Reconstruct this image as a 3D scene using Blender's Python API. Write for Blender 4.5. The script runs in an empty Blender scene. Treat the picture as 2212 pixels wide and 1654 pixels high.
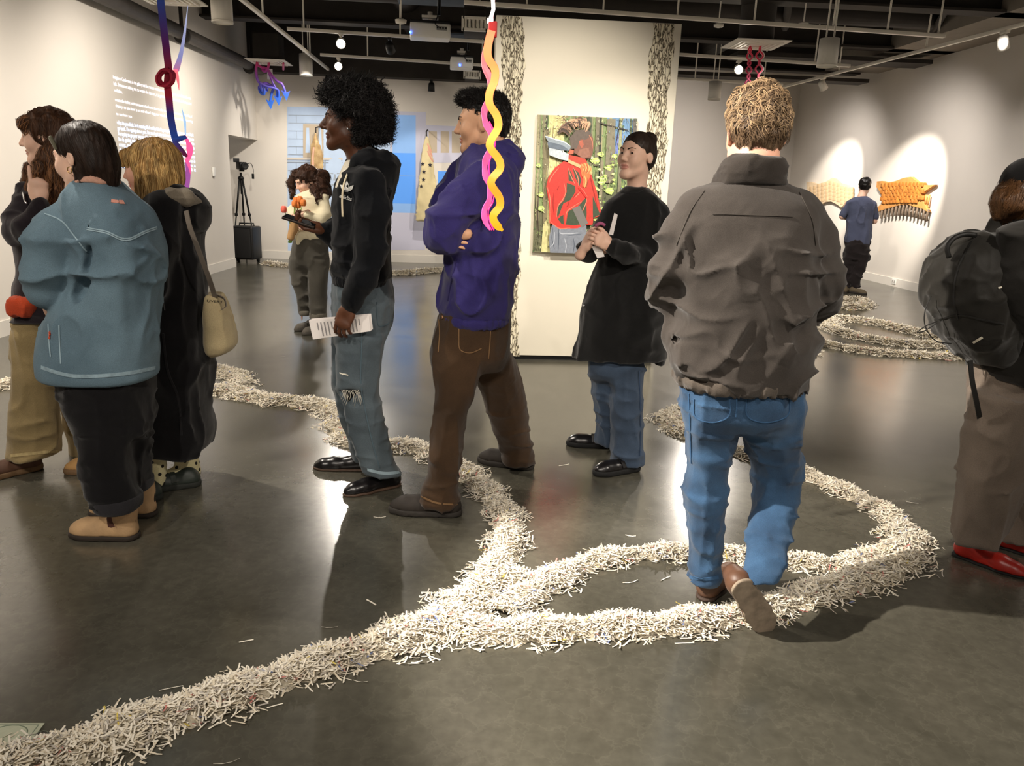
import bpy, bmesh, math, random
import numpy as np
from mathutils import Vector, Matrix
from mathutils.bvhtree import BVHTree

scene = bpy.context.scene
COL = scene.collection
random.seed(7)
RNG = np.random.default_rng(11)

# ------------------------------------------------------------------ camera
IW, IH, FPX = 2212.0, 1654.0, 1640.0
PITCH, ROLL, YAW = math.radians(14.5), math.radians(2.0), math.radians(3.5)
CAMP = np.array([0.0, 0.0, 1.45])
_fw = np.array([math.sin(YAW) * math.cos(PITCH), math.cos(YAW) * math.cos(PITCH), -math.sin(PITCH)])
_rt = np.array([math.cos(YAW), -math.sin(YAW), 0.0])
_up = np.cross(_rt, _fw)
CR = _rt * math.cos(ROLL) + _up * math.sin(ROLL)
CU = _up * math.cos(ROLL) - _rt * math.sin(ROLL)
CM = np.array([CR, CU, _fw])
cam_data = bpy.data.cameras.new('camera')
cam_data.sensor_width = 36.0
cam_data.lens = 36.0 * FPX / IW
cam_data.clip_start = 0.05
cam = bpy.data.objects.new('camera', cam_data)
COL.objects.link(cam)
m4 = Matrix.Identity(4)
for i in range(3):
    m4[i][0], m4[i][1], m4[i][2], m4[i][3] = CR[i], CU[i], -_fw[i], CAMP[i]
cam.matrix_world = m4
scene.camera = cam

# ------------------------------------------------------------------ world, exposure
world = bpy.data.worlds.new('world')
scene.world = world
world.use_nodes = True
world.node_tree.nodes['Background'].inputs[0].default_value = (1.0, 0.96, 0.92, 1)
world.node_tree.nodes['Background'].inputs[1].default_value = 0.15
vs = scene.view_settings
vs.view_transform = 'Standard'
vs.look = 'None'
vs.exposure = 1.25
vs.gamma = 1.0
vs.use_curve_mapping = False

# ------------------------------------------------------------------ track spotlights, with unseen fill spots added for brightness
WARM = (1.0, 0.91, 0.80)
WARM2 = (1.0, 0.92, 0.86)
def spot(loc, target, power, angle=50, blend=0.6, col=WARM, size=0.04):
    d = bpy.data.lights.new('track_or_fill_spot', 'SPOT')
    d.energy = power; d.color = col; d.spot_size = math.radians(angle); d.spot_blend = blend
    d.shadow_soft_size = size
    o = bpy.data.objects.new('track_or_fill_spot', d)
    COL.objects.link(o)
    o.location = loc
    o.rotation_euler = (Vector(target) - Vector(loc)).to_track_quat('-Z', 'Y').to_euler()
    return o
# partition wall wash
spot((0.2, 3.6, 3.13), (0.75, 6.4, 1.5), 150, 52, 0.8)
spot((1.9, 3.6, 3.13), (1.15, 6.4, 0.8), 180, 52, 0.8)
# left wall wash
spot((-2.5, 3.2, 3.13), (-4.2, 3.9, 1.0), 170, 120, 1.0)
spot((-2.5, 5.6, 3.13), (-4.1, 6.5, 1.0), 190, 120, 1.0)
spot((-2.5, 8.2, 3.13), (-4.05, 9.2, 1.2), 85, 125, 1.0)
spot((-2.5, 10.8, 3.13), (-3.95, 11.8, 1.3), 85, 125, 1.0)
spot((-2.5, 13, 3.13), (-3.6, 14.2, 1.3), 60, 100, 1.0)
# back wall: the two flags, and the wall behind the tripod
spot((-1.75, 11.2, 3.13), (-2.65, 14.5, 1.5), 90, 42, 0.6)
spot((-2, 12.75, 3.13), (-1.4, 14.5, 1.3), 42, 100, 1.0)
spot((-0.4, 11.2, 3.13), (-0.9, 14.5, 1.4), 120, 32, 0.5)
spot((0.8, 12.9, 3.13), (0.8, 14.5, 1.2), 50, 100, 1.0)
# right wall pieces and right wall wash
spot((5.75, 13.9, 3.13), (7.35, 15.5, 1.5), 260, 46, 0.6)
spot((5.7, 11.4, 3.13), (7.35, 12.9, 1.35), 300, 48, 0.6)
for y_ in (5.0, 8.4, 11.4, 14.4):
    spot((5.5, y_, 3.15), (7.35, y_ + 0.9, 1.3), 72, 110, 1.0, WARM2)  # unseen general washers, added to brighten the right wall
spot((4.4, 14.6, 3.13), (4.0, 17.8, 1.3), 120, 110, 1.0, WARM2)
# floor and visitors; some are unseen fills added to lift faces and paper
spot((-2.35, 1.95, 3.25), (1.45, 2.2, 0.15), 760, 38, 0.4)
spot((-2.5, 3.6, 3.13), (1.3, 1.7, 0.0), 110, 50, 0.7)
spot((0.1, -0.9, 3.4), (0.9, 2.7, 0.3), 80, 60, 0.8)
spot((-2.3, -0.4, 3.4), (-1.5, 3.2, 0.9), 110, 56, 0.8)
spot((-0.9, -0.7, 3.4), (-0.6, 2.2, 0.0), 110, 64, 0.8)  # unseen spot, added to brighten the near-left floor and trail
spot((2.6, 0.4, 3.4), (0.6, 3.8, 1.2), 150, 56, 0.8)  # unseen front fill, added to lift the face by the partition
spot((-2.5, 6.2, 3.13), (-1.6, 7.6, 0.9), 110, 60, 0.8)
spot((3.8, 11.4, 3.13), (3.2, 7.6, 0.0), 240, 70, 0.7)
spot((-1.7, 10.9, 3.13), (-0.8, 6.6, 0.0), 180, 60, 0.7)
spot((4.2, 4.8, 3.13), (3.6, 6.6, 0.0), 220, 80, 0.8)
spot((0.9, 8.6, 3.13), (0.4, 11.4, 0.0), 200, 110, 1.0)
spot((3.6, 8.9, 3.13), (4.6, 10.8, 0.0), 200, 110, 1.0)
spot((-2.45, 4.5, 3.13), (-0.8, 4.6, 0.0), 170, 64, 0.9)  # unseen spot, added to brighten the paper trail at mid left
spot((4.6, 3.4, 3.13), (2.0, 4.2, 0.0), 120, 50, 0.9)
# the rear half of the gallery, behind the viewer
spot((0.5, -2.2, 3.4), (0.5, -5.0, 1.2), 260, 130, 1.0, WARM2)
spot((4.4, -1.5, 3.4), (7.3, -0.5, 1.2), 260, 130, 1.0, WARM2)

# ------------------------------------------------------------------ pixel rays -> world points on real planes
def _ray(px, py):
    d = np.array([(px - IW / 2) / FPX, -(py - IH / 2) / FPX, 1.0])
    return CM.T @ d
def onz(px, py, z=0.0):
    d = _ray(px, py); return CAMP + d * ((z - CAMP[2]) / d[2])
def ony(px, py, y):
    d = _ray(px, py); return CAMP + d * (y / d[1])
def onx(px, py, x):
    d = _ray(px, py); return CAMP + d * (x / d[0])
def pxm(p):
    """metres per pixel at a world point"""
    return float((CM @ (np.asarray(p, float) - CAMP))[2]) / FPX

# ------------------------------------------------------------------ materials
def lin(c):
    if isinstance(c, str):
        c = c.lstrip('#'); c = [int(c[i:i + 2], 16) / 255 for i in (0, 2, 4)]
        c = [x / 12.92 if x <= 0.04045 else ((x + 0.055) / 1.055) ** 2.4 for x in c]
    return (c[0], c[1], c[2], 1.0)
_MC = {}
def mat(name, col, rough=0.6, var=0.0, vscale=8.0, bump=0.0, bscale=150.0, metal=0.0, spec=0.4, emit=0.0,
        ecol=None, stretch=(1, 1, 1), sheen=0.0, trans=0.0, alpha=1.0, sss=0.0, col2=None, detail=4.0, bdist=0.004, coat=0.0):
    if name in _MC: return _MC[name]
    m = bpy.data.materials.new(name); m.use_nodes = True
    nt = m.node_tree; N = nt.nodes; L = nt.links
    b = N['Principled BSDF']
    c = lin(col)
    b.inputs['Base Color'].default_value = c
    b.inputs['Roughness'].default_value = rough
    b.inputs['Metallic'].default_value = metal
    b.inputs['Specular IOR Level'].default_value = spec
    b.inputs['Sheen Weight'].default_value = sheen
    b.inputs['Transmission Weight'].default_value = trans
    b.inputs['Coat Weight'].default_value = coat
    b.inputs['Alpha'].default_value = alpha
    if sss:
        b.inputs['Subsurface Weight'].default_value = sss
        b.inputs['Subsurface Radius'].default_value = (0.012, 0.005, 0.003)
        b.inputs['Subsurface Scale'].default_value = 0.5
    if emit:
        b.inputs['Emission Color'].default_value = lin(ecol) if ecol else c
        b.inputs['Emission Strength'].default_value = emit
    if var or bump:
        tc = N.new('ShaderNodeTexCoord'); mp = N.new('ShaderNodeMapping')
        mp.inputs['Scale'].default_value = stretch
        L.new(tc.outputs['Object'], mp.inputs['Vector'])
    if var:
        n = N.new('ShaderNodeTexNoise'); n.inputs['Scale'].default_value = vscale; n.inputs['Detail'].default_value = detail
        L.new(mp.outputs[0], n.inputs['Vector'])
        r = N.new('ShaderNodeValToRGB')
        r.color_ramp.elements[0].position = 0.3; r.color_ramp.elements[1].position = 0.7
        c2 = lin(col2) if col2 else tuple(min(1, x * (1 + var)) for x in c[:3]) + (1,)
        c1 = c if col2 else tuple(x * (1 - var) for x in c[:3]) + (1,)
        r.color_ramp.elements[0].color = c1; r.color_ramp.elements[1].color = c2
        L.new(n.outputs['Fac'], r.inputs[0]); L.new(r.outputs[0], b.inputs['Base Color'])
    if bump:
        n2 = N.new('ShaderNodeTexNoise'); n2.inputs['Scale'].default_value = bscale; n2.inputs['Detail'].default_value = 3
        L.new(mp.outputs[0], n2.inputs['Vector'])
        bp = N.new('ShaderNodeBump'); bp.inputs['Strength'].default_value = bump; bp.inputs['Distance'].default_value = bdist
        L.new(n2.outputs['Fac'], bp.inputs['Height']); L.new(bp.outputs[0], b.inputs['Normal'])
    _MC[name] = m
    return m

def wall_paint(name, col):
    return mat(name, col, rough=0.85, var=0.02, vscale=1.5, bump=0.08, bscale=220, spec=0.2, bdist=0.001)

def concrete():
    m = bpy.data.materials.new('polished_concrete'); m.use_nodes = True
    nt = m.node_tree; N = nt.nodes; L = nt.links; b = N['Principled BSDF']
    tc = N.new('ShaderNodeTexCoord')
    n1 = N.new('ShaderNodeTexNoise'); n1.inputs['Scale'].default_value = 0.9; n1.inputs['Detail'].default_value = 7; n1.inputs['Roughness'].default_value = 0.62
    n1.inputs['Distortion'].default_value = 0.6
    n2 = N.new('ShaderNodeTexNoise'); n2.inputs['Scale'].default_value = 26; n2.inputs['Detail'].default_value = 6
    vo = N.new('ShaderNodeTexVoronoi'); vo.feature = 'DISTANCE_TO_EDGE'; vo.inputs['Scale'].default_value = 9
    L.new(tc.outputs['Object'], n1.inputs['Vector']); L.new(tc.outputs['Object'], n2.inputs['Vector'])
    dv = N.new('ShaderNodeVectorMath'); dv.operation = 'MULTIPLY_ADD'
    L.new(n2.outputs['Color'], dv.inputs[0]); dv.inputs[1].default_value = (0.12, 0.12, 0.12)
    L.new(tc.outputs['Object'], dv.inputs[2]); L.new(dv.outputs[0], vo.inputs['Vector'])
    r1 = N.new('ShaderNodeValToRGB'); e = r1.color_ramp.elements
    e[0].position = 0.32; e[0].color = lin('#45433a'); e[1].position = 0.72; e[1].color = lin('#625f54')
    L.new(n1.outputs['Fac'], r1.inputs[0])
    mx = N.new('ShaderNodeMix'); mx.data_type = 'RGBA'; mx.blend_type = 'MULTIPLY'; mx.inputs[0].default_value = 0.55
    r2 = N.new('ShaderNodeValToRGB'); r2.color_ramp.elements[0].position = 0.3; r2.color_ramp.elements[0].color = (0.6, 0.6, 0.58, 1); r2.color_ramp.elements[1].position = 0.7
    L.new(n2.outputs['Fac'], r2.inputs[0]); L.new(r1.outputs[0], mx.inputs[6]); L.new(r2.outputs[0], mx.inputs[7])
    mx2 = N.new('ShaderNodeMix'); mx2.data_type = 'RGBA'; mx2.inputs[0].default_value = 0.0
    r3 = N.new('ShaderNodeValToRGB'); r3.color_ramp.elements[0].position = 0.0; r3.color_ramp.elements[0].color = (0.06, 0.06, 0.06, 1); r3.color_ramp.elements[1].position = 0.05; r3.color_ramp.elements[1].color = (0, 0, 0, 1)
    L.new(vo.outputs['Distance'], r3.inputs[0]); L.new(r3.outputs[0], mx2.inputs[0])
    L.new(mx.outputs[2], mx2.inputs[6]); mx2.inputs[7].default_value = lin('#8d897a')
    L.new(mx2.outputs[2], b.inputs['Base Color'])
    r4 = N.new('ShaderNodeValToRGB'); r4.color_ramp.elements[0].color = (0.12, 0.12, 0.12, 1); r4.color_ramp.elements[1].color = (0.30, 0.30, 0.30, 1)
    L.new(n1.outputs['Fac'], r4.inputs[0]); L.new(r4.outputs[0], b.inputs['Roughness'])
    b.inputs['Specular IOR Level'].default_value = 0.5
    b.inputs['IOR'].default_value = 1.75
    bp = N.new('ShaderNodeBump'); bp.inputs['Strength'].default_value = 0.05; bp.inputs['Distance'].default_value = 0.002
    L.new(n2.outputs['Fac'], bp.inputs['Height']); L.new(bp.outputs[0], b.inputs['Normal'])
    return m

# ------------------------------------------------------------------ object helpers
def tag(o, label=None, cat=None, group=None, kind=None):
    if label: o['label'] = label
    if cat: o['category'] = cat
    if group: o['group'] = group
    if kind: o['kind'] = kind
    return o
def empty(name, loc, label, cat, group=None):
    o = bpy.data.objects.new(name, None); COL.objects.link(o); o.location = tuple(loc)
    o.empty_display_size = 0.1
    return tag(o, label, cat, group)
def link_mesh(name, me, mats, parent=None, loc=None):
    o = bpy.data.objects.new(name, me); COL.objects.link(o)
    if not isinstance(mats, (list, tuple)): mats = [mats]
    if not me.materials:
        for m in mats: me.materials.append(m)
    if parent is not None: o.parent = parent
    if loc is not None: o.location = tuple(loc)
    return o
class MB:
    """collects shapes for ONE mesh; coordinates are world, origin is subtracted at build"""
    def __init__(s): s.v = []; s.f = []; s.mi = []; s.sm = []
    def add(s, vs, fs, mi=0, smooth=False):
        o = len(s.v); s.v += [tuple(map(float, p)) for p in vs]
        s.f += [tuple(o + i for i in f) for f in fs]; s.mi += [mi] * len(fs); s.sm += [smooth] * len(fs); return s
    def box(s, c, d, R=None, mi=0):
        c = np.asarray(c, float); d = np.asarray(d, float) / 2
        P = np.array([(x, y, z) for x in (-1, 1) for y in (-1, 1) for z in (-1, 1)]) * d
        if R is not None: P = P @ np.asarray(R).T
        return s.add(P + c, [(0, 1, 3, 2), (4, 6, 7, 5), (0, 4, 5, 1), (2, 3, 7, 6), (0, 2, 6, 4), (1, 5, 7, 3)], mi)
    def bevbox(s, c, d, bv=0.01, R=None, mi=0):
        bm = bmesh.new(); bmesh.ops.create_cube(bm, size=1)
        for v in bm.verts: v.co = Vector((v.co.x * d[0], v.co.y * d[1], v.co.z * d[2]))
        bmesh.ops.bevel(bm, geom=bm.edges[:], offset=bv, segments=2, affect='EDGES', profile=0.6)
        P = np.array([v.co[:] for v in bm.verts])
        if R is not None: P = P @ np.asarray(R).T
        s.add(P + np.asarray(c, float), [[v.index for v in f.verts] for f in bm.faces], mi, True); bm.free(); return s
    def tube(s, pts, r, n=8, mi=0, cap=True, smooth=True):
        pts = [np.asarray(p, float) for p in pts]; k = len(pts)
        rs = np.interp(np.linspace(0, 1, k), np.linspace(0, 1, len(r)), r) if isinstance(r, (list, tuple, np.ndarray)) else [r] * k
        vs = []; up = None
        for i, p in enumerate(pts):
            t = pts[min(i + 1, k - 1)] - pts[max(i - 1, 0)]; t = t / (np.linalg.norm(t) + 1e-12)
            if up is None:
                up = np.array([0, 0, 1.0]) if abs(t[2]) < 0.9 else np.array([1.0, 0, 0])
            u = np.cross(t, up); u /= np.linalg.norm(u) + 1e-12; w = np.cross(u, t); up = w
            for j in range(n):
                a = 2 * math.pi * j / n
                vs.append(p + rs[i] * (math.cos(a) * u + math.sin(a) * w))
        fs = [(i * n + j, i * n + (j + 1) % n, (i + 1) * n + (j + 1) % n, (i + 1) * n + j) for i in range(k - 1) for j in range(n)]
        if cap: fs += [tuple(range(n))[::-1], tuple((k - 1) * n + j for j in range(n))]
        return s.add(vs, fs, mi, smooth)
    def lathe(s, c, prof, n=24, axis=(0, 0, 1), mi=0, smooth=True):
        q = Vector((0, 0, 1)).rotation_difference(Vector(axis)).to_matrix()
        vs = []
        for r, z in prof:
            for j in range(n):
                a = 2 * math.pi * j / n
                vs.append(np.array(q @ Vector((r * math.cos(a), r * math.sin(a), z))) + np.asarray(c, float))
        k = len(prof)
        fs = [(i * n + j, i * n + (j + 1) % n, (i + 1) * n + (j + 1) % n, (i + 1) * n + j) for i in range(k - 1) for j in range(n)]
        fs += [tuple(range(n))[::-1], tuple((k - 1) * n + j for j in range(n))]
        return s.add(vs, fs, mi, smooth)
    def prism(s, poly, off, mi=0):
        """polygon (list of 3D points) extruded by vector off"""
        P = [np.asarray(p, float) for p in poly]; n = len(P); off = np.asarray(off, float)
        vs = P + [p + off for p in P]
        fs = [tuple(range(n))[::-1], tuple(range(n, 2 * n))] + [(i, (i + 1) % n, n + (i + 1) % n, n + i) for i in range(n)]
        return s.add(vs, fs, mi)
    def ribbon(s, pts, w, wd, th, mi=0, smooth=False):
        """flat band along pts; wd = width direction vectors, th = thickness"""
        pts = [np.asarray(p, float) for p in pts]; k = len(pts); vs = []
        for i, p in enumerate(pts):
            t = pts[min(i + 1, k - 1)] - pts[max(i - 1, 0)]; t /= np.linalg.norm(t) + 1e-12
            a = np.asarray(wd[i] if isinstance(wd, list) else wd, float); a = a - t * (a @ t); a /= np.linalg.norm(a) + 1e-12
            nn = np.cross(t, a); ww = (w[i] if isinstance(w, (list, np.ndarray)) else w) / 2
            vs += [p - a * ww - nn * th / 2, p + a * ww - nn * th / 2, p + a * ww + nn * th / 2, p - a * ww + nn * th / 2]
        fs = [(i * 4 + j, i * 4 + (j + 1) % 4, (i + 1) * 4 + (j + 1) % 4, (i + 1) * 4 + j) for i in range(k - 1) for j in range(4)]
        fs += [(3, 2, 1, 0), tuple((k - 1) * 4 + j for j in range(4))]
        return s.add(vs, fs, mi, smooth)
    def build(s, name, mats, parent=None, origin=(0, 0, 0)):
        """origin: world origin of the object (or of its root when parented)"""
        me = bpy.data.meshes.new(name)
        o3 = np.asarray(origin, float)
        me.from_pydata([tuple(np.asarray(p) - o3) for p in s.v], [], s.f)
        if any(s.mi): me.polygons.foreach_set('material_index', s.mi)
        me.polygons.foreach_set('use_smooth', s.sm)
        bm = bmesh.new(); bm.from_mesh(me); bmesh.ops.recalc_face_normals(bm, faces=bm.faces[:]); bm.to_mesh(me); bm.free()
        me.update()
        o = link_mesh(name, me, mats, parent)
        if parent is None: o.location = tuple(o3)
        return o
def rotz(a):
    c, s = math.cos(a), math.sin(a); return np.array([[c, -s, 0], [s, c, 0], [0, 0, 1]])
def frame(y, up=(0, 0, 1)):
    """matrix whose columns are local x, y(=given dir), z"""
    y = np.asarray(y, float); y = y / np.linalg.norm(y); up = np.asarray(up, float)
    x = np.cross(y, up); x /= np.linalg.norm(x); z = np.cross(x, y)
    return np.array([x, y, z]).T
def spline(P, n):
    """Catmull-Rom through points, n samples"""
    P = np.asarray(P, float); k = len(P)
    if k == 2: return np.array([P[0] + (P[1] - P[0]) * t for t in np.linspace(0, 1, n)])
    Q = np.vstack([2 * P[0] - P[1], P, 2 * P[-1] - P[-2]])
    out = []
    for t in np.linspace(0, k - 1 - 1e-9, n):
        i = int(t); u = t - i; a, b, c, d = Q[i:i + 4]
        out.append(0.5 * ((2 * b) + (c - a) * u + (2 * a - 5 * b + 4 * c - d) * u * u + (3 * b - a - 3 * c + d) * u ** 3))
    return np.array(out)

M_WHITE = mat('white_painted_metal', '#e9e4d8', 0.45, var=0.03, vscale=6)
M_BLACK = mat('black_painted_metal', '#101010', 0.5, var=0.2, vscale=9)
M_DARKC = mat('dark_ceiling_paint', '#211d1a', 0.9, var=0.25, vscale=3, bump=0.2, bscale=40)
M_DARK2 = mat('dark_steel_paint', '#2f2a25', 0.75, var=0.2, vscale=4)
M_PLAST = mat('white_plastic', '#ecebe6', 0.35, var=0.02, vscale=5)
M_BPLAST = mat('black_plastic', '#0d0d0e', 0.45, var=0.2, vscale=12)

# ------------------------------------------------------------------ the room
WALL = wall_paint('gallery_wall_paint', '#dcd6cd')
TRIMP = mat('baseboard_paint', '#e2ddd4', 0.55, var=0.02, vscale=3)
def structure(o): o['kind'] = 'structure'; return o
ZC = 4.5
YB, YR, XR, XMID = 14.5, 17.8, 7.35, 2.2
def xl(y): return -4.15 + (y - 6.87) * 0.0408
structure(MB().box((1.8, 7, -0.05), (14, 24, 0.1)).build('floor', concrete()))
structure(MB().box((1.8, 7, ZC + 0.05), (14, 24, 0.1)).build('ceiling', M_DARKC))
# left wall (very slightly splayed) with a door opening at its far end
def lw(y0, y1, z0, z1):
    return MB().prism([(xl(y0), y0, z0), (xl(y1), y1, z0), (xl(y1), y1, z1), (xl(y0), y0, z1)], (-0.25, 0, 0))
b = lw(-5, 13.0, 0, ZC)
t = lw(13.0, 14.6, 2.1, ZC); b.add(t.v, t.f)
structure(b.build('wall_left', WALL))
structure(MB().box((-4.9, 13.75, 1.05), (0.1, 1.7, 2.1)).box((-4.5, 13.0 - 0.05, 1.05), (0.9, 0.1, 2.1)).build('wall_alcove', WALL))
structure(MB().prism([(xl(-5), -5, 0), (xl(12.98), 12.98, 0), (xl(12.98), 12.98, 0.14), (xl(-5), -5, 0.14)], (0.018, 0, 0)).build('baseboard_left', TRIMP))
structure(MB().box(((-5 + XMID) / 2, YB + 0.1, ZC / 2), (XMID + 5, 0.2, ZC)).build('wall_back', WALL))
structure(MB().box(((-3.85 + XMID) / 2, YB - 0.01, 0.07), (XMID + 3.85, 0.02, 0.14)).build('baseboard_back', TRIMP))
structure(MB().box((XMID + 0.1, (YB + YR) / 2, ZC / 2), (0.2, YR - YB, ZC)).build('wall_return', WALL))
structure(MB().box(((XMID + XR) / 2, YR + 0.1, ZC / 2), (XR - XMID + 0.4, 0.2, ZC)).build('wall_far_right', WALL))
structure(MB().box((XR + 0.1, 7, ZC / 2), (0.2, 24, ZC)).build('wall_right', WALL))
structure(MB().box((XR - 0.01, 7, 0.07), (0.02, 23.6, 0.14)).build('baseboard_right', TRIMP))
structure(MB().box((1.8, -5.1, ZC / 2), (14, 0.2, ZC)).build('wall_rear', WALL))
# free-standing partition
PY = 6.4
structure(MB().bevbox((0.9, PY + 0.16, 1.385), (1.46, 0.32, 2.69), 0.006).build('wall_partition', wall_paint('partition_paint', '#ece5d2')))
structure(MB().box((0.9, PY + 0.17, 0.02), (1.42, 0.28, 0.04)).build('baseboard_partition', M_BLACK))
# upper bulkheads of the walls
structure(MB().box((-0.9, 14.36, 3.86), (6.0, 0.28, 1.28)).build('wall_bulkhead_back', M_DARK2))
structure(MB().box((6.85, 10.6, 4.08), (1.0, 7.6, 0.84)).build('wall_bulkhead_right', mat('bulkhead_paint', '#8d857a', 0.85, var=0.05)))

# ceiling steel: beams, joists, ducts are children of the ceiling
ceil = bpy.data.objects['ceiling']
def cpart(name, mb, m):
    return mb.build(name, m, ceil)
for y, z, h, d in ((6.6, 4.05, 0.5, 0.22), (9.7, 3.95, 0.55, 0.26), (12.2, 3.95, 0.55, 0.26), (15.2, 4.0, 0.5, 0.26)):
    b = MB().box((1.8, y, z), (12.4, 0.02, h)).box((1.8, y, z - h / 2), (12.4, d, 0.03)).box((1.8, y, z + h / 2), (12.4, d, 0.03))
    cpart('steel_beam', b, M_DARK2)
for i, x in enumerate(np.arange(-3.4, 7.3, 0.75)):
    cpart('ceiling_joist', MB().box((x, 9, 4.33), (0.07, 17, 0.26)), M_DARKC)
for x, r, z in ((-1.0, 0.2, 4.05), (4.4, 0.24, 4.15)):
    cpart('air_duct', MB().tube([(x, 4.5, z), (x, 16.5, z)], r, 20), M_DARK2)
cpart('air_duct', MB().tube([(-3.4, 11.0, 3.9), (7.0, 11.0, 3.9)], 0.17, 20), M_DARK2)
cpart('cross_duct', MB().bevbox((1.0, 8.2, 4.1), (7.0, 0.5, 0.4), 0.02), M_DARKC)
cpart('ceiling_plank', MB().box((5.6, 12.6, 3.55), (3.1, 0.5, 0.06)), M_DARK2)
cpart('ceiling_plank', MB().box((4.8, 14.4, 3.5), (4.6, 0.4, 0.06)), M_DARK2)
for x in (3.2, 5.3):
    cpart('ceiling_brace', MB().tube([(x, 8.2, 4.4), (x + 1.1, 11.2, 3.7)], 0.05, 6), M_DARK2)
for k, (x, y) in enumerate(((-2.2, 9.3), (-0.6, 9.3), (0.8, 9.5), (2.4, 8.9), (4.0, 8.9), (3.3, 12.5), (5.4, 10.4))):
    cpart('conduit', MB().tube([(x, y, 4.4), (x, y + 4.5, 4.4 - 0.1), (x + 0.3, y + 5.5, 4.2)], 0.018, 6), M_DARK2)
# the dark sprinkler main along the left wall with its hangers
pipe = MB().tube([(xl(-4) + 0.2, -4, 3.2), (xl(14.2) + 0.2, 14.2, 3.24)], 0.085, 16)
po = tag(pipe.build('wall_pipe', mat('dark_pipe_paint', '#4a443d', 0.6, var=0.15)), 'thick dark grey pipe running along the top of the left wall', 'pipe')
for y in (4.0, 8.4, 10.9, 13.6):
    MB().tube([(xl(y) + 0.2, y, 3.2), (xl(y) + 0.2, y, 3.95)], 0.025, 8).lathe((xl(y) + 0.2, y, 3.2), [(0.1, -0.03), (0.1, 0.03)], 16, (0.0408, 1, 0)).build('pipe_hanger', M_DARK2, po)

# ------------------------------------------------------------------ light tracks
TRK = mat('white_track', '#e6e0d2', 0.4, var=0.02)
def track(p0, p1, label, rods, w=0.045):
    p0 = np.array(p0, float); p1 = np.array(p1, float)
    root = empty('light_track', (p0 + p1) / 2, label, 'light track', 'white light tracks')
    d = (p1 - p0); L = np.linalg.norm(d); R = frame(d)
    MB().bevbox((p0 + p1) / 2, (w, L, w * 0.9), 0.004, R).build('rail', TRK, root, (p0 + p1) / 2)
    for t in rods:
        q = p0 + d * t
        MB().tube([q, (q[0], q[1], ZC)], 0.011, 6).build('hanger_rod', TRK, root, (p0 + p1) / 2)
    return root
track((-2.5, -1, 3.3), (-2.5, 14.2, 3.3), 'long diagonal white light track receding along the left wall', (0.1, 0.3, 0.5, 0.72, 0.9))
track((6.21, 3, 3.3), (5.4, 14.4, 3.3), 'long white light track receding along the right wall', (0.1, 0.4, 0.62, 0.8))
track((-2.38, 10.65, 3.3), (0.2, 10.93, 3.3), 'nearer white light track left of the partition, above the afro', (0.08, 0.55))
track((-2.34, 12.63, 3.3), (1.2, 13.1, 3.3), 'farther white light track left of the partition', (0.2, 0.7))
track((-0.11, 8.72, 3.3), (5.43, 9.23, 3.3), 'white light track passing above the partition top', (0.03, 0.12, 0.27, 0.42, 0.58, 0.75, 0.87, 0.985))
track((1.5, 11.05, 3.3), (5.43, 11.49, 3.3), 'middle white light track right of the partition', (0.6, 0.86))
track((1.8, 13.3, 3.3), (5.32, 13.67, 3.3), 'farthest white light track right of the partition', (0.55, 0.9))

M_BULB = mat('lit_lamp_lens', '#fff6e6', 0.3, emit=60, ecol=(1.0, 0.86, 0.68))
def head(p, aim, label, m, lit=False, z=3.3):
    p = np.array(p, float); root = empty('spotlight', p, label, 'spotlight', 'track spotlights')
    a = np.asarray(aim, float) - p; a = a / np.linalg.norm(a)
    c = p + np.array([0, 0, -0.13])
    MB().bevbox(p + (0, 0, -0.035), (0.05, 0.11, 0.03), 0.005).tube([p + (0, 0, -0.04), c], 0.012, 8).build('mount', m, root, p)
    MB().lathe(c - a * 0.07, [(0.03, 0), (0.052, 0.02), (0.055, 0.06), (0.062, 0.15), (0.056, 0.15), (0.05, 0.125)], 20, a).build('lamp_can', m, root, p)
    MB().lathe(c - a * 0.07, [(0.054, 0.132), (0.03, 0.139)], 20, a).build('lens', M_BULB if lit else M_BPLAST, root, p)
    if p[1] > 14.1: MB().bevbox((p[0], (p[1] + YB) / 2, p[2] - .03), (.03, YB - p[1], .03), .004).build('wall_arm', m, root, p)
    return root
def on_track(px, py, z=3.3): q = onz(px, py, z); return q
head(onz(736, 68, 3.3), (-0.8, 4, 0.6), 'glowing spotlight on the nearer left track', M_WHITE, True)
head(onz(731, 122, 3.3), (-1.2, 4, 0.6), 'glowing spotlight on the farther left track', M_WHITE, True)
head(onz(1597, 127, 3.3), (2.2, 4, 0.6), 'glowing spotlight hanging right of the partition', M_WHITE, True)
head(onz(842, 78, 3.3), (-0.6, 14.5, 1.2), 'black spotlight beside the nearer projector', M_BLACK)
head(onz(709, 152, 3.3), (-3, 14.5, 1.5), 'black spotlight just above the afro', M_BLACK)
head(ony(932, 170, 14.2), (-0.8, 14.5, 1.0), 'black spotlight alone on the back wall', M_BLACK)
head(onz(2172, 62, 3.3), (7.3, 10, 1.2), 'white unlit spotlight at the right end of the right track', M_WHITE)
head(onz(1779, 164, 3.3), (7.3, 13.4, 1.2), 'white unlit spotlight midway on the right track', M_WHITE)

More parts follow.
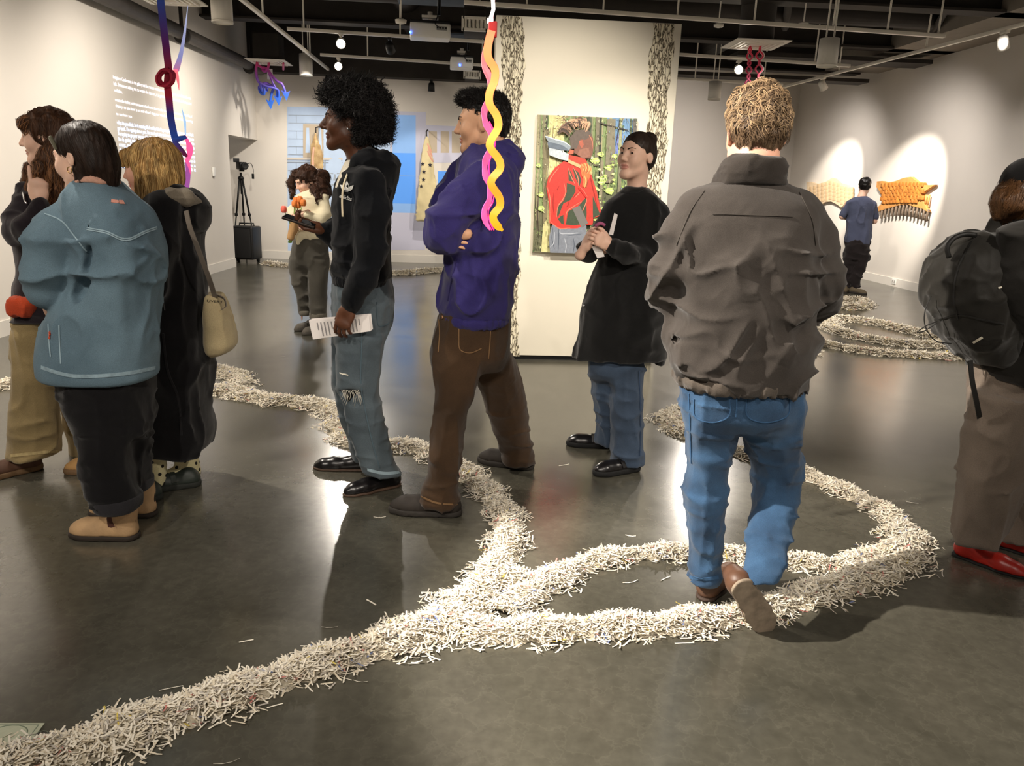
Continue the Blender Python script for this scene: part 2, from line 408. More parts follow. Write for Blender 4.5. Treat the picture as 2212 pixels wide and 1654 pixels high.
# white cylinder pendants
M_CYL = mat('pendant_enamel', '#dedad0', 0.5, var=0.03)
M_CYLB = mat('pendant_rim', '#f4efe2', 0.25, spec=0.6)
def pendant(px, py0, py1, wpx, y, label):
    top = ony(px, py0, y); bot = ony(px, py1, y); r = wpx * pxm(top) / 2; h = top[2] - bot[2]
    c = np.array([top[0], y, bot[2]])
    root = empty('pendant_lamp', c, label, 'lamp', 'white cylinder pendants')
    MB().lathe(c, [(r * 0.9, 0.012), (r, 0.012), (r, h), (r * 0.5, h + 0.004)], 32).build('shade', M_CYL, root, c)
    MB().lathe(c, [(r * 0.84, 0.02), (r * 1.01, 0.0), (r * 1.02, 0.018), (r * 0.9, 0.03)], 32).build('rim', M_CYLB, root, c)
    for s in (-1, 1):
        MB().tube([(c[0] + s * 0.04, y, c[2] + h), (c[0] + s * 0.04, y, ZC)], 0.009, 6).build('hanger_rod', TRK, root, c)
pendant(476, -30, 50, 45, 7.6, 'large white cylinder pendant cut by the top edge at left')
pendant(660, 117, 164, 28, 13.4, 'white cylinder pendant behind the diagonal left track')
pendant(1793, 84, 145, 42, 8.2, 'big white cylinder pendant hanging at upper right')
pendant(1546, 176, 216, 27, 13.2, 'small far cylinder pendant right of the partition')

# ceiling panels / diffusers / registers
def diffuser(px0, px1, py, y, label, z=None, s=0.62):
    c = ony((px0 + px1) / 2, py, y)
    root = empty('air_diffuser', c, label, 'diffuser', 'square air diffusers')
    MB().bevbox(c, (s, s, 0.012), 0.003).build('panel', M_WHITE, root, c)
    for k in range(4):
        a = s * (0.38 - 0.085 * k)
        b = MB()
        for sx, sy, dx, dy in ((0, 1, 2 * a, 0.018), (0, -1, 2 * a, 0.018), (1, 0, 0.018, 2 * a), (-1, 0, 0.018, 2 * a)):
            b.box(c + (sx * a, sy * a, -0.012), (dx, dy, 0.016))
        b.build('louvre', M_WHITE, root, c)
    return c
DC = diffuser(1570, 1693, 96, 9.9, 'white square air diffuser with dark red squiggles hanging from it', s=0.66)
cpart('air_duct', MB().tube([(DC[0], DC[1], DC[2] + 0.01), (DC[0], DC[1], ZC)], 0.21, 24), M_DARK2)
DL = diffuser(538, 625, 134, 13.3, 'white square air diffuser with a tangle of blue ribbons below it', s=0.62)
cpart('air_duct', MB().box(DL + (0, 0.0, 0.2), (0.4, 0.4, 0.39)), M_DARK2)
diffuser(300, 428, -4, 7.2, 'white square air diffuser cut by the top edge above the knotted ribbon', s=0.5)
def register(px, py, y, label):
    c = ony(px, py, y)
    root = empty('air_register', c, label, 'vent', 'louvred air registers')
    k = pxm(c)
    w, h = (52 if y < 11 else 34) * k, (23 if y < 11 else 13) * k
    b = MB()
    for s in (-1, 1): b.box(c + (0, 0, s * h / 2), (w, 0.05, 0.03)).box(c + (s * w / 2, 0, 0), (0.03, 0.05, h + 0.03))
    b.build('frame', M_WHITE, root, c)
    MB().box(c + (0, 0.03, 0), (w, 0.02, h)).build('backing', M_DARK2, root, c)
    MB().bevbox(c + (0, 0.3, 0.05), (w * .95, 0.54, h * .95 + .1), .01).box((c[0], c[1] + .3, (c[2] + ZC) / 2), (.25, .25, ZC - c[2])).build('duct_stub', M_DARK2, root, c)
    for i in range(6):
        MB().box(c + ((i - 2.5) / 6 * w, 0, 0), (w / 14, 0.05, h), rotz(0.5)).build('slat', M_WHITE, root, c)
register(1026, 52, 9.3, 'larger white louvred register beside the top of the partition')
register(1020, 161, 13.6, 'small white louvred register low behind the partition')

# projectors
def projector(px, py, wpx, hpx, y, label, led, plate=True):
    c = ony(px, py, y); k = pxm(c); w, h = wpx * k, hpx * k
    root = empty('projector', c, label, 'projector', 'white ceiling projectors')
    R = rotz(0.08)
    MB().bevbox(c, (w, 0.3, h * 0.8), 0.02, R).build('body', M_PLAST, root, c)
    MB().bevbox(c + (0, 0, h * 0.45), (w * 0.98, 0.29, h * 0.18), 0.008, R).build('top_cover', M_BPLAST, root, c)
    MB().box(c + R @ np.array([w * 0.28, -0.152, h * 0.12]), (w * 0.26, 0.006, h * 0.22), R).build('port_panel', mat('port_grey', '#8d8d8a', 0.5), root, c)
    for i in range(4):
        MB().box(c + R @ np.array([w * (0.17 + 0.07 * i), -0.156, h * 0.14]), (w * 0.04, 0.006, h * 0.08), R).build('port', M_BPLAST, root, c)
    MB().lathe(c + R @ np.array([led * w, -0.15, -h * 0.2]), [(0.012, 0), (0.012, 0.01)], 12, (0, -1, 0)).build('status_led', mat('blue_led', '#3a6bff', 0.3, emit=6), root, c)
    MB().tube([c + (0, 0, h * 0.5), c + (0, 0, h * 0.5 + 0.12)], 0.03, 10).bevbox(c + (0, 0, h * 0.55 + 0.05), (w * 0.4, 0.16, 0.03), 0.005).build('mount', M_WHITE, root, c)
    MB().tube([c + (0.1, 0.06, h * 0.5 + 0.1), (c[0] + 0.1, c[1] + 0.06, ZC)], 0.02, 8).build('hanger_rod', M_BLACK, root, c)
    MB().tube(spline([c + R @ np.array([w * 0.22, -0.15, h * 0.15]), c + (w * 0.15, -0.22, h * 0.3), c + (w * 0.2, -0.1, h * 0.9), c + (w * .25, 0.05, h * 2)], 16), 0.006, 6).build('cable', M_BPLAST, root, c)
    if plate:
        MB().box(c + (0.0, 0.1, h * 0.5 + 0.28), (w * 1.7, 0.6, 0.02)).build('back_plate', mat('blue_grey_board', '#4a5560', 0.7, var=0.1), root, c)
projector(929, 70, 86, 36, 9.6, 'larger white projector with ports facing the viewer', -0.49)
projector(997, 138, 48, 28, 12.3, 'smaller white projector beside the partition edge', -0.1)
for px, py, y in ((866, 52, 8.6), (1735, 58, 9.6), (1552, 60, 9.7)):
    c = ony(px, py, y)
    tag(MB().lathe(c, [(0.02, 0.0), (0.055, 0.01), (0.06, 0.04), (0.03, 0.05)], 16).tube([c + (0, 0, 0.04), (c[0], c[1], ZC)], 0.008, 6).build('smoke_detector', M_WHITE, None, c),
        {866: 'round white smoke detector beside the larger projector', 1735: 'round white smoke detector left of the big right pendant', 1552: 'round white smoke detector over the right edge of the partition'}[px], 'detector')

# ------------------------------------------------------------------ shredded paper trails on the floor
SHRED = [mat('shred_white', '#efe8d8', 0.8), mat('shred_cream', '#e0d5bf', 0.8), mat('shred_grey', '#b9b2a8', 0.8),
         mat('shred_pink', '#c9837a', 0.8), mat('shred_blue', '#6d7ba6', 0.8), mat('shred_yellow', '#d8c25c', 0.8)]
def strips(C, ang, tilt, Ln, Wd, curl, mi, name, parent=None, origin=(0, 0, 0)):
    """many curved paper strips as one mesh"""
    n = len(C); t = np.linspace(-0.5, 0.5, 4)
    d = np.stack([np.cos(ang) * np.cos(tilt), np.sin(ang) * np.cos(tilt), np.sin(tilt)], 1)
    s = np.stack([-np.sin(ang), np.cos(ang), RNG.normal(0, 0.3, n)], 1); s /= np.linalg.norm(s, axis=1)[:, None]
    V = np.zeros((n, 4, 2, 3))
    side = np.stack([-np.sin(ang), np.cos(ang), np.zeros(n)], 1)
    for k, tt in enumerate(t):
        p = C + d * (tt * Ln)[:, None] + side * (curl * Ln * (tt * tt - 0.1))[:, None]
        p[:, 2] += np.abs(curl) * Ln * tt * tt * 0.6
        for q, sg in enumerate((-1, 1)):
            V[:, k, q] = p + s * (sg * Wd / 2)[:, None]
    V[..., 2] = np.maximum(V[..., 2], 0.0012)
    idx = np.arange(n)[:, None] * 8
    F = np.concatenate([idx + np.array([[2 * k, 2 * k + 1, 2 * k + 3, 2 * k + 2]]) for k in range(3)], 1).reshape(-1, 4)
    me = bpy.data.meshes.new(name)
    P = V.reshape(-1, 3) - np.asarray(origin)
    me.vertices.add(len(P)); me.vertices.foreach_set('co', P.ravel())
    me.loops.add(F.size); me.loops.foreach_set('vertex_index', F.ravel().astype(np.int32))
    me.polygons.add(len(F)); me.polygons.foreach_set('loop_start', np.arange(len(F), dtype=np.int32) * 4)
    me.polygons.foreach_set('loop_total', np.full(len(F), 4, np.int32))
    me.polygons.foreach_set('material_index', np.repeat(mi, 3).astype(np.int32))
    me.update(calc_edges=True); me.validate()
    o = link_mesh(name, me, SHRED, parent)
    if parent is None: o.location = tuple(origin)
    return o
def pick_colour(n): return RNG.choice(6, n, p=[0.54, 0.31, 0.13, 0.008, 0.007, 0.005])
def branch(pix, dens, hgt, size):
    """pix: (px, py, half width in metres) along the middle of one branch"""
    P = np.array([list(onz(a, b)[:2]) + [w] for a, b, w in pix])
    k = max(24, 8 * len(P)); S = spline(P, k)
    seg = np.linalg.norm(np.diff(S[:, :2], axis=0), axis=1); L = seg.sum(); cum = np.r_[0, np.cumsum(seg)]
    T = np.gradient(S[:, :2], axis=0); T /= np.linalg.norm(T, axis=1)[:, None] + 1e-9; Nn = np.stack([-T[:, 1], T[:, 0]], 1)
    vs = []; prof = [(-0.8, 0.001), (-0.5, 0.42), (0, 0.68), (0.5, 0.42), (0.8, 0.001)]
    for i in range(k):
        w = S[i, 2] * (0.86 + 0.2 * math.sin(i * 1.7)); hh = hgt * min(1, w / 0.08) * (0.8 + 0.25 * math.sin(i * 0.9))
        vs += [(S[i, 0] + Nn[i, 0] * w * u, S[i, 1] + Nn[i, 1] * w * u, hh * z + 0.001) for u, z in prof]
    fs = [(i * 5 + j, i * 5 + j + 1, (i + 1) * 5 + j + 1, (i + 1) * 5 + j) for i in range(k - 1) for j in range(4)]
    n = int(L * 2600 * dens * np.mean(S[:, 2]) / 0.1)
    u = RNG.uniform(0, L, n); c = np.stack([np.interp(u, cum, S[:, j]) for j in range(3)], 1)
    nn = np.stack([np.interp(u, cum, Nn[:, 0]), np.interp(u, cum, Nn[:, 1])], 1)
    off = np.clip(RNG.normal(0, 0.52, n), -1.25, 1.25)
    w = c[:, 2] * (0.86 + 0.2 * np.sin(u * 23))
    C = np.stack([c[:, 0] + nn[:, 0] * off * w, c[:, 1] + nn[:, 1] * off * w, np.zeros(n)], 1)
    top = hgt * np.minimum(1, w / 0.08) * np.maximum(0, 0.95 - 0.95 * off ** 2)
    C[:, 2] = top * RNG.uniform(0.45, 1.12, n) + 0.004
    return C, vs, fs
def trail(branches, label, dens=1.0, hgt=0.045, size=1.0):
    B = [branch(p, dens, hgt, size) for p in branches]
    C = np.concatenate([b[0] for b in B]); n = len(C); o3 = (C[0, 0], C[0, 1], 0)
    ob = strips(C, RNG.uniform(0, 2 * math.pi, n), RNG.normal(0, 0.28, n), RNG.uniform(0.022, 0.046, n) * size, RNG.uniform(0.0036, 0.0058, n) * size,
                RNG.normal(0, 0.16, n), pick_colour(n), 'paper_shred_trail', None, o3)
    tag(ob, label, 'shredded paper', 'shredded paper trails', 'stuff')
    m = MB()
    for b in B: m.add(b[1], b[2], 0, True)
    mm = m.build('trail_core', mat('shred_core', '#a89f8c', 0.9, var=0.4, vscale=70, bump=0.8, bscale=90), ob, o3)
    mm['kind'] = 'stuff'
    return ob
trail([
 [(-60, 1700, .11), (60, 1652, .11), (190, 1615, .11), (320, 1566, .105), (450, 1520, .1), (560, 1482, .09), (680, 1440, .09), (800, 1402, .1), (920, 1362, .13), (1010, 1310, .14),
       (1060, 1245, .1), (1090, 1190, .09), (1098, 1140, .085), (1085, 1100, .085), (1050, 1062, .09), (1005, 1022, .1), (950, 990, .1), (895, 968, .1), (850, 965, .09)],
 [(855, 966, .08), (800, 968, .08), (758, 955, .1), (740, 925, .13), (728, 895, .13), (690, 877, .12), (620, 869, .12), (555, 862, .11), (505, 848, .13), (440, 845, .12), (380, 850, .12)],
 [(380, 790, .1), (440, 797, .12), (490, 806, .13), (520, 822, .12), (505, 846, .12)],
 [(960, 1348, .1), (1060, 1368, .1), (1180, 1364, .09), (1300, 1358, .085), (1430, 1352, .085), (1550, 1338, .085), (1650, 1316, .085), (1740, 1292, .09), (1830, 1262, .1), (1905, 1232, .12), (1958, 1190, .13),
       (1950, 1148, .1), (1910, 1110, .085), (1850, 1076, .08), (1780, 1043, .08), (1700, 1012, .08), (1620, 985, .085), (1550, 966, .09), (1490, 942, .1), (1452, 915, .14), (1462, 892, .12), (1510, 885, .1)],
 [(1085, 1330, .11), (1150, 1280, .1), (1215, 1245, .09), (1280, 1215, .075), (1370, 1200, .07), (1480, 1196, .07), (1580, 1202, .07), (1700, 1214, .07), (1800, 1224, .075), (1880, 1210, .08), (1930, 1190, .09)],
 [(1080, 1245, .08), (1120, 1255, .07), (1170, 1258, .07), (1215, 1246, .07)]],
 'long looping trail of shredded paper winding across the whole dark floor between the visitors', 1.25)
trail([[(1735, 768, .12), (1752, 742, .13), (1800, 750, .1), (1870, 762, .1), (1950, 768, .1), (2030, 772, .1), (2110, 776, .1)]], 'straight far trail of shredded paper left of the black backpack', 0.7, 0.05, 1.6)
trail([[(1770, 688, .1), (1830, 692, .13), (1900, 702, .13), (1970, 718, .13), (2050, 736, .12)],
 [(1800, 694, .1), (1790, 708, .13), (1830, 724, .12), (1900, 740, .11), (1980, 748, .11), (2050, 745, .11)]], 'far oval of shredded paper on the floor left of the black backpack', 0.7, 0.055, 1.8)
trail([[(1812, 664, .12), (1840, 668, .12), (1866, 662, .12), (1862, 652, .12), (1830, 650, .12), (1808, 656, .12)]], 'small far heap of shredded paper near the wall visitor in the blue tee', 0.7, 0.06, 2.0)
trail([[(574, 570, .1), (595, 573, .12), (625, 576, .12), (680, 579, .1), (715, 580, .1)]], 'thin far line of shredded paper by the black speaker', 0.6, 0.05, 2.2)
trail([[(840, 594, .12), (880, 592, .14), (920, 588, .13), (955, 586, .12)]], 'thin far line of shredded paper under the starred flag', 0.6, 0.06, 2.2)
trail([[(-30, 838, .12), (0, 834, .12), (32, 830, .12), (60, 828, .1)]], 'bit of shredded paper trail cut by the left edge', 0.9)
# loose strips off the trails: each its own object
LOOSE = [(532, 1385, .3, 'short bent paper strip alone on the dark floor between tan boots and the trail'), (513, 1446, 1.5, 'upright-looking paper strip just above the trail in the lower left'),
         (370, 1487, .3, 'slanted paper strip above the trail near the left end'), (778, 1473, -.2, 'curved paper strip below the trail in the lower middle'), (803, 1302, -.8, 'tiny curled paper strip left of the trail fork'),
         (490, 1648, .25, 'paper strip cut by the bottom edge of the picture'), (594, 1525, .4, 'paper strip lying against the lower side of the near trail'), (712, 1356, 0, 'small paper strip above the near trail, left of the fork'),
         (1140, 1152, .7, 'paper strip beside the neck of the trail, right of the brown trousers'), (1362, 1158, -.3, 'paper strip on the floor above the inner arc'), (1970, 1086, -.5, 'paper strip above the right bend of the loop'),
         (1866, 1062, .2, 'paper strip behind the back stretch of the loop'), (1885, 1290, .1, 'paper strip in the shadow right of the lifted shoe'), (2010, 1235, .2, 'paper strip between the loop and the red shoes'),
         (1218, 1005, .4, 'paper strip between the brown trousers and the black shoes'), (612, 770, .2, 'paper strip on the floor behind the torn jeans'), (1437, 1250, .6, 'right one of two paper strips inside the loop'),
         (1362, 1258, .3, 'left one of two paper strips inside the loop'), (1750, 1236, .4, 'paper strip between the inner arc and the loop, right of the jeans'), (820, 1118, 0, 'small paper strip left of the dark sneaker'), (1478, 1390, 0, 'paper strip just below the front of the loop')]
for i, (a, c, g, lb) in enumerate(LOOSE):
    p = onz(a, c); p[2] = 0.0018
    o = strips(np.array([p]), np.array([g]), np.array([0.03]), np.array([0.045 + 0.01 * (i % 3)]), np.array([0.005]), np.array([0.3 if i % 2 else -0.25]), np.array([0]), 'paper_shred', None, p)
    tag(o, lb, 'paper strip', 'loose paper strips on the floor')

# printed sheet on the floor in the near left corner
c0 = onz(30, 1590)
sh = empty('floor_print', c0, 'pale green printed sheet lying on the floor in the bottom left corner', 'print')
quad = [onz(-30, 1563), onz(97, 1563), onz(60, 1612), onz(-70, 1614)]
MB().prism([q + (0, 0, .001) for q in quad], (0, 0, 0.002)).build('sheet', mat('note_paper', '#b9bda6', 0.7, var=0.06, vscale=40), sh, c0)
NI = mat('note_ink', '#6f7a68', 0.7)
def inner(s, z=0.0032):
    cc = sum(quad) / 4; return [cc + (q - cc) * s + (0, 0, z) for q in quad]
b = MB(); A = inner(0.86); B = inner(0.82)
for i in range(4): b.add([A[i], A[(i + 1) % 4], B[(i + 1) % 4], B[i]], [(0, 1, 2, 3)])
cc = sum(quad) / 4
ring = [cc + (math.cos(t) * .05, math.sin(t) * .035, .0032) for t in np.linspace(0, 2 * math.pi, 20)]
b.tube(ring, 0.0015, 4)
for s in (-1, 1): b.tube([cc + (s * .09 + math.cos(t) * .015, math.sin(t) * .012, .0032) for t in np.linspace(0, 2 * math.pi, 12)], 0.0012, 4)
b.build('engraving', NI, sh, c0)

# ------------------------------------------------------------------ drawn bark columns on the partition
def bark_mat():
    m = bpy.data.materials.new('ink_bark_drawing'); m.use_nodes = True
    nt = m.node_tree; N = nt.nodes; L = nt.links; b = N['Principled BSDF']; b.inputs['Roughness'].default_value = 0.85
    tc = N.new('ShaderNodeTexCoord'); mp = N.new('ShaderNodeMapping'); mp.inputs['Scale'].default_value = (42, 42, 10)
    L.new(tc.outputs['Object'], mp.inputs['Vector'])
    n = N.new('ShaderNodeTexNoise'); n.inputs['Scale'].default_value = 1.0; n.inputs['Detail'].default_value = 3; n.inputs['Distortion'].default_value = 1.2
    L.new(mp.outputs[0], n.inputs['Vector'])
    v = N.new('ShaderNodeTexVoronoi'); v.feature = 'DISTANCE_TO_EDGE'; v.inputs['Scale'].default_value = 1.2
    ad = N.new('ShaderNodeVectorMath'); ad.operation = 'MULTIPLY_ADD'; L.new(n.outputs['Color'], ad.inputs[0]); ad.inputs[1].default_value = (1.6, 1.6, 1.6); L.new(mp.outputs[0], ad.inputs[2])
    L.new(ad.outputs[0], v.inputs['Vector'])
    r = N.new('ShaderNodeValToRGB'); e = r.color_ramp.elements
    e[0].position = 0.02; e[0].color = lin('#332a1e'); e[1].position = 0.17; e[1].color = lin('#e8e0c6')
    x = e.new(0.085); x.color = lin('#a0947a')
    L.new(v.outputs['Distance'], r.inputs[0])
    r2 = N.new('ShaderNodeValToRGB'); e = r2.color_ramp.elements; e[0].position = 0.58; e[0].color = (1, 1, 1, 1); e[1].position = 0.68; e[1].color = lin('#6a5d48')
    L.new(n.outputs['Fac'], r2.inputs[0])
    mx = N.new('ShaderNodeMix'); mx.data_type = 'RGBA'; mx.blend_type = 'MULTIPLY'; mx.inputs[0].default_value = 0.8
    L.new(r.outputs[0], mx.inputs[6]); L.new(r2.outputs[0], mx.inputs[7]); L.new(mx.outputs[2], b.inputs['Base Color'])
    return m
BARK = bark_mat()
def bark(x0, x1, xb0, xb1, label, ph):
    zs = np.linspace(2.725, 0.03, 70); L_ = []; R_ = []
    for i, z in enumerate(zs):
        t = (2.725 - z) / 2.7
        wl = 0.013 * math.sin(z * 9 + ph) + 0.008 * math.sin(z * 23 + ph * 2) + 0.004 * math.sin(z * 57)
        wr = 0.013 * math.sin(z * 8 + ph * 3) + 0.008 * math.sin(z * 27 + ph) + 0.004 * math.sin(z * 61 + 1)
        L_.append((x0 + (xb0 - x0) * t + wl, z)); R_.append((x1 + (xb1 - x1) * t + wr, z))
    b = MB(); v = []
    for (a, z), (c, _) in zip(L_, R_): v += [(a, PY - 0.003, z), (c, PY - 0.003, z), (a, PY - .0005, z), (c, PY - .0005, z)]
    n = len(zs)
    f = [(4 * i, 4 * i + 1, 4 * i + 5, 4 * i + 4) for i in range(n - 1)] + [(4 * i, 4 * i + 4, 4 * i + 6, 4 * i + 2) for i in range(n - 1)] + [(4 * i + 1, 4 * i + 3, 4 * i + 7, 4 * i + 5) for i in range(n - 1)]
    b.add(v, f)
    o = b.build('bark_drawing', BARK, None, ((x0 + x1) / 2, PY, 0))
    tag(o, label, 'wall drawing', 'bark drawings on the partition')
bark(0.22, 0.385, 0.24, 0.43, 'black ink tree bark column on the left side of the partition', 0.4)
bark(1.395, 1.565, 1.44, 1.6, 'black ink tree bark column on the right side of the partition', 2.1)

# ------------------------------------------------------------------ the painting
PX0, PX1, PZ0, PZ1 = 0.52, 1.32, 0.93, 2.01
pc = (0.92, PY, PZ0)
pt = empty('painting', pc, 'unframed forest painting of a figure in a red and green shirt carrying a cleaver', 'painting')
MB().box((0.92, PY - 0.02, (PZ0 + PZ1) / 2), (PX1 - PX0, 0.04, PZ1 - PZ0)).build('canvas', mat('canvas_edge', '#cfc6b0', 0.8), pt, pc)
def pq(x, y):   # picture coordinates read off the photograph's crop -> canvas
    u = (x - 150 + (y - 88) * 0.0286) / 1080; v = (y - 88 - (x - 150) * 0.0315) / 1468
    return (PX0 + max(0.002, min(0.998, u)) * 0.8, PZ1 - max(0.002, min(0.998, v)) * 1.08)
_lay = [0]
PMATS = []; PIDX = {}
PB = MB()
def pm(c):
    if c not in PIDX:
        PIDX[c] = len(PMATS); PMATS.append(mat('paint_' + c.strip('#'), c, 0.55, var=0.12, vscale=45, bump=0.25, bscale=160))
    return PIDX[c]
def poly(c, pts, lay=None):
    _lay[0] += 1; y = PY - 0.0405 - 0.00006 * _lay[0]
    PB.add([(X, y, Z) for X, Z in (pq(*p) for p in pts)], [tuple(range(len(pts)))], pm(c))
def stroke(c, pts, w):
    S = spline(pts, max(8, 5 * len(pts))); T = np.gradient(S, axis=0); T /= np.linalg.norm(T, axis=1)[:, None] + 1e-9
    Nn = np.stack([-T[:, 1], T[:, 0]], 1); k = len(S)
    _lay[0] += 1; y = PY - 0.0405 - 0.00006 * _lay[0]
    ww = np.array([w * (0.35 + 0.65 * math.sin(math.pi * (i + 0.5) / k)) for i in range(k)]) / 2
    A = [pq(*q) for q in S + Nn * ww[:, None]]; B = [pq(*q) for q in S - Nn * ww[:, None]]
    v = [(X, y, Z) for X, Z in A] + [(X, y, Z) for X, Z in B]
    PB.add(v, [(i, i + 1, k + i + 1, k + i) for i in range(k - 1)], pm(c))
pr = random.Random(5)
poly('#7d8f5c', [(100, 60), (1260, 60), (1260, 1640), (80, 1640)])
poly('#6d93b8', [(900, 90), (1240, 110), (1240, 420), (960, 420)])
poly('#6f7fc4', [(1010, 290), (1080, 280), (1060, 480), (1000, 500)])
poly('#5d6148', [(560, 900), (1240, 860), (1240, 1640), (560, 1640)])
poly('#66664a', [(100, 1100), (560, 1000), (560, 1640), (90, 1640)])
for k in range(26):
    x = pr.uniform(120, 1240); w = pr.uniform(8, 34); y1 = pr.uniform(500, 1250)
    c = pr.choice(['#6b6a50', '#8a8468', '#3f4236', '#9aa07a', '#54604a', '#a39a78', '#35392e'])
    poly(c, [(x, 70), (x + w, 70), (x + w + pr.uniform(-14, 14), y1), (x + pr.uniform(-14, 14), y1)])
for k in range(170):
    x, y = pr.uniform(110, 1230), pr.uniform(100, 1560); l = pr.uniform(15, 60)
    c = pr.choice(['#7f9a5c', '#a9bf74', '#4f6b45', '#c9cf95', '#3a4a38', '#8b7f5f', '#5f7f8c' if x > 850 and y < 450 else '#657a4d', '#c98b5a' if y > 900 else '#93ad6a'])
    stroke(c, [(x, y), (x + pr.uniform(-12, 12), y + l / 2), (x + pr.uniform(-16, 16), y + l)], pr.uniform(5, 15))
poly('#cfc98f', [(270, 80), (450, 80), (440, 300), (420, 600), (330, 1000), (300, 1250), (310, 1570), (205, 1570), (225, 1200), (265, 800), (270, 400)])
poly('#7b7356', [(215, 240), (275, 240), (275, 800), (262, 1200), (220, 1250), (214, 700)])
for k in range(46):
    x = pr.uniform(225, 420); y = pr.uniform(90, 1400)
    stroke(pr.choice(['#a39a66', '#e0d9a4', '#8a8055', '#f0e8bb']), [(x, y), (x + pr.uniform(-8, 8), y + 70), (x + pr.uniform(-6, 6), y + 140)], pr.uniform(4, 10))
for x0, x1, y0, y1, c in ((780, 815, 120, 620, '#77715c'), (900, 990, 130, 800, '#7d7863'), (690, 715, 100, 420, '#4a4d3d'), (840, 870, 560, 1250, '#8b846b'), (1185, 1235, 120, 420, '#62605a'), (1045, 1075, 600, 900, '#7d7a62')):
    poly(c, [(x0, y0), (x1, y0), (x1 + 4, y1), (x0 - 6, y1)])
stroke('#3a332c', [(810, 165), (900, 195), (1020, 220), (1150, 250)], 16); stroke('#2a2724', [(1030, 120), (1025, 260), (1000, 400)], 9)
for x, y, s in ((780, 570, 62), (930, 640, 52), (880, 760, 55), (950, 890, 62), (840, 500, 45), (860, 800, 45), (990, 520, 40), (195, 1080, 50), (190, 930, 45), (160, 620, 35), (890, 1080, 38), (970, 1010, 34), (800, 860, 35), (820, 1190, 40)):
    poly('#b9cf77', [(x - s, y - s * .15), (x - s * .3, y - s * .6), (x + s * .5, y - s * .65), (x + s * .85, y), (x + s * .4, y + s * .6), (x - s * .4, y + s * .35)])
    stroke('#e2ebb0', [(x - s * .8, y - s * .1), (x, y - s * .05), (x + s * .7, y - s * .2)], 8)
for x, y0 in ((132, 700), (165, 900)): stroke('#3a2d22', [(x, y0), (x - 4, y0 + 250), (x + 10, y0 + 480)], 12)
for k in range(420):
    x, y = pr.uniform(110, 1235), pr.uniform(95, 1565); l = pr.uniform(10, 42)
    dk = y > 850 or x < 220
    c = pr.choice(['#3c4232', '#55533f', '#8f9a66', '#c8cf9a', '#6f6a52', '#a8b877'] if dk else ['#5f7a4e', '#8fb070', '#c4d29a', '#6d6650', '#3f4638', '#a79f80', '#e3e2c0', '#7f98a8' if x > 900 else '#7d9a62'])
    stroke(c, [(x, y), (x + pr.uniform(-6, 6), y + l / 2), (x + pr.uniform(-9, 9), y + l)], pr.uniform(4, 11))
for k in range(60):
    x, y = pr.uniform(560, 1230), pr.uniform(560, 1250); s_ = pr.uniform(10, 26)
    poly(pr.choice(['#b9cf77', '#9dbb5e', '#d6e29a', '#7f9a4e', '#e6dca8']), [(x - s_, y), (x - s_ * .2, y - s_ * .6), (x + s_ * .8, y - s_ * .3), (x + s_ * .3, y + s_ * .6)])
# trousers
poly('#7c828c', [(320, 1240), (700, 1260), (720, 1570), (300, 1570), (285, 1400)])
for p_ in ([(390, 1270), (395, 1400), (390, 1560)], [(420, 1350), (520, 1365), (640, 1355)], [(330, 1280), (320, 1400), (350, 1520)], [(560, 1400), (570, 1480), (560, 1560)]):
    stroke('#4d5561', p_, 10)
for p_ in ([(410, 1290), (415, 1345), (520, 1350), (610, 1340)], [(300, 1500), (340, 1450), (350, 1330)], [(460, 1400), (480, 1480), (470, 1560)]): stroke('#b5bac2', p_, 9)
# red and green shirt
poly('#e5352b', [(430, 575), (560, 600), (680, 640), (740, 720), (800, 880), (868, 1150), (770, 1175), (765, 1250), (690, 1255), (600, 1290), (400, 1295), (290, 1230), (285, 1050), (248, 840), (270, 740), (340, 640)])
poly('#c23a2c', [(640, 680), (740, 720), (800, 880), (868, 1150), (775, 1180), (770, 1245), (690, 1255), (700, 950), (650, 820)])
poly('#3d4a35', [(470, 800), (560, 830), (575, 900), (530, 980), (440, 1020), (380, 1180), (360, 1110), (390, 1040), (440, 990), (470, 900)])
poly('#3d4a35', [(480, 1110), (600, 1050), (690, 950), (700, 1150), (690, 1240), (560, 1260), (470, 1250)])
poly('#3d4a35', [(380, 1190), (440, 1130), (450, 1250), (420, 1240)])
poly('#3d4a35', [(760, 940), (850, 1140), (770, 1180)]); poly('#3d4a35', [(530, 640), (600, 690), (630, 770), (610, 840), (560, 740)]); poly('#3d4a35', [(480, 650), (520, 690), (550, 790), (490, 780)])
poly('#e5352b', [(640, 840), (670, 930), (640, 1010), (560, 1060), (490, 1110), (470, 1250), (450, 1240), (450, 1130), (420, 1160), (440, 1040), (520, 980), (590, 860)])
for p_ in ([(380, 640), (300, 740), (280, 800)], [(440, 800), (460, 900), (430, 980), (380, 1050), (365, 1170)], [(480, 640), (520, 740), (560, 810)], [(540, 640), (590, 740), (600, 830)], [(640, 1130), (690, 1010), (690, 960)],
           [(470, 1240), (475, 1120), (540, 1060), (640, 1000)], [(300, 1220), (400, 1290), (520, 1285)], [(255, 840), (290, 960), (300, 1100), (295, 1220)], [(560, 960), (600, 920), (620, 900)]): stroke('#ff7d63', p_, 9)
for p_ in ([(330, 900), (325, 1030), (340, 1150)], [(390, 830), (370, 870), (375, 880)], [(600, 900), (560, 940), (540, 970)], [(500, 990), (490, 1040), (470, 1060)], [(700, 640), (760, 860), (820, 1080)]): stroke('#9c2119', p_, 13)
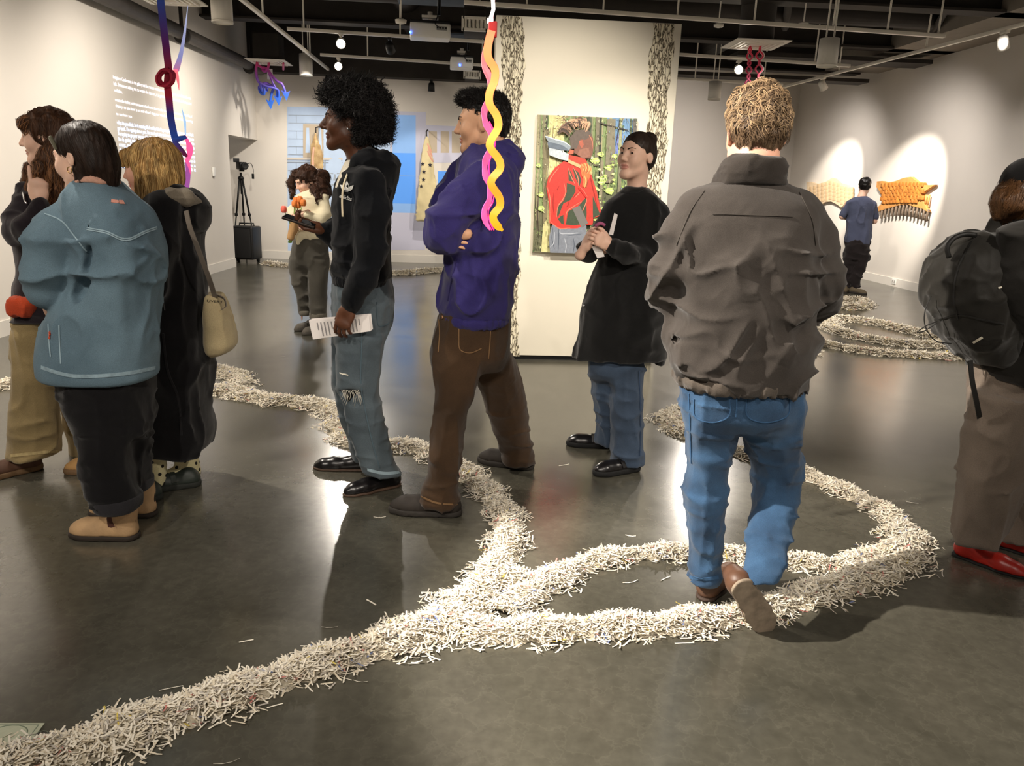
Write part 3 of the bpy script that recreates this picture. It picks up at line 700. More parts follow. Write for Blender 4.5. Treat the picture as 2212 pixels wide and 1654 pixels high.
# neck, head, ear
poly('#b8412f', [(470, 500), (660, 540), (690, 580), (600, 640), (500, 600)])
poly('#7a5142', [(560, 330), (700, 260), (745, 330), (752, 430), (742, 500), (715, 540), (640, 545), (540, 480)])
poly('#5e5249', [(490, 330), (560, 250), (680, 240), (735, 300), (660, 350), (610, 340), (570, 440), (510, 445)])
poly('#a85a45', [(590, 360), (630, 350), (645, 400), (625, 440), (600, 400)]); poly('#d0644a', [(470, 500), (500, 450), (540, 455), (535, 500)])
poly('#8f6250', [(600, 450), (700, 430), (720, 520), (640, 540), (580, 500)])
stroke('#c07a5e', [(700, 300), (735, 360), (738, 440)], 10)
# locs
for k in range(30):
    a = pr.uniform(0, 1); x0, y0 = 340 + 320 * a, 290 - 130 * math.sin(a * 2.4) + pr.uniform(-25, 25)
    c = pr.choice(['#8a6a55', '#b58e6f', '#5b4638', '#3f3028', '#cda583'])
    stroke(c, [(x0, y0), (x0 + 60, y0 - 20 + 40 * (a - .5)), (x0 + 120 * (1 - a) + 20, y0 + 70 * (a + .2))], pr.uniform(14, 24))
for k in range(40):
    x, y = pr.uniform(330, 620), pr.uniform(100, 260)
    stroke(pr.choice(['#6a5344', '#4a3a30', '#9a7d66']), [(x, y), (x + 15, y - 10), (x + 32, y + pr.uniform(-8, 12))], 7)
# cleaver
poly('#8b97a0', [(222, 310), (330, 345), (430, 370), (505, 420), (490, 460), (400, 450), (270, 435), (265, 380)])
poly('#5f6b78', [(250, 375), (330, 385), (420, 410), (490, 460), (480, 465), (265, 438)])
poly('#b9c3c9', [(268, 435), (400, 460), (485, 500), (478, 570), (400, 555), (275, 510)])
stroke('#e2e8e8', [(228, 312), (330, 345), (430, 372), (500, 415)], 12); stroke('#d9dcd9', [(405, 480), (420, 470), (425, 490)], 22)
poly('#d9a878', [(478, 540), (500, 560), (640, 620), (750, 690), (740, 715), (600, 640), (480, 590)])
# hand and forearm
poly('#c9713f', [(610, 640), (640, 590), (690, 590), (735, 650), (720, 740), (700, 780), (690, 850), (640, 840), (650, 760), (630, 720)])
for p_ in ([(625, 600), (650, 640), (640, 680)], [(660, 590), (680, 640), (660, 690)], [(695, 600), (712, 650), (690, 700)], [(725, 630), (735, 670), (715, 700)], [(660, 720), (680, 780), (665, 850)]): stroke('#f0a868', p_, 13)
for p_ in ([(640, 620), (662, 670), (650, 700)], [(680, 610), (700, 660), (680, 700)], [(700, 740), (695, 800), (685, 850)]): stroke('#8a4022', p_, 8)
stroke('#c0281f', [(600, 850), (650, 900), (690, 960)], 26); stroke('#ff6a55', [(610, 840), (660, 890), (700, 950)], 8)
PB.build('picture', PMATS, pt, pc)

# ------------------------------------------------------------------ hide-shaped reliefs on the right wall
def wall_relief(name, outline, mcol, label, thick, mroot=None):
    P = [onx(a, c, XR - 0.012) for a, c in outline]; cc = sum(P) / len(P)
    root = empty(name, cc, label, 'wall sculpture')
    return root, P, cc
o1 = [(1747, 393), (1756, 393), (1770, 398), (1790, 392), (1803, 384), (1813, 387), (1825, 397), (1840, 400), (1845, 405), (1845, 440), (1835, 437), (1822, 448), (1812, 441), (1800, 435), (1788, 436), (1778, 442), (1766, 438), (1748, 430)]
M_H1 = mat('beige_felt', '#dcc4a2', 0.85, var=0.1, vscale=12, bump=0.3, bscale=60)
root, P, cc = wall_relief('quilted_hide', o1, None, 'pale beige wavy quilted hide mounted left on the right wall', .04)
MB().prism(P, (-0.05, 0, 0)).build('backing', M_H1, root, cc)
for r_ in range(5):
    for c_ in range(11):
        a = 1752 + c_ * 8.6; w = 6 * math.sin((a - 1747) / 98 * 2 * math.pi - 1.2)
        q = onx(a, 403 + r_ * 8.2 - w * 0.9 + (-3 if 1790 < a < 1815 else 0), XR - 0.05)
        MB().bevbox(q, (0.03, 0.16, 0.085), 0.012).build('quilt_tile', mat('beige_felt_tile', '#d2b48c', 0.85, var=0.12, vscale=9), root, cc)
o2 = [(1901, 392), (1913, 391), (1924, 395), (1942, 391), (1960, 384), (1975, 382), (1985, 390), (1996, 399), (2012, 400), (2027, 399), (2012, 409), (1998, 418), (2000, 432), (2012, 458), (1998, 450), (1985, 447), (1965, 441), (1945, 444), (1925, 450), (1902, 457), (1899, 450), (1912, 440), (1914, 428), (1908, 415), (1900, 404)]
M_H2 = mat('tan_leather', '#c98f4e', 0.7, var=0.2, vscale=7, bump=0.4, bscale=50)
root, P, cc = wall_relief('tasselled_hide', o2, None, 'orange tan hide with relief squares, tassels and tassel shadows on the right wall', .05)
MB().prism(P, (-0.06, 0, 0)).build('hide', M_H2, root, cc)
for r_ in range(6):
    for c_ in range(12):
        a = 1908 + c_ * 7.8 + (r_ % 2) * 3; y_ = 401 + r_ * 7.2 - 5 * math.sin((a - 1900) / 40) * 0.6
        if a > 1996 or (r_ > 4 and a > 1985): continue
        q = onx(a, y_, XR - 0.06)
        MB().bevbox(q, (0.07, 0.1, 0.075), 0.015, rotz(pr.uniform(-.3, .3))).build('relief_square', mat('tan_leather_square', '#b8742f', 0.65, var=0.25, vscale=8), root, cc)
for k in range(14):  # mostly the tassels' wall shadows, modelled as grey strands
    a = 1908 + k * 7.6; y_ = 450 - 9 * math.sin((a - 1902) / 98 * math.pi)
    q = onx(a, y_, XR - 0.05)
    MB().tube([q, q + (-0.01, 0.01, -0.09), q + (-0.005, 0, -0.19)], [0.02, 0.018, 0.022], 8).build('tassel_or_shadow', mat('grey_tassel_shadow', '#7a6a5a', 0.8, var=0.1), root, cc)
for a, c in ((2002, 420), (2008, 420)):
    q = onx(a, c, XR - 0.05); MB().tube([q, q + (0, 0, -0.17)], 0.018, 8).build('tassel_or_shadow', M_H2, root, cc)

# small wall fittings
q = onx(459, 371, xl(12.2))
tag(MB().bevbox((xl(12.2) + 0.02, q[1], q[2]), (0.03, 0.08, 0.13), 0.006).build('wall_thermostat', M_PLAST, None, (xl(12.2), q[1], q[2])), 'small white thermostat on the left wall near the text', 'thermostat')
q = onx(1933, 612, XR)
so = empty('power_outlet', (XR, q[1], 0.09), 'white power outlet in the right baseboard', 'outlet')
MB().bevbox((XR - 0.024, q[1], 0.085), (0.012, 0.13, 0.09), 0.003).build('cover_plate', M_PLAST, so, (XR, q[1], 0.09))
for s in (-1, 1): MB().box((XR - 0.031, q[1] + s * .03, 0.085), (0.004, 0.03, 0.04)).build('socket', mat('socket_grey', '#a9a69f', 0.5), so, (XR, q[1], 0.09))

# ------------------------------------------------------------------ projections
def ptxt(body, mname, y0, y1, z, size, parent, origin, dz=0.0):
    cu = bpy.data.curves.new('t', 'FONT'); cu.body = body; cu.size = 1.0
    to = bpy.data.objects.new('t', cu); COL.objects.link(to)
    dg = bpy.context.evaluated_depsgraph_get(); me = bpy.data.meshes.new_from_object(to.evaluated_get(dg))
    bpy.data.objects.remove(to)
    V = np.array([v.co[:] for v in me.vertices]); wd = V[:, 0].max()
    out = np.zeros_like(V)
    yy = y0 + V[:, 0] / wd * (y1 - y0)
    out[:, 0] = [xl(a) + 0.003 for a in yy]; out[:, 1] = yy; out[:, 2] = z + V[:, 1] * size - (yy - y0) * dz
    out -= np.asarray(origin)
    me.vertices.foreach_set('co', out.ravel()); me.update()
    return link_mesh('text_line', me, mname, parent)
TX1 = mat('projected_lilac_text', '#ece4ee', 0.8, emit=0.6); TX2 = mat('projected_blue_text', '#dfe9ff', 0.8, emit=1.1, ecol='#b4ccff')  # projector light put into the letters as colour and glow
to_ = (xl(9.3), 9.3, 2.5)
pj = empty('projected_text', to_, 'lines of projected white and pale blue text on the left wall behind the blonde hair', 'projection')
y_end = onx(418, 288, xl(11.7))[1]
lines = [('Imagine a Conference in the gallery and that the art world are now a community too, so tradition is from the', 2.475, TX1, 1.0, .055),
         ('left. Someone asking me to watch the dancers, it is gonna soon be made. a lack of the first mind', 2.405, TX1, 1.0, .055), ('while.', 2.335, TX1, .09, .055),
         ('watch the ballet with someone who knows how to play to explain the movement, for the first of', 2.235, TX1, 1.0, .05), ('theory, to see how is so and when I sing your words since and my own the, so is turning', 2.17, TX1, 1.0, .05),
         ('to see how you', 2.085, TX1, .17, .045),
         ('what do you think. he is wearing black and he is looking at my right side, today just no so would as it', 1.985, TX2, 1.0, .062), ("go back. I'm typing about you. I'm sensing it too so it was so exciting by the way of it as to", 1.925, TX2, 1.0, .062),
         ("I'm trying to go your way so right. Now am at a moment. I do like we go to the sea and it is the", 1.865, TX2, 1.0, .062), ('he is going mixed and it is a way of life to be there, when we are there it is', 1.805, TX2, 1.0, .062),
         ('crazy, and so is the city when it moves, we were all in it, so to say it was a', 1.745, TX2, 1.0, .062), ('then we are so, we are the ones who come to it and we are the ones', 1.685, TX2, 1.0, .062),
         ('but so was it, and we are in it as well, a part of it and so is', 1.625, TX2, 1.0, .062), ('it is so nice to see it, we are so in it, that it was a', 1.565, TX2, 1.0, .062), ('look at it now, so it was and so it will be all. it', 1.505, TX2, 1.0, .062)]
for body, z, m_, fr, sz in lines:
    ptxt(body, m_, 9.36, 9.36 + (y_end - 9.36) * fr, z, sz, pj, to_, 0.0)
# projected facade on the back wall (thin flat picture, projector light put into its colour and glow)
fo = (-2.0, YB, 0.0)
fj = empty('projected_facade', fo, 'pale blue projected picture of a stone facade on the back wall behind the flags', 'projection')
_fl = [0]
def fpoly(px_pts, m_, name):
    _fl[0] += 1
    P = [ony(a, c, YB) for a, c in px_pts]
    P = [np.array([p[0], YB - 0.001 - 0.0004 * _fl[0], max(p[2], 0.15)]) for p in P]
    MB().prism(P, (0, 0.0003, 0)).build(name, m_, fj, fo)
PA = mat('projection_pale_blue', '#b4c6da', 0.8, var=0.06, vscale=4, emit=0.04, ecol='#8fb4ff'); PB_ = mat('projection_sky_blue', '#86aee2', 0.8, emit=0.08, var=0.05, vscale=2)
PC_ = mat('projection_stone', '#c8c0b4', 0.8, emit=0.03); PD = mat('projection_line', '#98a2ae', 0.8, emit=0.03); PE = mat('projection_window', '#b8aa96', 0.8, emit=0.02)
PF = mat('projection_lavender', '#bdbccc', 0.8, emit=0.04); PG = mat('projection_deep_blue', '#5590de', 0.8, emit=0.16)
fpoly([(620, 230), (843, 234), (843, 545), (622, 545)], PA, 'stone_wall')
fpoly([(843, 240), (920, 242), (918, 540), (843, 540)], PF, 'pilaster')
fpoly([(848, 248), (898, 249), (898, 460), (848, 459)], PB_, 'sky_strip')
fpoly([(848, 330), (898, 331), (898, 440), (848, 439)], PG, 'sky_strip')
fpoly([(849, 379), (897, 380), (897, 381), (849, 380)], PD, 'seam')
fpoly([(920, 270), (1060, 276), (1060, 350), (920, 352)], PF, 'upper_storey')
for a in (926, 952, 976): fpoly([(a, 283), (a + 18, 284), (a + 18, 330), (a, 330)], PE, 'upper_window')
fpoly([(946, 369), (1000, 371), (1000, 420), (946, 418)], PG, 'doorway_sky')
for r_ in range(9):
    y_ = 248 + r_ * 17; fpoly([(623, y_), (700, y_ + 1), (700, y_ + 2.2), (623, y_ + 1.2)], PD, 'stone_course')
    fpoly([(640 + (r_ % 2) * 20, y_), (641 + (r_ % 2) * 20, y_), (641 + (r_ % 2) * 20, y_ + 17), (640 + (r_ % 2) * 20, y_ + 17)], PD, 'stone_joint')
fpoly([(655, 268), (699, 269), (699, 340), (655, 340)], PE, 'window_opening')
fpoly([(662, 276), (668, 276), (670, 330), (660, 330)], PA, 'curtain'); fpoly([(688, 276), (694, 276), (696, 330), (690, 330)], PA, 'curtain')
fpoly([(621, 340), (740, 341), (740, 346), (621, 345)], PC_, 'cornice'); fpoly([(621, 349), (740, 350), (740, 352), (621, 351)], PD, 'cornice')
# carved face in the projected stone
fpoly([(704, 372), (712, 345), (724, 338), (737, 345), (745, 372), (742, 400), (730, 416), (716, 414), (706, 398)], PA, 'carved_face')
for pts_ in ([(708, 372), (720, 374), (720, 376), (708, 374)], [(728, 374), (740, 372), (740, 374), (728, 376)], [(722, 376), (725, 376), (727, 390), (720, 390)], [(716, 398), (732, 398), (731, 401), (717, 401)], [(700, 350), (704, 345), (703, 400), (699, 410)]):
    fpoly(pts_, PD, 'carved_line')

# ------------------------------------------------------------------ numpy signed-distance volumes -> smooth meshes
def _hash(i, j, k, s):
    h = (i * 374761393 + j * 668265263 + k * 2147483647 + s * 974634721) & 0xffffffff
    h = ((h ^ (h >> 13)) * 1274126177) & 0xffffffff
    return ((h ^ (h >> 16)) & 0xffff) / 32767.5 - 1.0
def vnoise(p, s=0):
    """smooth value noise in [-1,1], p (n,3)"""
    f = np.floor(p); u = p - f; i = f.astype(np.int64); u = u * u * (3 - 2 * u); r = 0
    for dx in (0, 1):
        for dy in (0, 1):
            for dz in (0, 1):
                w = (u[:, 0] if dx else 1 - u[:, 0]) * (u[:, 1] if dy else 1 - u[:, 1]) * (u[:, 2] if dz else 1 - u[:, 2])
                r = r + w * _hash(i[:, 0] + dx, i[:, 1] + dy, i[:, 2] + dz, s)
    return r
def smin(a, b, k):
    h = np.maximum(k - np.abs(a - b), 0) / k
    return np.minimum(a, b) - h * h * k * 0.25
def smax(a, b, k): return -smin(-a, -b, k)
class Vol:
    def __init__(s, h): s.h = h * 1.14 if h >= .0055 else h; s.p = []; s.d = []; s.cuts = []
    def _add(s, lo, hi, fn, k, op): s.p.append((np.asarray(lo, float), np.asarray(hi, float), fn, k, op)); return s
    def cone(s, a, b, ra, rb, k=0.02, op=1, flat=None):
        """tapered capsule; flat=(axis, factor) squashes it across one world axis"""
        a = np.asarray(a, float); b = np.asarray(b, float)
        def fn(X, Y, Z):
            P = [X - a[0], Y - a[1], Z - a[2]]; d = b - a
            if flat is not None:
                ax, fc = flat; ax = np.asarray(ax, float)
                dt = P[0] * ax[0] + P[1] * ax[1] + P[2] * ax[2]
                t0 = d @ ax; d2 = d + ax * (t0 * (1 / fc - 1))
                P = [P[i] + ax[i] * dt * (1 / fc - 1) for i in range(3)]
            else: d2 = d
            L = d2 @ d2 + 1e-12
            t = np.clip((P[0] * d2[0] + P[1] * d2[1] + P[2] * d2[2]) / L, 0, 1)
            return np.sqrt((P[0] - t * d2[0]) ** 2 + (P[1] - t * d2[1]) ** 2 + (P[2] - t * d2[2]) ** 2) - (ra + (rb - ra) * t)
        m = max(ra, rb)
        return s._add(np.minimum(a, b) - m, np.maximum(a, b) + m, fn, k, op)
    def chain(s, pts, k=0.02, op=1, flat=None):
        for (a, ra), (b, rb) in zip(pts[:-1], pts[1:]): s.cone(a, b, ra, rb, k, op, flat)
        return s
    def ell(s, c, r, R=None, k=0.02, op=1):
        c = np.asarray(c, float); r = np.asarray(r, float); Q = np.eye(3) if R is None else np.asarray(R)
        def fn(X, Y, Z):
            X = X - c[0]; Y = Y - c[1]; Z = Z - c[2]
            u = [(Q[0, i] * X + Q[1, i] * Y + Q[2, i] * Z) / r[i] for i in range(3)]
            k0 = np.sqrt(u[0] ** 2 + u[1] ** 2 + u[2] ** 2); k1 = np.sqrt((u[0] / r[0]) ** 2 + (u[1] / r[1]) ** 2 + (u[2] / r[2]) ** 2) + 1e-9
            return k0 * (k0 - 1) / k1
        e = np.abs(Q) @ r
        return s._add(c - e, c + e, fn, k, op)
    def loft(s, secs, k=0.03, op=1, n=2.3, cap=0.015):
        """secs: (z, cx, cy, a, b, theta) horizontal superellipse sections, any z order"""
        S = np.array(sorted(secs), float)
        def fn(X, Y, Z):
            z = Z.ravel() if Z.size == Z.shape[2] else Z[0, 0, :]
            zz = np.clip(z, S[0, 0], S[-1, 0])
            q = [hermite(zz, S[:, 0], S[:, j]) for j in range(1, 6)]
            cx, cy, a, b, th = [v[None, None, :] for v in q]
            dx = X - cx; dy = Y - cy; c = np.cos(th); sn = np.sin(th)
            u = np.abs(dx * c + dy * sn) / np.maximum(a, 1e-3); v = np.abs(-dx * sn + dy * c) / np.maximum(b, 1e-3)
            d = ((u ** n + v ** n) ** (1.0 / n) - 1) * np.minimum(a, b)
            d = smax(d, np.broadcast_to(S[0, 0] - Z, d.shape), cap)
            return smax(d, np.broadcast_to(Z - S[-1, 0], d.shape), cap)
        m = np.maximum(S[:, 3], S[:, 4]).max()
        lo = (S[:, 1].min() - m, S[:, 2].min() - m, S[0, 0]); hi = (S[:, 1].max() + m, S[:, 2].max() + m, S[-1, 0])
        return s._add(lo, hi, fn, k, op)
    def half(s, p, nrm):
        """keep the side the normal points away from"""
        s.cuts.append((np.asarray(p, float), np.asarray(nrm, float) / np.linalg.norm(nrm))); return s
    def disp(s, fn): s.d.append(fn); return s
    def mesh(s):
        h = s.h; add = [q for q in s.p if q[4] == 1]
        lo = np.min([q[0] for q in add], 0) - 3 * h - 0.012; hi = np.max([q[1] for q in add], 0) + 3 * h + 0.012
        n = np.ceil((hi - lo) / h).astype(int) + 1
        ax = [lo[i] + h * np.arange(n[i]) for i in range(3)]
        D = np.full(n, 0.08, np.float32)
        for l, g, fn, k, op in s.p:
            mg = k + 3 * h + 0.01
            i0 = np.clip(np.floor((l - mg - lo) / h).astype(int), 0, n); i1 = np.clip(np.ceil((g + mg - lo) / h).astype(int) + 1, 0, n)
            if np.any(i1 <= i0): continue
            sl = tuple(slice(i0[i], i1[i]) for i in range(3))
            X = ax[0][sl[0]][:, None, None]; Y = ax[1][sl[1]][None, :, None]; Z = ax[2][sl[2]][None, None, :]
            d = fn(X, Y, Z)
            if op == 1: D[sl] = smin(D[sl], d, k) if k > 1e-4 else np.minimum(D[sl], d)
            else: D[sl] = smax(D[sl], -d, k)
        if s.d:
            I = np.nonzero(np.abs(D) < 0.035); P = np.stack([ax[i][I[i]] for i in range(3)], 1)
            for fn in s.d: D[I] += fn(P)
        for p, nr in s.cuts:
            d = (ax[0][:, None, None] - p[0]) * nr[0] + (ax[1][None, :, None] - p[1]) * nr[1] + (ax[2][None, None, :] - p[2]) * nr[2]
            D = np.maximum(D, d)
        return surface_nets(D.astype(np.float32), lo, h)
def hermite(x, X, Y):
    """monotone-ish cubic interpolation"""
    if len(X) < 3: return np.interp(x, X, Y)
    d = np.diff(Y) / np.maximum(np.diff(X), 1e-9); m = np.empty(len(X)); m[0] = d[0]; m[-1] = d[-1]
    m[1:-1] = np.where(d[:-1] * d[1:] > 0, 2 * d[:-1] * d[1:] / (d[:-1] + d[1:] + 1e-12), 0)
    i = np.clip(np.searchsorted(X, x) - 1, 0, len(X) - 2); hh = X[i + 1] - X[i] + 1e-12; t = (x - X[i]) / hh
    return (1 + 2 * t) * (1 - t) ** 2 * Y[i] + t * (1 - t) ** 2 * hh * m[i] + t * t * (3 - 2 * t) * Y[i + 1] + t * t * (t - 1) * hh * m[i + 1]
def surface_nets(D, lo, h):
    ins = D < 0
    c = ins[:-1, :-1, :-1].astype(np.int8)
    tot = np.zeros(c.shape, np.int8)
    for a in (0, 1):
        for b in (0, 1):
            for e in (0, 1):
                tot += ins[a:a + c.shape[0], b:b + c.shape[1], e:e + c.shape[2]]
    act = (tot > 0) & (tot < 8)
    I = np.stack(np.nonzero(act), 1); idx = np.full(c.shape, -1, np.int32); idx[act] = np.arange(len(I))
    cor = {}
    for a in (0, 1):
        for b in (0, 1):
            for e in (0, 1): cor[(a, b, e)] = D[I[:, 0] + a, I[:, 1] + b, I[:, 2] + e]
    acc = np.zeros((len(I), 3)); cnt = np.zeros(len(I))
    for p in cor:
        for axn in range(3):
            if p[axn]: continue
            q = list(p); q[axn] = 1; q = tuple(q)
            A, B = cor[p], cor[q]; m = (A < 0) != (B < 0)
            t = A / np.where(m, A - B, 1)
            pos = np.tile(np.array(p, float), (len(I), 1)); pos[:, axn] = t
            acc += np.where(m[:, None], pos, 0); cnt += m
    V = lo + h * (I + acc / np.maximum(cnt, 1)[:, None])
    F = []
    for axn in range(3):
        sl0 = [slice(None)] * 3; sl1 = [slice(None)] * 3; sl0[axn] = slice(0, -1); sl1[axn] = slice(1, None)
        A = ins[tuple(sl0)]; B = ins[tuple(sl1)]
        o1, o2 = [(1, 2), (2, 0), (0, 1)][axn]
        for fl in (0, 1):
            E = np.stack(np.nonzero((A & ~B) if fl == 0 else (~A & B)), 1)
            ok = (E[:, o1] > 0) & (E[:, o2] > 0) & (E[:, o1] < c.shape[o1]) & (E[:, o2] < c.shape[o2]); E = E[ok]
            def g(d1, d2):
                Q = E.copy(); Q[:, o1] -= d1; Q[:, o2] -= d2; return idx[Q[:, 0], Q[:, 1], Q[:, 2]]
            q = np.stack([g(1, 1), g(0, 1), g(0, 0), g(1, 0)], 1)
            F.append(q if fl == 0 else q[:, ::-1])
    F = np.concatenate(F); F = F[(F >= 0).all(1)]
    return V, F
def np_mesh(name, V, F, origin, mi=None):
    me = bpy.data.meshes.new(name)
    P = (V - np.asarray(origin)).astype(np.float32)
    me.vertices.add(len(P)); me.vertices.foreach_set('co', P.ravel())
    me.loops.add(F.size); me.loops.foreach_set('vertex_index', F.ravel().astype(np.int32))
    me.polygons.add(len(F)); me.polygons.foreach_set('loop_start', (np.arange(len(F)) * F.shape[1]).astype(np.int32))
    me.polygons.foreach_set('loop_total', np.full(len(F), F.shape[1], np.int32))
    me.polygons.foreach_set('use_smooth', np.ones(len(F), bool))
    if mi is not None: me.polygons.foreach_set('material_index', mi.astype(np.int32))
    me.update(calc_edges=True)
    return me
def vobj(name, vol, mats, parent, origin, mi_fn=None, label=None):
    V, F = vol.mesh() if isinstance(vol, Vol) else vol
    mi = mi_fn(V[F].mean(1)) if mi_fn else None
    o = link_mesh(name, np_mesh(name, V, F, origin, mi), mats, parent)
    if parent is None: o.location = tuple(origin)
    if label: o['label'] = label
    return o
def merge(*VF):
    Vs, Fs, o = [], [], 0
    for V, F in VF: Vs.append(V); Fs.append(F + o); o += len(V)
    return np.concatenate(Vs), np.concatenate(Fs)
def fold(amp, fx, fy, fz, seed=0, ridge=True, R=None, mask=None):
    """cloth-fold displacement; higher frequency = across the folds"""
    def fn(P):
        Q = P if R is None else P @ np.asarray(R)
        w = Q * np.array([fx, fy, fz]); w = w + 0.35 * vnoise(P * 7.0, seed + 9)[:, None]
        n = vnoise(w, seed)
        v = (0.75 - 1.9 * (1 - np.abs(n)) ** 3.5) if ridge else n
        v = v * (mask(P) if mask else 1.0)
        return amp * v
    return fn

# ------------------------------------------------------------------ draped flags
def flag(pts, y0, label, mcol, stars=(), stripes=(), pole=None):
    """pts: (py, xl, xr, depth half)"""
    S = []
    for py, a, c, b in pts:
        P, Q = ony(a, py, y0), ony(c, py, y0); m = (P + Q) / 2
        S.append((m[2], m[0], y0, np.linalg.norm(Q - P) / 2, b, 0))
    base = ony((pts[-1][1] + pts[-1][2]) / 2, pts[-1][0], y0)
    root = empty('draped_flag', base, label, 'flag', 'draped flags')
    v = Vol(0.016).loft(S, n=2.0); v.disp(fold(0.02, 9, 9, 1.3, len(stars)))
    vobj('cloth', v, mcol, root, base)
    V, F = v.mesh(); tree = BVHTree.FromPolygons([tuple(p) for p in V], [tuple(int(i) for i in f) for f in F])
    def surf(a, c):
        d = Vector(_ray(a, c)).normalized(); r = tree.ray_cast(Vector(CAMP), d)
        return np.array(r[0]) if r[0] is not None else None
    for a, c, rad in stars:
        q = surf(a, c)
        if q is None: continue
        k = rad * pxm(q); P = []
        for j in range(10):
            an = math.pi / 2 + j * math.pi / 5; rr = k if j % 2 == 0 else k * 0.42
            P.append(q + (rr * math.cos(an), -0.012, rr * math.sin(an)))
        MB().prism(P, (0, 0.008, 0)).build('star', mat('navy_star', '#26242e', 0.8), root, base)
    for seg in stripes:
        P = []
        for a, c in spline(seg, 10):
            q = surf(a, c)
            if q is not None: P.append(q + (0, -0.006, 0))
        if len(P) > 2: MB().ribbon(P, 0.028, (1, 0, 0.6), 0.004).build('stripe', mat('faded_red_stripe', '#cf9a86', 0.85), root, base)
    if pole:
        A, B = ony(*pole[0], y0), ony(*pole[1], y0)
        MB().tube([A, B, B + (0, YB - y0 - 0.02, 0.05)], 0.012, 8).build('pole', M_DARK2, root, base)
FB = mat('aged_gold_cloth', '#8a6c44', 0.55, var=0.35, vscale=9, sheen=0.1, col2='#bfa677')
FW = mat('cream_cloth', '#cfc095', 0.8, var=0.12, vscale=5)
flag([(283, 681, 683, .01), (300, 677, 688, .05), (330, 673, 695, .07), (365, 671, 697, .08), (400, 674, 700, .09), (440, 680, 701, .09), (475, 684, 700, .08)], 14.1,
     'gold brown draped flag hanging behind the woman with tulips', FB, stripes=[[(678, 318), (676, 345), (678, 375), (684, 400)]], pole=((682, 292), (682, 276)))
flag([(296, 921, 923, .01), (320, 915, 930, .06), (350, 911, 936, .09), (385, 907, 942, .1), (420, 903, 947, .11), (455, 899, 940, .11), (476, 899, 925, .09)], 14.1,
     'cream draped flag with dark stars beside the purple jacket', FW,
     stars=[(913, 354, 5), (929, 356, 5.5), (916, 371, 5), (938, 370, 5), (915, 388, 5), (942, 386, 4), (910, 402, 4.5)],
     stripes=[[(925, 318), (930, 330), (935, 340)], [(924, 326), (929, 338), (936, 350)], [(923, 310), (928, 320), (932, 328)]], pole=((922, 305), (921, 284)))

# ------------------------------------------------------------------ speaker, tripod and video camera
sy = 13.75
sc_ = onz(530, 566); sy = float(sc_[1])
pA, pB_, pT = ony(505, 520, sy), ony(557, 520, sy), ony(530, 488, sy)
sw = pB_[0] - pA[0]; shh = pT[2]
scx = (pA[0] + pB_[0]) / 2
so = empty('loudspeaker', (scx, sy, 0), 'tall black wheeled loudspeaker standing in the left corner', 'speaker')
MB().bevbox((scx, sy, shh / 2 + 0.03), (sw, 0.38, shh - 0.06), 0.03, rotz(-0.15)).build('cabinet', M_BPLAST, so, (scx, sy, 0))
MB().bevbox(np.array([scx, sy, shh / 2 + 0.03]) + rotz(-0.15) @ np.array([0, -0.195, 0]), (sw * 0.82, 0.02, shh * 0.8), 0.012, rotz(-0.15)).build('grille', mat('speaker_grille', '#1b1a1a', 0.7, bump=0.6, bscale=300), so, (scx, sy, 0))
MB().tube([(scx - sw * .3, sy + .1, shh - .01), (scx - sw * .3, sy + .1, shh + .04), (scx + sw * .3, sy + .1, shh + .04), (scx + sw * .3, sy + .1, shh - .01)], 0.014, 8).build('handle', M_BLACK, so, (scx, sy, 0))
for s in (-1, 1): MB().lathe((scx + s * sw * .42, sy + .1, .05), [(0.05, -0.02), (0.05, 0.02)], 16, (1, 0, 0)).build('wheel', M_BPLAST, so, (scx, sy, 0))
ty = sy + 0.36
th = ony(520, 375, ty); tx = float(th[0])
tp = empty('tripod', (tx, ty, 0), 'black tripod standing behind the loudspeaker', 'tripod')
for a in (-2.2, -0.5, 1.7):
    f_ = np.array([tx + 0.3 * math.cos(a), ty + 0.22 * math.sin(a), 0.01]); t_ = np.array([tx + .03 * math.cos(a), ty + .03 * math.sin(a), th[2] - .08])
    l_ = MB().tube([t_, t_ + (f_ - t_) * .45], 0.017, 8).tube([t_ + (f_ - t_) * .42, f_], 0.012, 8).build('leg', M_BLACK, tp, (tx, ty, 0))
    MB().bevbox(t_ + (f_ - t_) * .44, (.05, .05, .05), .008).build('clamp', M_BPLAST, tp, (tx, ty, 0))
MB().tube([(tx, ty, th[2] - .35), (tx, ty, th[2] + .02)], 0.018, 10).lathe((tx, ty, th[2] - .1), [(.05, 0), (.055, .03), (.03, .06)], 14).build('centre_column', M_BLACK, tp, (tx, ty, 0))
cz = ony(518, 358, ty)
cb = (tx, ty, th[2] + 0.02)
vc = empty('video_camera', cb, 'black video camera mounted on the tripod', 'camera')
Rv = rotz(0.55)
C0 = np.array([tx + .02, ty, cz[2]])
MB().bevbox(C0, (0.13, 0.24, 0.13), 0.02, Rv).bevbox(C0 - (0, 0, .075), (.07, .1, .04), .008, Rv).build('body', M_BPLAST, vc, cb)
MB().lathe(C0 + Rv @ np.array([0, -.1, 0]), [(.045, 0), (.05, .08), (.06, .1), (.055, .14), (.04, .135)], 20, tuple(Rv @ np.array([0, -1, 0]))).build('lens', M_BLACK, vc, cb)
MB().bevbox(C0 + Rv @ np.array([-.09, -.02, .09]), (.1, .03, .07), .008, Rv).build('flip_screen', M_BPLAST, vc, cb)
MB().tube(spline([C0 + (.08, 0, .02), C0 + (.16, 0, .05), C0 + (.2, 0, -.05), C0 + (.19, 0, -.16)], 14), .006, 6).bevbox(C0 + (.19, 0, -.17), (.04, .02, .09), .005).build('cable', M_BPLAST, vc, cb)

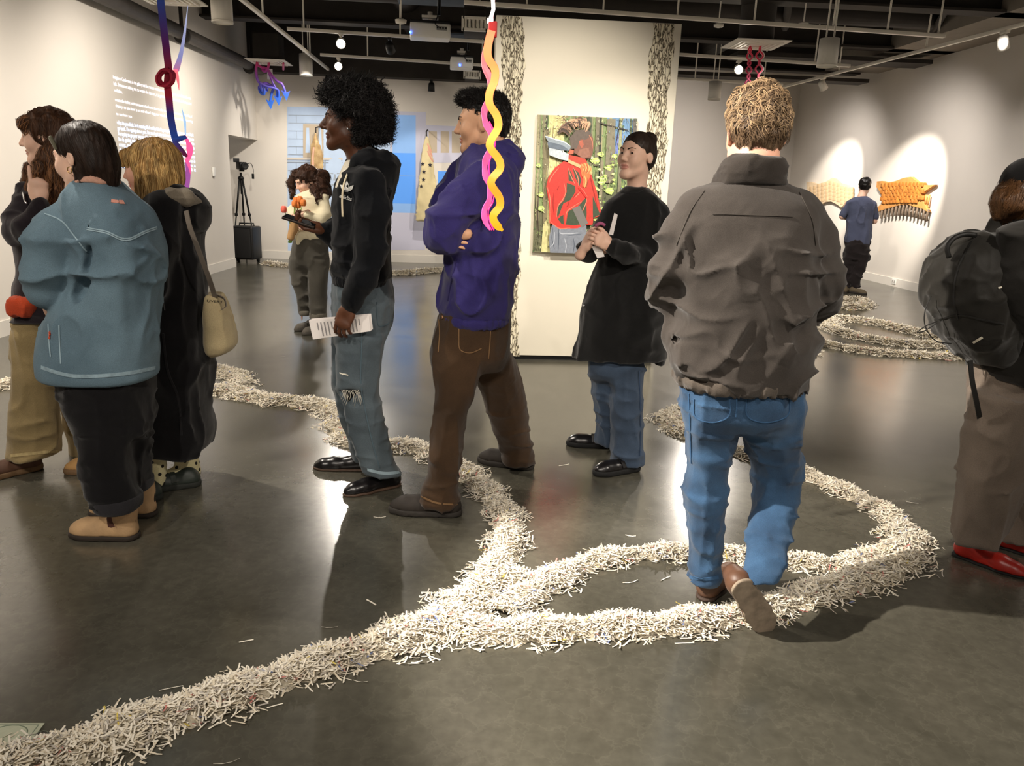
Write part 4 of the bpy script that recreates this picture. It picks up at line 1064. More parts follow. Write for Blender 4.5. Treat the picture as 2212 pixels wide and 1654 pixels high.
# ------------------------------------------------------------------ hanging works
def grad_mat(name, stops, z0, z1, emit=0.0, rough=0.35, noise=0.0, alpha=1.0, spec=0.5):
    """colour painted along the height of the object (a dyed gradient of the piece itself)"""
    m = bpy.data.materials.new(name); m.use_nodes = True; nt = m.node_tree; N = nt.nodes; L = nt.links; b = N['Principled BSDF']
    tc = N.new('ShaderNodeTexCoord'); sx = N.new('ShaderNodeSeparateXYZ'); mr = N.new('ShaderNodeMapRange'); rp = N.new('ShaderNodeValToRGB')
    L.new(tc.outputs['Object'], sx.inputs[0]); L.new(sx.outputs['Z'], mr.inputs[0])
    mr.inputs[1].default_value = z0; mr.inputs[2].default_value = z1
    L.new(mr.outputs[0], rp.inputs[0]); e = rp.color_ramp.elements
    for i, (p, c) in enumerate(stops):
        x = e[i] if i < 2 else e.new(p); x.position = p; x.color = lin(c)
    L.new(rp.outputs[0], b.inputs['Base Color']); b.inputs['Roughness'].default_value = rough; b.inputs['Specular IOR Level'].default_value = spec
    if emit: L.new(rp.outputs[0], b.inputs['Emission Color']); b.inputs['Emission Strength'].default_value = emit
    b.inputs['Alpha'].default_value = alpha
    return m
def wavy(px_pts, y, dy=0.0):
    S = spline([(a, c) for a, c in px_pts], 14 * len(px_pts)); n = len(S)
    return [ony(a, c, y + dy * i / n) for i, (a, c) in enumerate(S)]
HY = 2.75
ht = ony(1060, 48, HY)
hw = empty('hanging_squiggle', ht, 'fluorescent pink and orange acrylic squiggle hanging in front of the purple jacket', 'hanging sculpture')
pk = [(1062, 66), (1050, 105), (1046, 140), (1056, 165), (1060, 200), (1047, 235), (1048, 262), (1060, 290), (1059, 320), (1048, 350), (1049, 380), (1059, 405), (1056, 435), (1046, 455), (1049, 478), (1058, 497)]
og = [(1062, 66), (1054, 100), (1055, 125), (1069, 150), (1068, 175), (1058, 200), (1058, 225), (1073, 250), (1076, 275), (1060, 305), (1060, 320), (1078, 345), (1080, 365), (1064, 385), (1062, 400), (1078, 425), (1080, 445), (1066, 465), (1070, 482), (1086, 498)]
P = wavy(pk, HY); k = pxm(P[0]); n = len(P)
w = np.array([14 * k * (0.9 + .1 * math.sin(i * .35)) * (1 if i < n - 14 else max(.12, (n - i) / 14)) for i in range(n)])
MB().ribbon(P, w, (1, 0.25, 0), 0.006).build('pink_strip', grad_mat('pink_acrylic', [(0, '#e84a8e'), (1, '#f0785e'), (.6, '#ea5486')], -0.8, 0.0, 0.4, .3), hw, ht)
P = wavy(og, HY - 0.035); n = len(P)
w = np.array([17 * k * (1 if i < n - 8 else max(.35, (n - i) / 8)) for i in range(n)])
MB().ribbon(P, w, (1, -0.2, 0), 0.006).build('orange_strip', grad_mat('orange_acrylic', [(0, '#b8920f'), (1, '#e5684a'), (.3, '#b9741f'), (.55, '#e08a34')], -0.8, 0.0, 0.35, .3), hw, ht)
for dx, c in ((4, 'a'), (9, 'b')):
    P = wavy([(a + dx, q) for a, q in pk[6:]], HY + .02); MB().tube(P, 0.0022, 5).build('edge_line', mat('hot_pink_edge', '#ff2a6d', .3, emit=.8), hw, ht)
MB().bevbox(ony(1064, 64, HY), (0.03, 0.02, 0.05), .004).build('clip', mat('red_clip', '#b3201f', .5), hw, ht)
MB().tube([ony(1058, 46, HY), ony(1066, 20, HY), ony(1062, -40, HY)], 0.006, 8).bevbox(ony(1059, 45, HY), (.02, .02, .014), .003).build('lit_rod', mat('lit_white_rod', '#fff5ee', .3, emit=1.6, ecol=(1, .9, .85)), hw, ht)
for a in (1070, 1074): MB().tube([ony(1064, 56, HY), ony(a, -60, HY)], 0.0012, 4).build('wire', mat('pink_wire', '#e39aa0', .4), hw, ht)

# knotted ribbon at left
KY = 5.6
kt = ony(345, -20, KY)
kr = empty('knotted_ribbon', kt, 'knotted blue and crimson ribbon with pink acrylic shards hanging before the wall text', 'hanging sculpture')
RB = grad_mat('dyed_ribbon', [(0, '#a060b0'), (1, '#2f6ad8'), (.2, '#b03070'), (.31, '#c02444'), (.37, '#7a2a66'), (.43, '#2f60d0'), (.53, '#3a3a98'), (.6, '#b8223f'), (.7, '#a8263f'), (.8, '#702c80')], -1.62, 0.0, 0, .6, spec=.2)
def kp(pts, dy=0): return wavy(pts, KY + dy)
k = pxm(kt)
MB().ribbon(kp([(345, -25), (349, 20), (355, 70), (361, 120), (364, 150), (362, 182), (365, 215), (369, 255), (376, 290), (380, 305)]), 15 * k, (1, .15, 0), .006).build('ribbon', RB, kr, kt)
MB().ribbon(kp([(368, 150), (352, 152), (341, 166), (345, 182), (360, 184), (372, 174), (374, 160), (364, 150)], -.03), 13 * k, (.3, 1, .3), .012).tube(kp([(366, 151), (350, 155), (343, 168), (349, 181), (364, 182), (373, 172), (371, 156)], -.02), 6 * k, 8).build('knot', RB, kr, kt)
MB().tube(kp([(374, 304), (386, 300), (402, 296)], -.02), [7 * k, 6 * k, 4 * k], 8).tube(kp([(376, 306), (386, 318), (396, 330), (404, 338)], -.02), [7 * k, 6 * k, 6 * k, 3 * k], 8).build('lower_knot', RB, kr, kt)
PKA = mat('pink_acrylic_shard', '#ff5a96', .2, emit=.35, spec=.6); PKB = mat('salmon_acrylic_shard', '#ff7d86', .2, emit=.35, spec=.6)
n = 28
P = kp([(406, 12), (399, 70), (390, 120), (380, 152)], .02); w = np.linspace(.5, 13, len(P)) * k
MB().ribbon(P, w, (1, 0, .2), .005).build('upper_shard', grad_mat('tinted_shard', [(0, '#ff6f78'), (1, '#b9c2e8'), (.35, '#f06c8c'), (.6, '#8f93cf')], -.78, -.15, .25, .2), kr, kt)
P = kp([(378, 150), (384, 172), (387, 195)], .02); MB().ribbon(P, np.linspace(11, .6, len(P)) * k, (1, 0, .2), .005).build('shard', PKB, kr, kt)
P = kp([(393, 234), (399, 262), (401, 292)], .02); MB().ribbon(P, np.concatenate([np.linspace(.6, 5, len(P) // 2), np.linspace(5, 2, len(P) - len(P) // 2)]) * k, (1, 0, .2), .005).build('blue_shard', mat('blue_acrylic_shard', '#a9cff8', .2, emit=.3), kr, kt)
P = kp([(399, 292), (408, 312), (410, 330), (404, 350)], -.01); MB().ribbon(P, np.concatenate([np.linspace(4, 15, len(P) // 2), np.linspace(15, 7, len(P) - len(P) // 2)]) * k, (1, 0, .2), .005).build('pink_loop', PKA, kr, kt)
P = kp([(402, 342), (409, 360), (412, 376)], -.015); MB().ribbon(P, np.linspace(9, 1, len(P)) * k, (1, 0, .2), .005).build('shard', PKA, kr, kt)
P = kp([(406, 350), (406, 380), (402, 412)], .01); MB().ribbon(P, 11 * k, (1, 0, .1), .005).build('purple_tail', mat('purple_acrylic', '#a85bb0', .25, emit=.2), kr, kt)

# blue tangle below the far diffuser
bt = DL
tg = empty('ribbon_tangle', bt, 'tangle of blue and purple arrow-tipped ribbons below the far left diffuser', 'hanging sculpture')
TY = 13.3
BM = grad_mat('tangle_dye', [(0, '#1f6fd0'), (1, '#b0283f'), (.45, '#2d55b8'), (.75, '#7a2f86')], -.85, 0.0, 0.05, .4)
k = 1 / 130.0
for pts_, r in (([(556, 134), (553, 150), (556, 172), (562, 180), (570, 190), (570, 203), (563, 200), (560, 188), (572, 180), (584, 184), (590, 190), (586, 205), (584, 222)], .022),
                ([(581, 134), (579, 146), (574, 154), (568, 152), (569, 146), (578, 150), (588, 164), (600, 176), (608, 180), (614, 192), (617, 203)], .02),
                ([(556, 140), (566, 146), (578, 152), (590, 180), (598, 196), (597, 210)], .018), ([(612, 136), (612, 150)], .018), ([(560, 178), (575, 186), (592, 190), (601, 196), (602, 214)], .02),
                ([(562, 182), (566, 196), (576, 196), (578, 186)], .018)):
    P = wavy(pts_, TY - .1, .25); MB().tube(P, r, 7).build('ribbon', BM, tg, bt)
for a, c in ((583, 222), (600, 214), (617, 203)):
    q = ony(a, c, TY + .1); MB().prism([q + (-.07, 0, .06), q + (0, 0, .02), q + (.07, 0, .05), q + (.01, 0, -.1)], (0, .02, 0)).build('arrow_tip', BM, tg, bt)
q = ony(583, 160, TY + .1); MB().bevbox(q, (.09, .02, .16), .008).build('clear_tag', mat('milky_acrylic', '#d8d8da', .2), tg, bt)

# red squiggles below the right diffuser
rt_ = DC
rs = empty('red_squiggles', rt_, 'four dark red wavy strands hanging from the diffuser above the man in the grey jacket', 'hanging sculpture')
RM = grad_mat('strand_dye', [(0, '#8a2a6a'), (1, '#c02638'), (.5, '#a8324e')], -.7, 0.0, 0.05, .4)
for a, ph, dy in ((1619, 0, .05), (1622, 3.1, -.05), (1639, 0.4, .05), (1645, 3.4, -.05), (1648, 3.6, .1)):
    P = []
    for i in range(60):
        py = 100 + i * 2.4; P.append(ony(a - i * .13 + 4.5 * math.sin(i * .52 + ph), py, 9.85 + dy))
    MB().tube(P, .011 if a != 1648 else .007, 6).build('strand', RM if a != 1648 else mat('clear_strand', '#e4dcd8', .2), rs, rt_)

# ------------------------------------------------------------------ people: shared builders
def skin(name, col, lip, rough=0.5):
    return [mat('skin_' + name, col, rough, var=0.10, vscale=14, sss=0.12, spec=0.35, bump=0.08, bscale=260, bdist=.001), mat('lips_' + name, lip, 0.4, spec=0.4)]
def cloth(name, col, var=0.18, bump=0.35, bscale=420, rough=0.9, sheen=0.15, vscale=7, col2=None, stretch=(1, 1, 1)):
    new = 'cloth_' + name not in _MC
    m = mat('cloth_' + name, col, rough, var=var, vscale=vscale, bump=bump, bscale=bscale, sheen=sheen, spec=0.15, col2=col2, stretch=stretch, bdist=.002)
    if new:   # small creases on top of the woven grain
        N = m.node_tree.nodes; L = m.node_tree.links; bp = [n for n in N if n.type == 'BUMP'][0]
        tc = [n for n in N if n.type == 'TEX_COORD'][0]
        n3 = N.new('ShaderNodeTexNoise'); n3.inputs['Scale'].default_value = 11; n3.inputs['Detail'].default_value = 4; n3.inputs['Distortion'].default_value = 1.4; n3.noise_type = 'RIDGED_MULTIFRACTAL'
        b2 = N.new('ShaderNodeBump'); b2.inputs['Strength'].default_value = .28; b2.inputs['Distance'].default_value = .012
        L.new(tc.outputs['Object'], n3.inputs['Vector']); L.new(n3.outputs['Fac'], b2.inputs['Height']); L.new(b2.outputs[0], bp.inputs['Normal'])
        pb = N['Principled BSDF']
        if pb.inputs['Base Color'].links:   # thread-level flecks
            src = pb.inputs['Base Color'].links[0].from_socket
            n4 = N.new('ShaderNodeTexNoise'); n4.inputs['Scale'].default_value = 700; n4.inputs['Detail'].default_value = 2
            L.new(tc.outputs['Object'], n4.inputs['Vector'])
            r4 = N.new('ShaderNodeValToRGB'); r4.color_ramp.elements[0].position = .3; r4.color_ramp.elements[0].color = (.72, .72, .72, 1); r4.color_ramp.elements[1].position = .7; r4.color_ramp.elements[1].color = (1.25, 1.25, 1.25, 1)
            mx = N.new('ShaderNodeMix'); mx.data_type = 'RGBA'; mx.blend_type = 'MULTIPLY'; mx.inputs[0].default_value = 1.0
            L.new(n4.outputs['Fac'], r4.inputs[0]); L.new(src, mx.inputs[6]); L.new(r4.outputs[0], mx.inputs[7]); L.new(mx.outputs[2], pb.inputs['Base Color'])
    return m
def hairm(name, col, rough=0.45): return mat('hair_' + name, col, rough, var=0.45, vscale=60, stretch=(1, 1, .15), spec=0.22, sheen=.03)
M_EYEW = mat('shaded_eye_white', '#c2b4a8', .3); M_IRIS = mat('iris_brown', '#2b1a12', .2)  # whites darkened: eye shade is put into the colour
class Fig:
    """a person: the body mesh is the top-level object, clothing and hair are its children"""
    def __init__(s, base_px, Y, label, sk):
        s.Y = Y; b = ony(base_px[0], base_px[1], Y); s.o = np.array([b[0], Y, 0.0]); s.label = label; s.sk = sk
        s.parts = []; s.todo = []; s.trees = {}
    def J(s, px, py, dy=0.0): return ony(px, py, s.Y + dy)
    def secs(s, L):
        out = []
        for t in L:
            py, a, c, b = t[:4]; dy = t[4] if len(t) > 4 else 0.0; th = t[5] if len(t) > 5 else 0.0
            P, Q = s.J(a, py, dy), s.J(c, py, dy); m = (P + Q) / 2
            out.append((m[2], m[0], s.Y + dy, np.linalg.norm(Q - P) / 2, b, th))
        return out
    def ch(s, L):
        """(px, py, dy, radius px) -> chain points"""
        o = []
        for px, py, dy, r in L:
            p = s.J(px, py, dy); o.append((p, r * pxm(p)))
        return o
    def start(s, V, F, mi=None):
        me = np_mesh('person', V, F, s.o, mi)
        s.body = link_mesh('person', me, s.sk); s.body.location = tuple(s.o)
        tag(s.body, s.label, 'person', 'gallery visitors')
    def wear(s, name, vol, m, label=None, keep=False, parent=None, mi_fn=None):
        VF = vol.mesh() if isinstance(vol, Vol) else vol
        o = vobj(name, VF, m, parent or s.body, s.o, mi_fn, label)
        if keep: s.trees[name] = BVHTree.FromPolygons([tuple(p) for p in VF[0]], [tuple(int(i) for i in f) for f in VF[1]])
        return o, VF
    def hit(s, tree, px, py, off=0.003):
        d = Vector(_ray(px, py)).normalized(); r = s.trees[tree].ray_cast(Vector(CAMP), d)
        if r[0] is None: return None
        n = r[1] if r[1].dot(d) < 0 else -r[1]
        return np.array(r[0] + n * off), np.array(n)
    def seam(s, tree, pts, w, m, name, parent=None, off=.002, label=None, n=None):
        P = []; N = []
        for a, c in spline(pts, n or 6 * len(pts)):
            q = s.hit(tree, a, c, off)
            if q: P.append(q[0]); N.append(q[1])
        if len(P) < 3: return
        P = np.array(P)
        for _ in range(2): P[1:-1] = (P[:-2] + P[1:-1] * 2 + P[2:]) / 4
        T = np.gradient(P, axis=0)
        o = MB().ribbon(list(P), w, [np.cross(t, nn) for t, nn in zip(T, N)], .0025).build(name, m, parent or s.body, s.o)
        if label: o['label'] = label
        return o
    def patch(s, tree, polys, m, name, parent=None, off=.003, label=None):
        b = MB()
        for pts in polys:
            V = [s.hit(tree, a, c, off) for a, c in pts]
            if any(v is None for v in V): continue
            b.prism([v[0] for v in V], -V[0][1] * .002)
        if b.v:
            o = b.build(name, m, parent or s.body, s.o)
            if label: o['label'] = label
            return o
    def writing(s, tree, body, p0, p1, hpx, m, name, parent=None, off=.003):
        cu = bpy.data.curves.new('t', 'FONT'); cu.body = body; cu.size = 1.0
        to = bpy.data.objects.new('t', cu); COL.objects.link(to)
        me = bpy.data.meshes.new_from_object(to.evaluated_get(bpy.context.evaluated_depsgraph_get())); bpy.data.objects.remove(to)
        V = np.array([v.co[:] for v in me.vertices]); V[:, 0] /= V[:, 0].max(); p0 = np.array(p0, float); p1 = np.array(p1, float)
        d = p1 - p0; nrm = np.array([d[1], -d[0]]) / np.linalg.norm(d)
        out = []
        for x, y, _ in V:
            a = p0 + d * x + nrm * y * hpx; q = s.hit(tree, a[0], a[1], off)
            if q is None: return
            out.append(q[0] - s.o)
        me.vertices.foreach_set('co', np.array(out, np.float32).ravel()); me.update()
        return link_mesh(name, me, m, parent or s.body)

def build_head(C, face, up, s, neck_base, fem=False, mouth=0.0, jaw=1.0, nose=1.0, h=0.0041, brow=1.0, lip=1.0, neck_r=None):
    """returns world V,F, per-face lip mask, and local->world function"""
    R = frame(face, up); C = np.asarray(C, float)
    loc = lambda p: R.T @ ((np.asarray(p, float) - C) / s)
    W_ = lambda p: C + s * (R @ np.asarray(p, float))
    v = Vol(h / s)
    jw = (0.9 if fem else 1.0) * jaw
    v.ell((0, -.014, .034), (.074, .094, .082), k=.02)
    v.ell((0, .03, -.02), (.062 * (.97 if fem else 1), .062, .088), k=.035)
    v.cone((-.047 * jw, .008, -.062), (-.012, .07, -.1), .024, .017, .03); v.cone((.047 * jw, .008, -.062), (.012, .07, -.1), .024, .017, .03)
    v.ell((0, .077, -.098), (.02, .016, .017), k=.02)
    v.ell((-.036, .062, -.026), (.026, .026, .028), k=.025); v.ell((.036, .062, -.026), (.026, .026, .028), k=.025)
    v.cone((-.034, .079, .024), (.034, .079, .024), .011 * brow, .011 * brow, .022)
    for sx in (-1, 1): v.ell((sx * .032, .1, .005), (.018, .02, .012), k=.014, op=-1)
    for sx in (-1, 1):
        v.ell((sx * .031, .0755, .005), (.0155, .0145, .0135), k=.004)
        v.ell((sx * .031, .094, .004), (.0138, .014, .0044), k=.002, op=-1)
    v.cone((0, .09, .016), (0, .109 * nose ** .2, -.022), .0075, .0105 * nose * (.88 if fem else 1), .014)
    nw = nose * (.82 if fem else 1)
    v.ell((0, .108, -.027), (.0118 * nw, .0125, .0098), k=.008)
    for sx in (-1, 1): v.ell((sx * .0125 * nw, .097, -.031), (.0075 * nw, .0105, .0078), k=.006)
    v.ell((0, .0875, -.0555), (.023 * (1 + .25 * mouth), .0125, .0062 * lip), k=.008); v.ell((0, .086, -.068), (.02 * (1 + .25 * mouth), .0125, .0075 * lip), k=.008)
    v.ell((0, .101, -.0615), (.024 * (1 + .3 * mouth), .009, .0012 + .003 * mouth), k=.004, op=-1)
    for sx in (-1, 1):
        ee = .84 if fem else 1.0
        v.ell((sx * .078, -.012, -.006), (.008, .02 * ee, .032 * ee), rotz(sx * .3), k=.008)
        v.ell((sx * .087, -.006, -.004), (.007, .011 * ee, .02 * ee), rotz(sx * .3), k=.005, op=-1)
    nb = loc(neck_base)
    nr = neck_r or (.049 if fem else .057)
    v.cone((0, -.022, -.05), (0, -.03, -.075), nr, nr * .97, .03); v.cone((0, -.03, -.075), nb, nr * .97, nr * 1.1, .03)
    V, F = v.mesh()
    global HEAD_TREE
    HEAD_TREE = BVHTree.FromPolygons([tuple(p) for p in V], [tuple(int(i) for i in f) for f in F])
    fc = V[F].mean(1)
    lips = ((fc[:, 2] < -.0495) & (fc[:, 2] > -.0755) & (np.abs(fc[:, 0]) < .024 * (1 + .25 * mouth) * np.sqrt(np.clip(1 - ((fc[:, 2] + .0622) / .0135) ** 2, 0, 1))) & (fc[:, 1] > .08))
    return C + s * (V @ R.T), F, lips.astype(int), W_, R
def eyes(fig, W_, s, R, look=(0, 1, 0), brow_m=None, brow_th=.0035, brow_tilt=0.0, lash=True):
    for sx in (-1, 1):
        c = W_((sx * .031, .0748, .0045)); r = .0135 * s
        b = Vol(.0026 * s).ell(c, (r, r, r), k=.0001)
        e = vobj('eye', b, M_EYEW, fig.body, fig.o)
        d = R @ (np.array([look[0], look[1], look[2]]) / np.linalg.norm(look))
        MB().lathe(c + d * r * .86, [(.0064 * s, 0), (.0055 * s, .0018 * s), (.002 * s, .0026 * s)], 14, tuple(d)).build('iris', M_IRIS, e, fig.o)
        if brow_m:
            P = []
            for t in np.linspace(0, 1, 10):
                x, z = sx * (.013 + .036 * t), .0215 + .008 * math.sin(t * 2.5) + brow_tilt * (t - .3)
                hh = HEAD_TREE.ray_cast(Vector((x, .2, z)), Vector((0, -1, 0)))
                P.append(W_((x, (hh[0][1] if hh[0] is not None else .085) + .0006, z)))
            MB().tube(P, [brow_th * s * (1.0 - .65 * t) for t in np.linspace(0, 1, 10)], 6).build('eyebrow', brow_m, fig.body, fig.o)
        if lash and brow_m:
            P = [W_((sx * (.031 + .0145 * math.cos(a)), .0885 - .008 * (math.cos(a) * .5 + .5) - .003 * abs(math.cos(a)), .0055 + .0055 * math.sin(a))) for a in np.linspace(0.1, math.pi - .1, 9)]
            MB().tube(P, .0012 * s, 4).build('lash_line', brow_m, fig.body, fig.o)
def build_hand(W0, xdir, dorsal, s=1.0, left=False, curl=(.5, .6, .4), thumb=(.55, .75, -.35), tcurl=.35, spread=.06, curls=None, h=.003, arm=.11):
    """hand whose wrist is at W0, fingers along xdir, back of hand facing dorsal; returns V,F"""
    v = Vol(h)
    v.ell((.048, 0, 0), (.056, .04, .0165), k=.01); v.ell((.078, 0, .002), (.02, .041, .0135), k=.012)
    v.cone((-arm, 0, 0), (.012, 0, 0), .031, .023, .02)
    v.ell((.03, .024, -.008), (.034, .02, .016), k=.014); v.ell((.03, -.022, -.008), (.036, .017, .014), k=.014)
    L = (.073, .082, .076, .06); yb = (.031, .0105, -.0105, -.03); rb = (.0092, .0096, .0092, .0082)
    for i in range(4):
        c = curls[i] if curls else curl
        p = np.array([.084 - (.004 if i in (0,) else .012 if i == 3 else 0), yb[i], 0.001]); a = 0.0; sp = spread * (1.5 - i)
        pts = [(p, rb[i])]
        for fr, da, rr in zip((.46, .30, .24), c, (.95, .87, .74)):
            a += da; d = np.array([math.cos(a) * math.cos(sp), math.cos(a) * math.sin(sp), -math.sin(a)]); p = p + d * L[i] * fr; pts.append((p, rb[i] * rr))
        v.chain(pts, .0025)
    d = np.array(thumb, float); d /= np.linalg.norm(d); p = np.array([.018, .024, -.004]); pts = [(p, .0135)]
    ax = np.array([0, 0, -1.0])
    for l, r in ((.036, .0125), (.032, .0108), (.026, .0085)):
        p = p + d * l; pts.append((p, r)); d = d + np.array([.35, -.35, -.25]) * tcurl; d /= np.linalg.norm(d)
    v.chain(pts, .005)
    V, F = v.mesh()
    x = np.asarray(xdir, float); x /= np.linalg.norm(x); z = np.asarray(dorsal, float); z = z - x * (z @ x); z /= np.linalg.norm(z); y = np.cross(z, x)
    if left: V = V * np.array([1, -1, 1]); F = F[:, ::-1]
    return np.asarray(W0) + s * (V @ np.array([x, y, z])), F
def body_core(fig, torso, arms=(), legs=(), h=.015):
    v = Vol(h)
    v.chain([(p, r * .75) for p, r in torso], .06)
    for a in arms: v.chain(a, .03)
    for l in legs: v.chain([(p, r * .55) for p, r in l], .03)
    return v.mesh()
def shoe(fig, heel, toe, m_up, m_sole, style='dress', W=1.0, roll=0.0, pitch_toe=0.0, name='shoe', L=None, label=None, up=None):
    """heel, toe: world points at floor level; builds upper (with sole and details as its children)"""
    heel = np.asarray(heel, float); toe = np.asarray(toe, float); d = toe - heel; L = L or np.linalg.norm(d); R = frame(d, up if up is not None else (0, 0, 1))[:, [1, 0, 2]]
    R = np.array([R[:, 0], -R[:, 1], R[:, 2]]).T
    f = L / .29; h = .0064
    pr = {'dress': ((.03, .034, .045), (.1, .033, .046), (.18, .038, .03), (.24, .034, .022), (.272, .02, .018)),
          'sneaker': ((.036, .037, .055), (.1, .036, .06), (.17, .041, .046), (.225, .042, .036), (.262, .03, .03)),
          'boot': ((.035, .037, .05), (.1, .036, .055), (.17, .04, .042), (.225, .042, .034), (.258, .032, .03)),
          'clog': ((.035, .036, .04), (.1, .035, .036), (.17, .041, .035), (.225, .042, .032), (.258, .032, .028)),
          'pointed': ((.028, .031, .05), (.1, .03, .046), (.17, .034, .03), (.225, .026, .022), (.285, .008, .014))}[style]
    v = Vol(h)
    pts = [((x * f, 0, z * .62 * 1.0 + .006), r * W) for x, r, z in pr]
    v.chain(pts, .025)
    if style in ('boot',): v.chain([((.05 * f, 0, .06), .038 * W), ((.046 * f, 0, .11), .041 * W), ((.045 * f, 0, .155), .046 * W)], .03)
    elif style in ('sneaker', 'dress', 'clog'):
        v.chain([((.045 * f, 0, .05), .037 * W), ((.05 * f, 0, .085 if style != 'clog' else .06), .034 * W)], .03)
    else: v.chain([((.04 * f, 0, .05), .032 * W), ((.045 * f, 0, .1), .036 * W)], .03)
    sole_t = {'dress': .014, 'sneaker': .03, 'boot': .024, 'clog': .03, 'pointed': .01}[style]
    v.half((0, 0, sole_t * .8), (0, 0, -1))
    T = lambda VF: (heel + VF[0] @ R.T, VF[1])
    top, _ = fig.wear(name, T(v.mesh()), m_up, label, keep=(style == 'sneaker' and name not in fig.trees))
    v2 = Vol(h); e = .004 if style in ('dress', 'pointed') else .006
    v2.chain([((x * f, 0, sole_t / 2), r * W + e) for x, r, z in pr], .02)
    if style == 'sneaker': v2.disp(fold(.002, 120, 5, 5, 3, False))
    v2.half((0, 0, 0), (0, 0, -1)); v2.half((0, 0, sole_t), (0, 0, 1))
    fig.wear('sole', T(v2.mesh()), m_sole, parent=top)
    if style == 'boot':
        MB().add([], []) 
        for sy in (-1, 1):
            P = [(.055 * f, sy * .0405 * W, .06), (.095 * f, sy * .037 * W, .065), (.1 * f, sy * .033 * W, .1), (.075 * f, sy * .042 * W, .15), (.045 * f, sy * .0475 * W, .15)]
            P = [heel + R @ (np.array(p) * (1, 1.05, 1)) for p in P]
            MB().prism(P, R @ np.array([0, -sy * .012, 0])).build('elastic_gusset', mat('brown_elastic', '#4a2a22', .8, bump=.5, bscale=300), top, fig.o)
        MB().tube([heel + R @ np.array(p) for p in ((.0 * f, .0, .05), (-.004 * f, 0, .1), (-.0 * f, 0, .15))], .006, 6).build('heel_seam', m_sole, top, fig.o)
    if style == 'sneaker':
        for i in range(5):
            x = (.115 + .022 * i) * f; z = .092 - .011 * i
            MB().tube([heel + R @ np.array(p) for p in ((x, -.026, z - .012), (x + .004, 0, z), (x, .026, z - .012))], .0035, 6).build('lace', mat('black_lace', '#1a1a1a', .8), top, fig.o)
    if style == 'dress':
        MB().tube([heel + R @ np.array(p) for p in ((.13 * f, -.034 * W, .035), (.15 * f, -.012, .062), (.15 * f, .012, .062), (.13 * f, .034 * W, .035))], .003, 6).build('vamp_seam', m_sole, top, fig.o)
    if style == 'clog':
        MB().ribbon([heel + R @ np.array(p) for p in ((.12 * f, -.042 * W, .04), (.125 * f, -.025, .068), (.127 * f, 0, .075), (.125 * f, .025, .068), (.12 * f, .042 * W, .04))], .022, R @ np.array([1, 0, 0]), .006).build('strap', m_up, top, fig.o)
    return top
def strands(fig, VF, m, n, flow, length, width, lift=.004, jit=.25, seed=0, name='hair_strands', parent=None, where=None, wave=0.0, wfreq=40., steps=6, taper=True, tip_out=0.0):
    """thin hair locks that follow the surface of a hair volume: one mesh"""
    V, F = VF; rg = np.random.default_rng(seed)
    tree = BVHTree.FromPolygons([tuple(p) for p in V], [tuple(int(i) for i in f) for f in F])
    fc = V[F].mean(1); ok = np.arange(len(F))
    if where is not None: ok = ok[where(fc)]
    ids = rg.choice(ok, n); vs = []; fs = []
    for q in ids:
        p = Vector(fc[q]); pts = []; L = length * rg.uniform(.6, 1.3); ph = rg.uniform(0, 6.3); jd = rg.normal(0, jit, 3)
        for k in range(steps + 1):
            r = tree.find_nearest(p)
            nn = r[1]; base = r[0] + nn * (lift * (.1 + .9 * math.sin(math.pi * min(1, (k + .1) / steps))) + tip_out * (k / steps) ** 2)
            d = Vector(flow(np.array(base))) + Vector(jd); d = d - nn * d.dot(nn)
            if d.length < 1e-6: break
            d.normalize(); sd = d.cross(nn)
            off = sd * (wave * math.sin(ph + wfreq * k * L / steps)) if wave else Vector((0, 0, 0))
            pts.append((base + off, sd, nn)); p = r[0] + d * (L / steps)
        if len(pts) < 3: continue
        o = len(vs); K = len(pts)
        for k, (b, sd, nn) in enumerate(pts):
            w = width * ((1 - (k / (K - 1)) ** 2 * .85) * min(1, .25 + .5 * k) if taper else 1) * .5
            vs += [b - sd * w, b + nn * w * .5, b + sd * w]
        for k in range(K - 1):
            a = o + 3 * k; fs += [(a, a + 1, a + 4, a + 3), (a + 1, a + 2, a + 5, a + 4)]
    me = np_mesh(name, np.array([tuple(v) for v in vs]), np.array(fs), fig.o)
    o = link_mesh(name, me, m, parent or fig.body); o['kind'] = 'stuff'
    return o
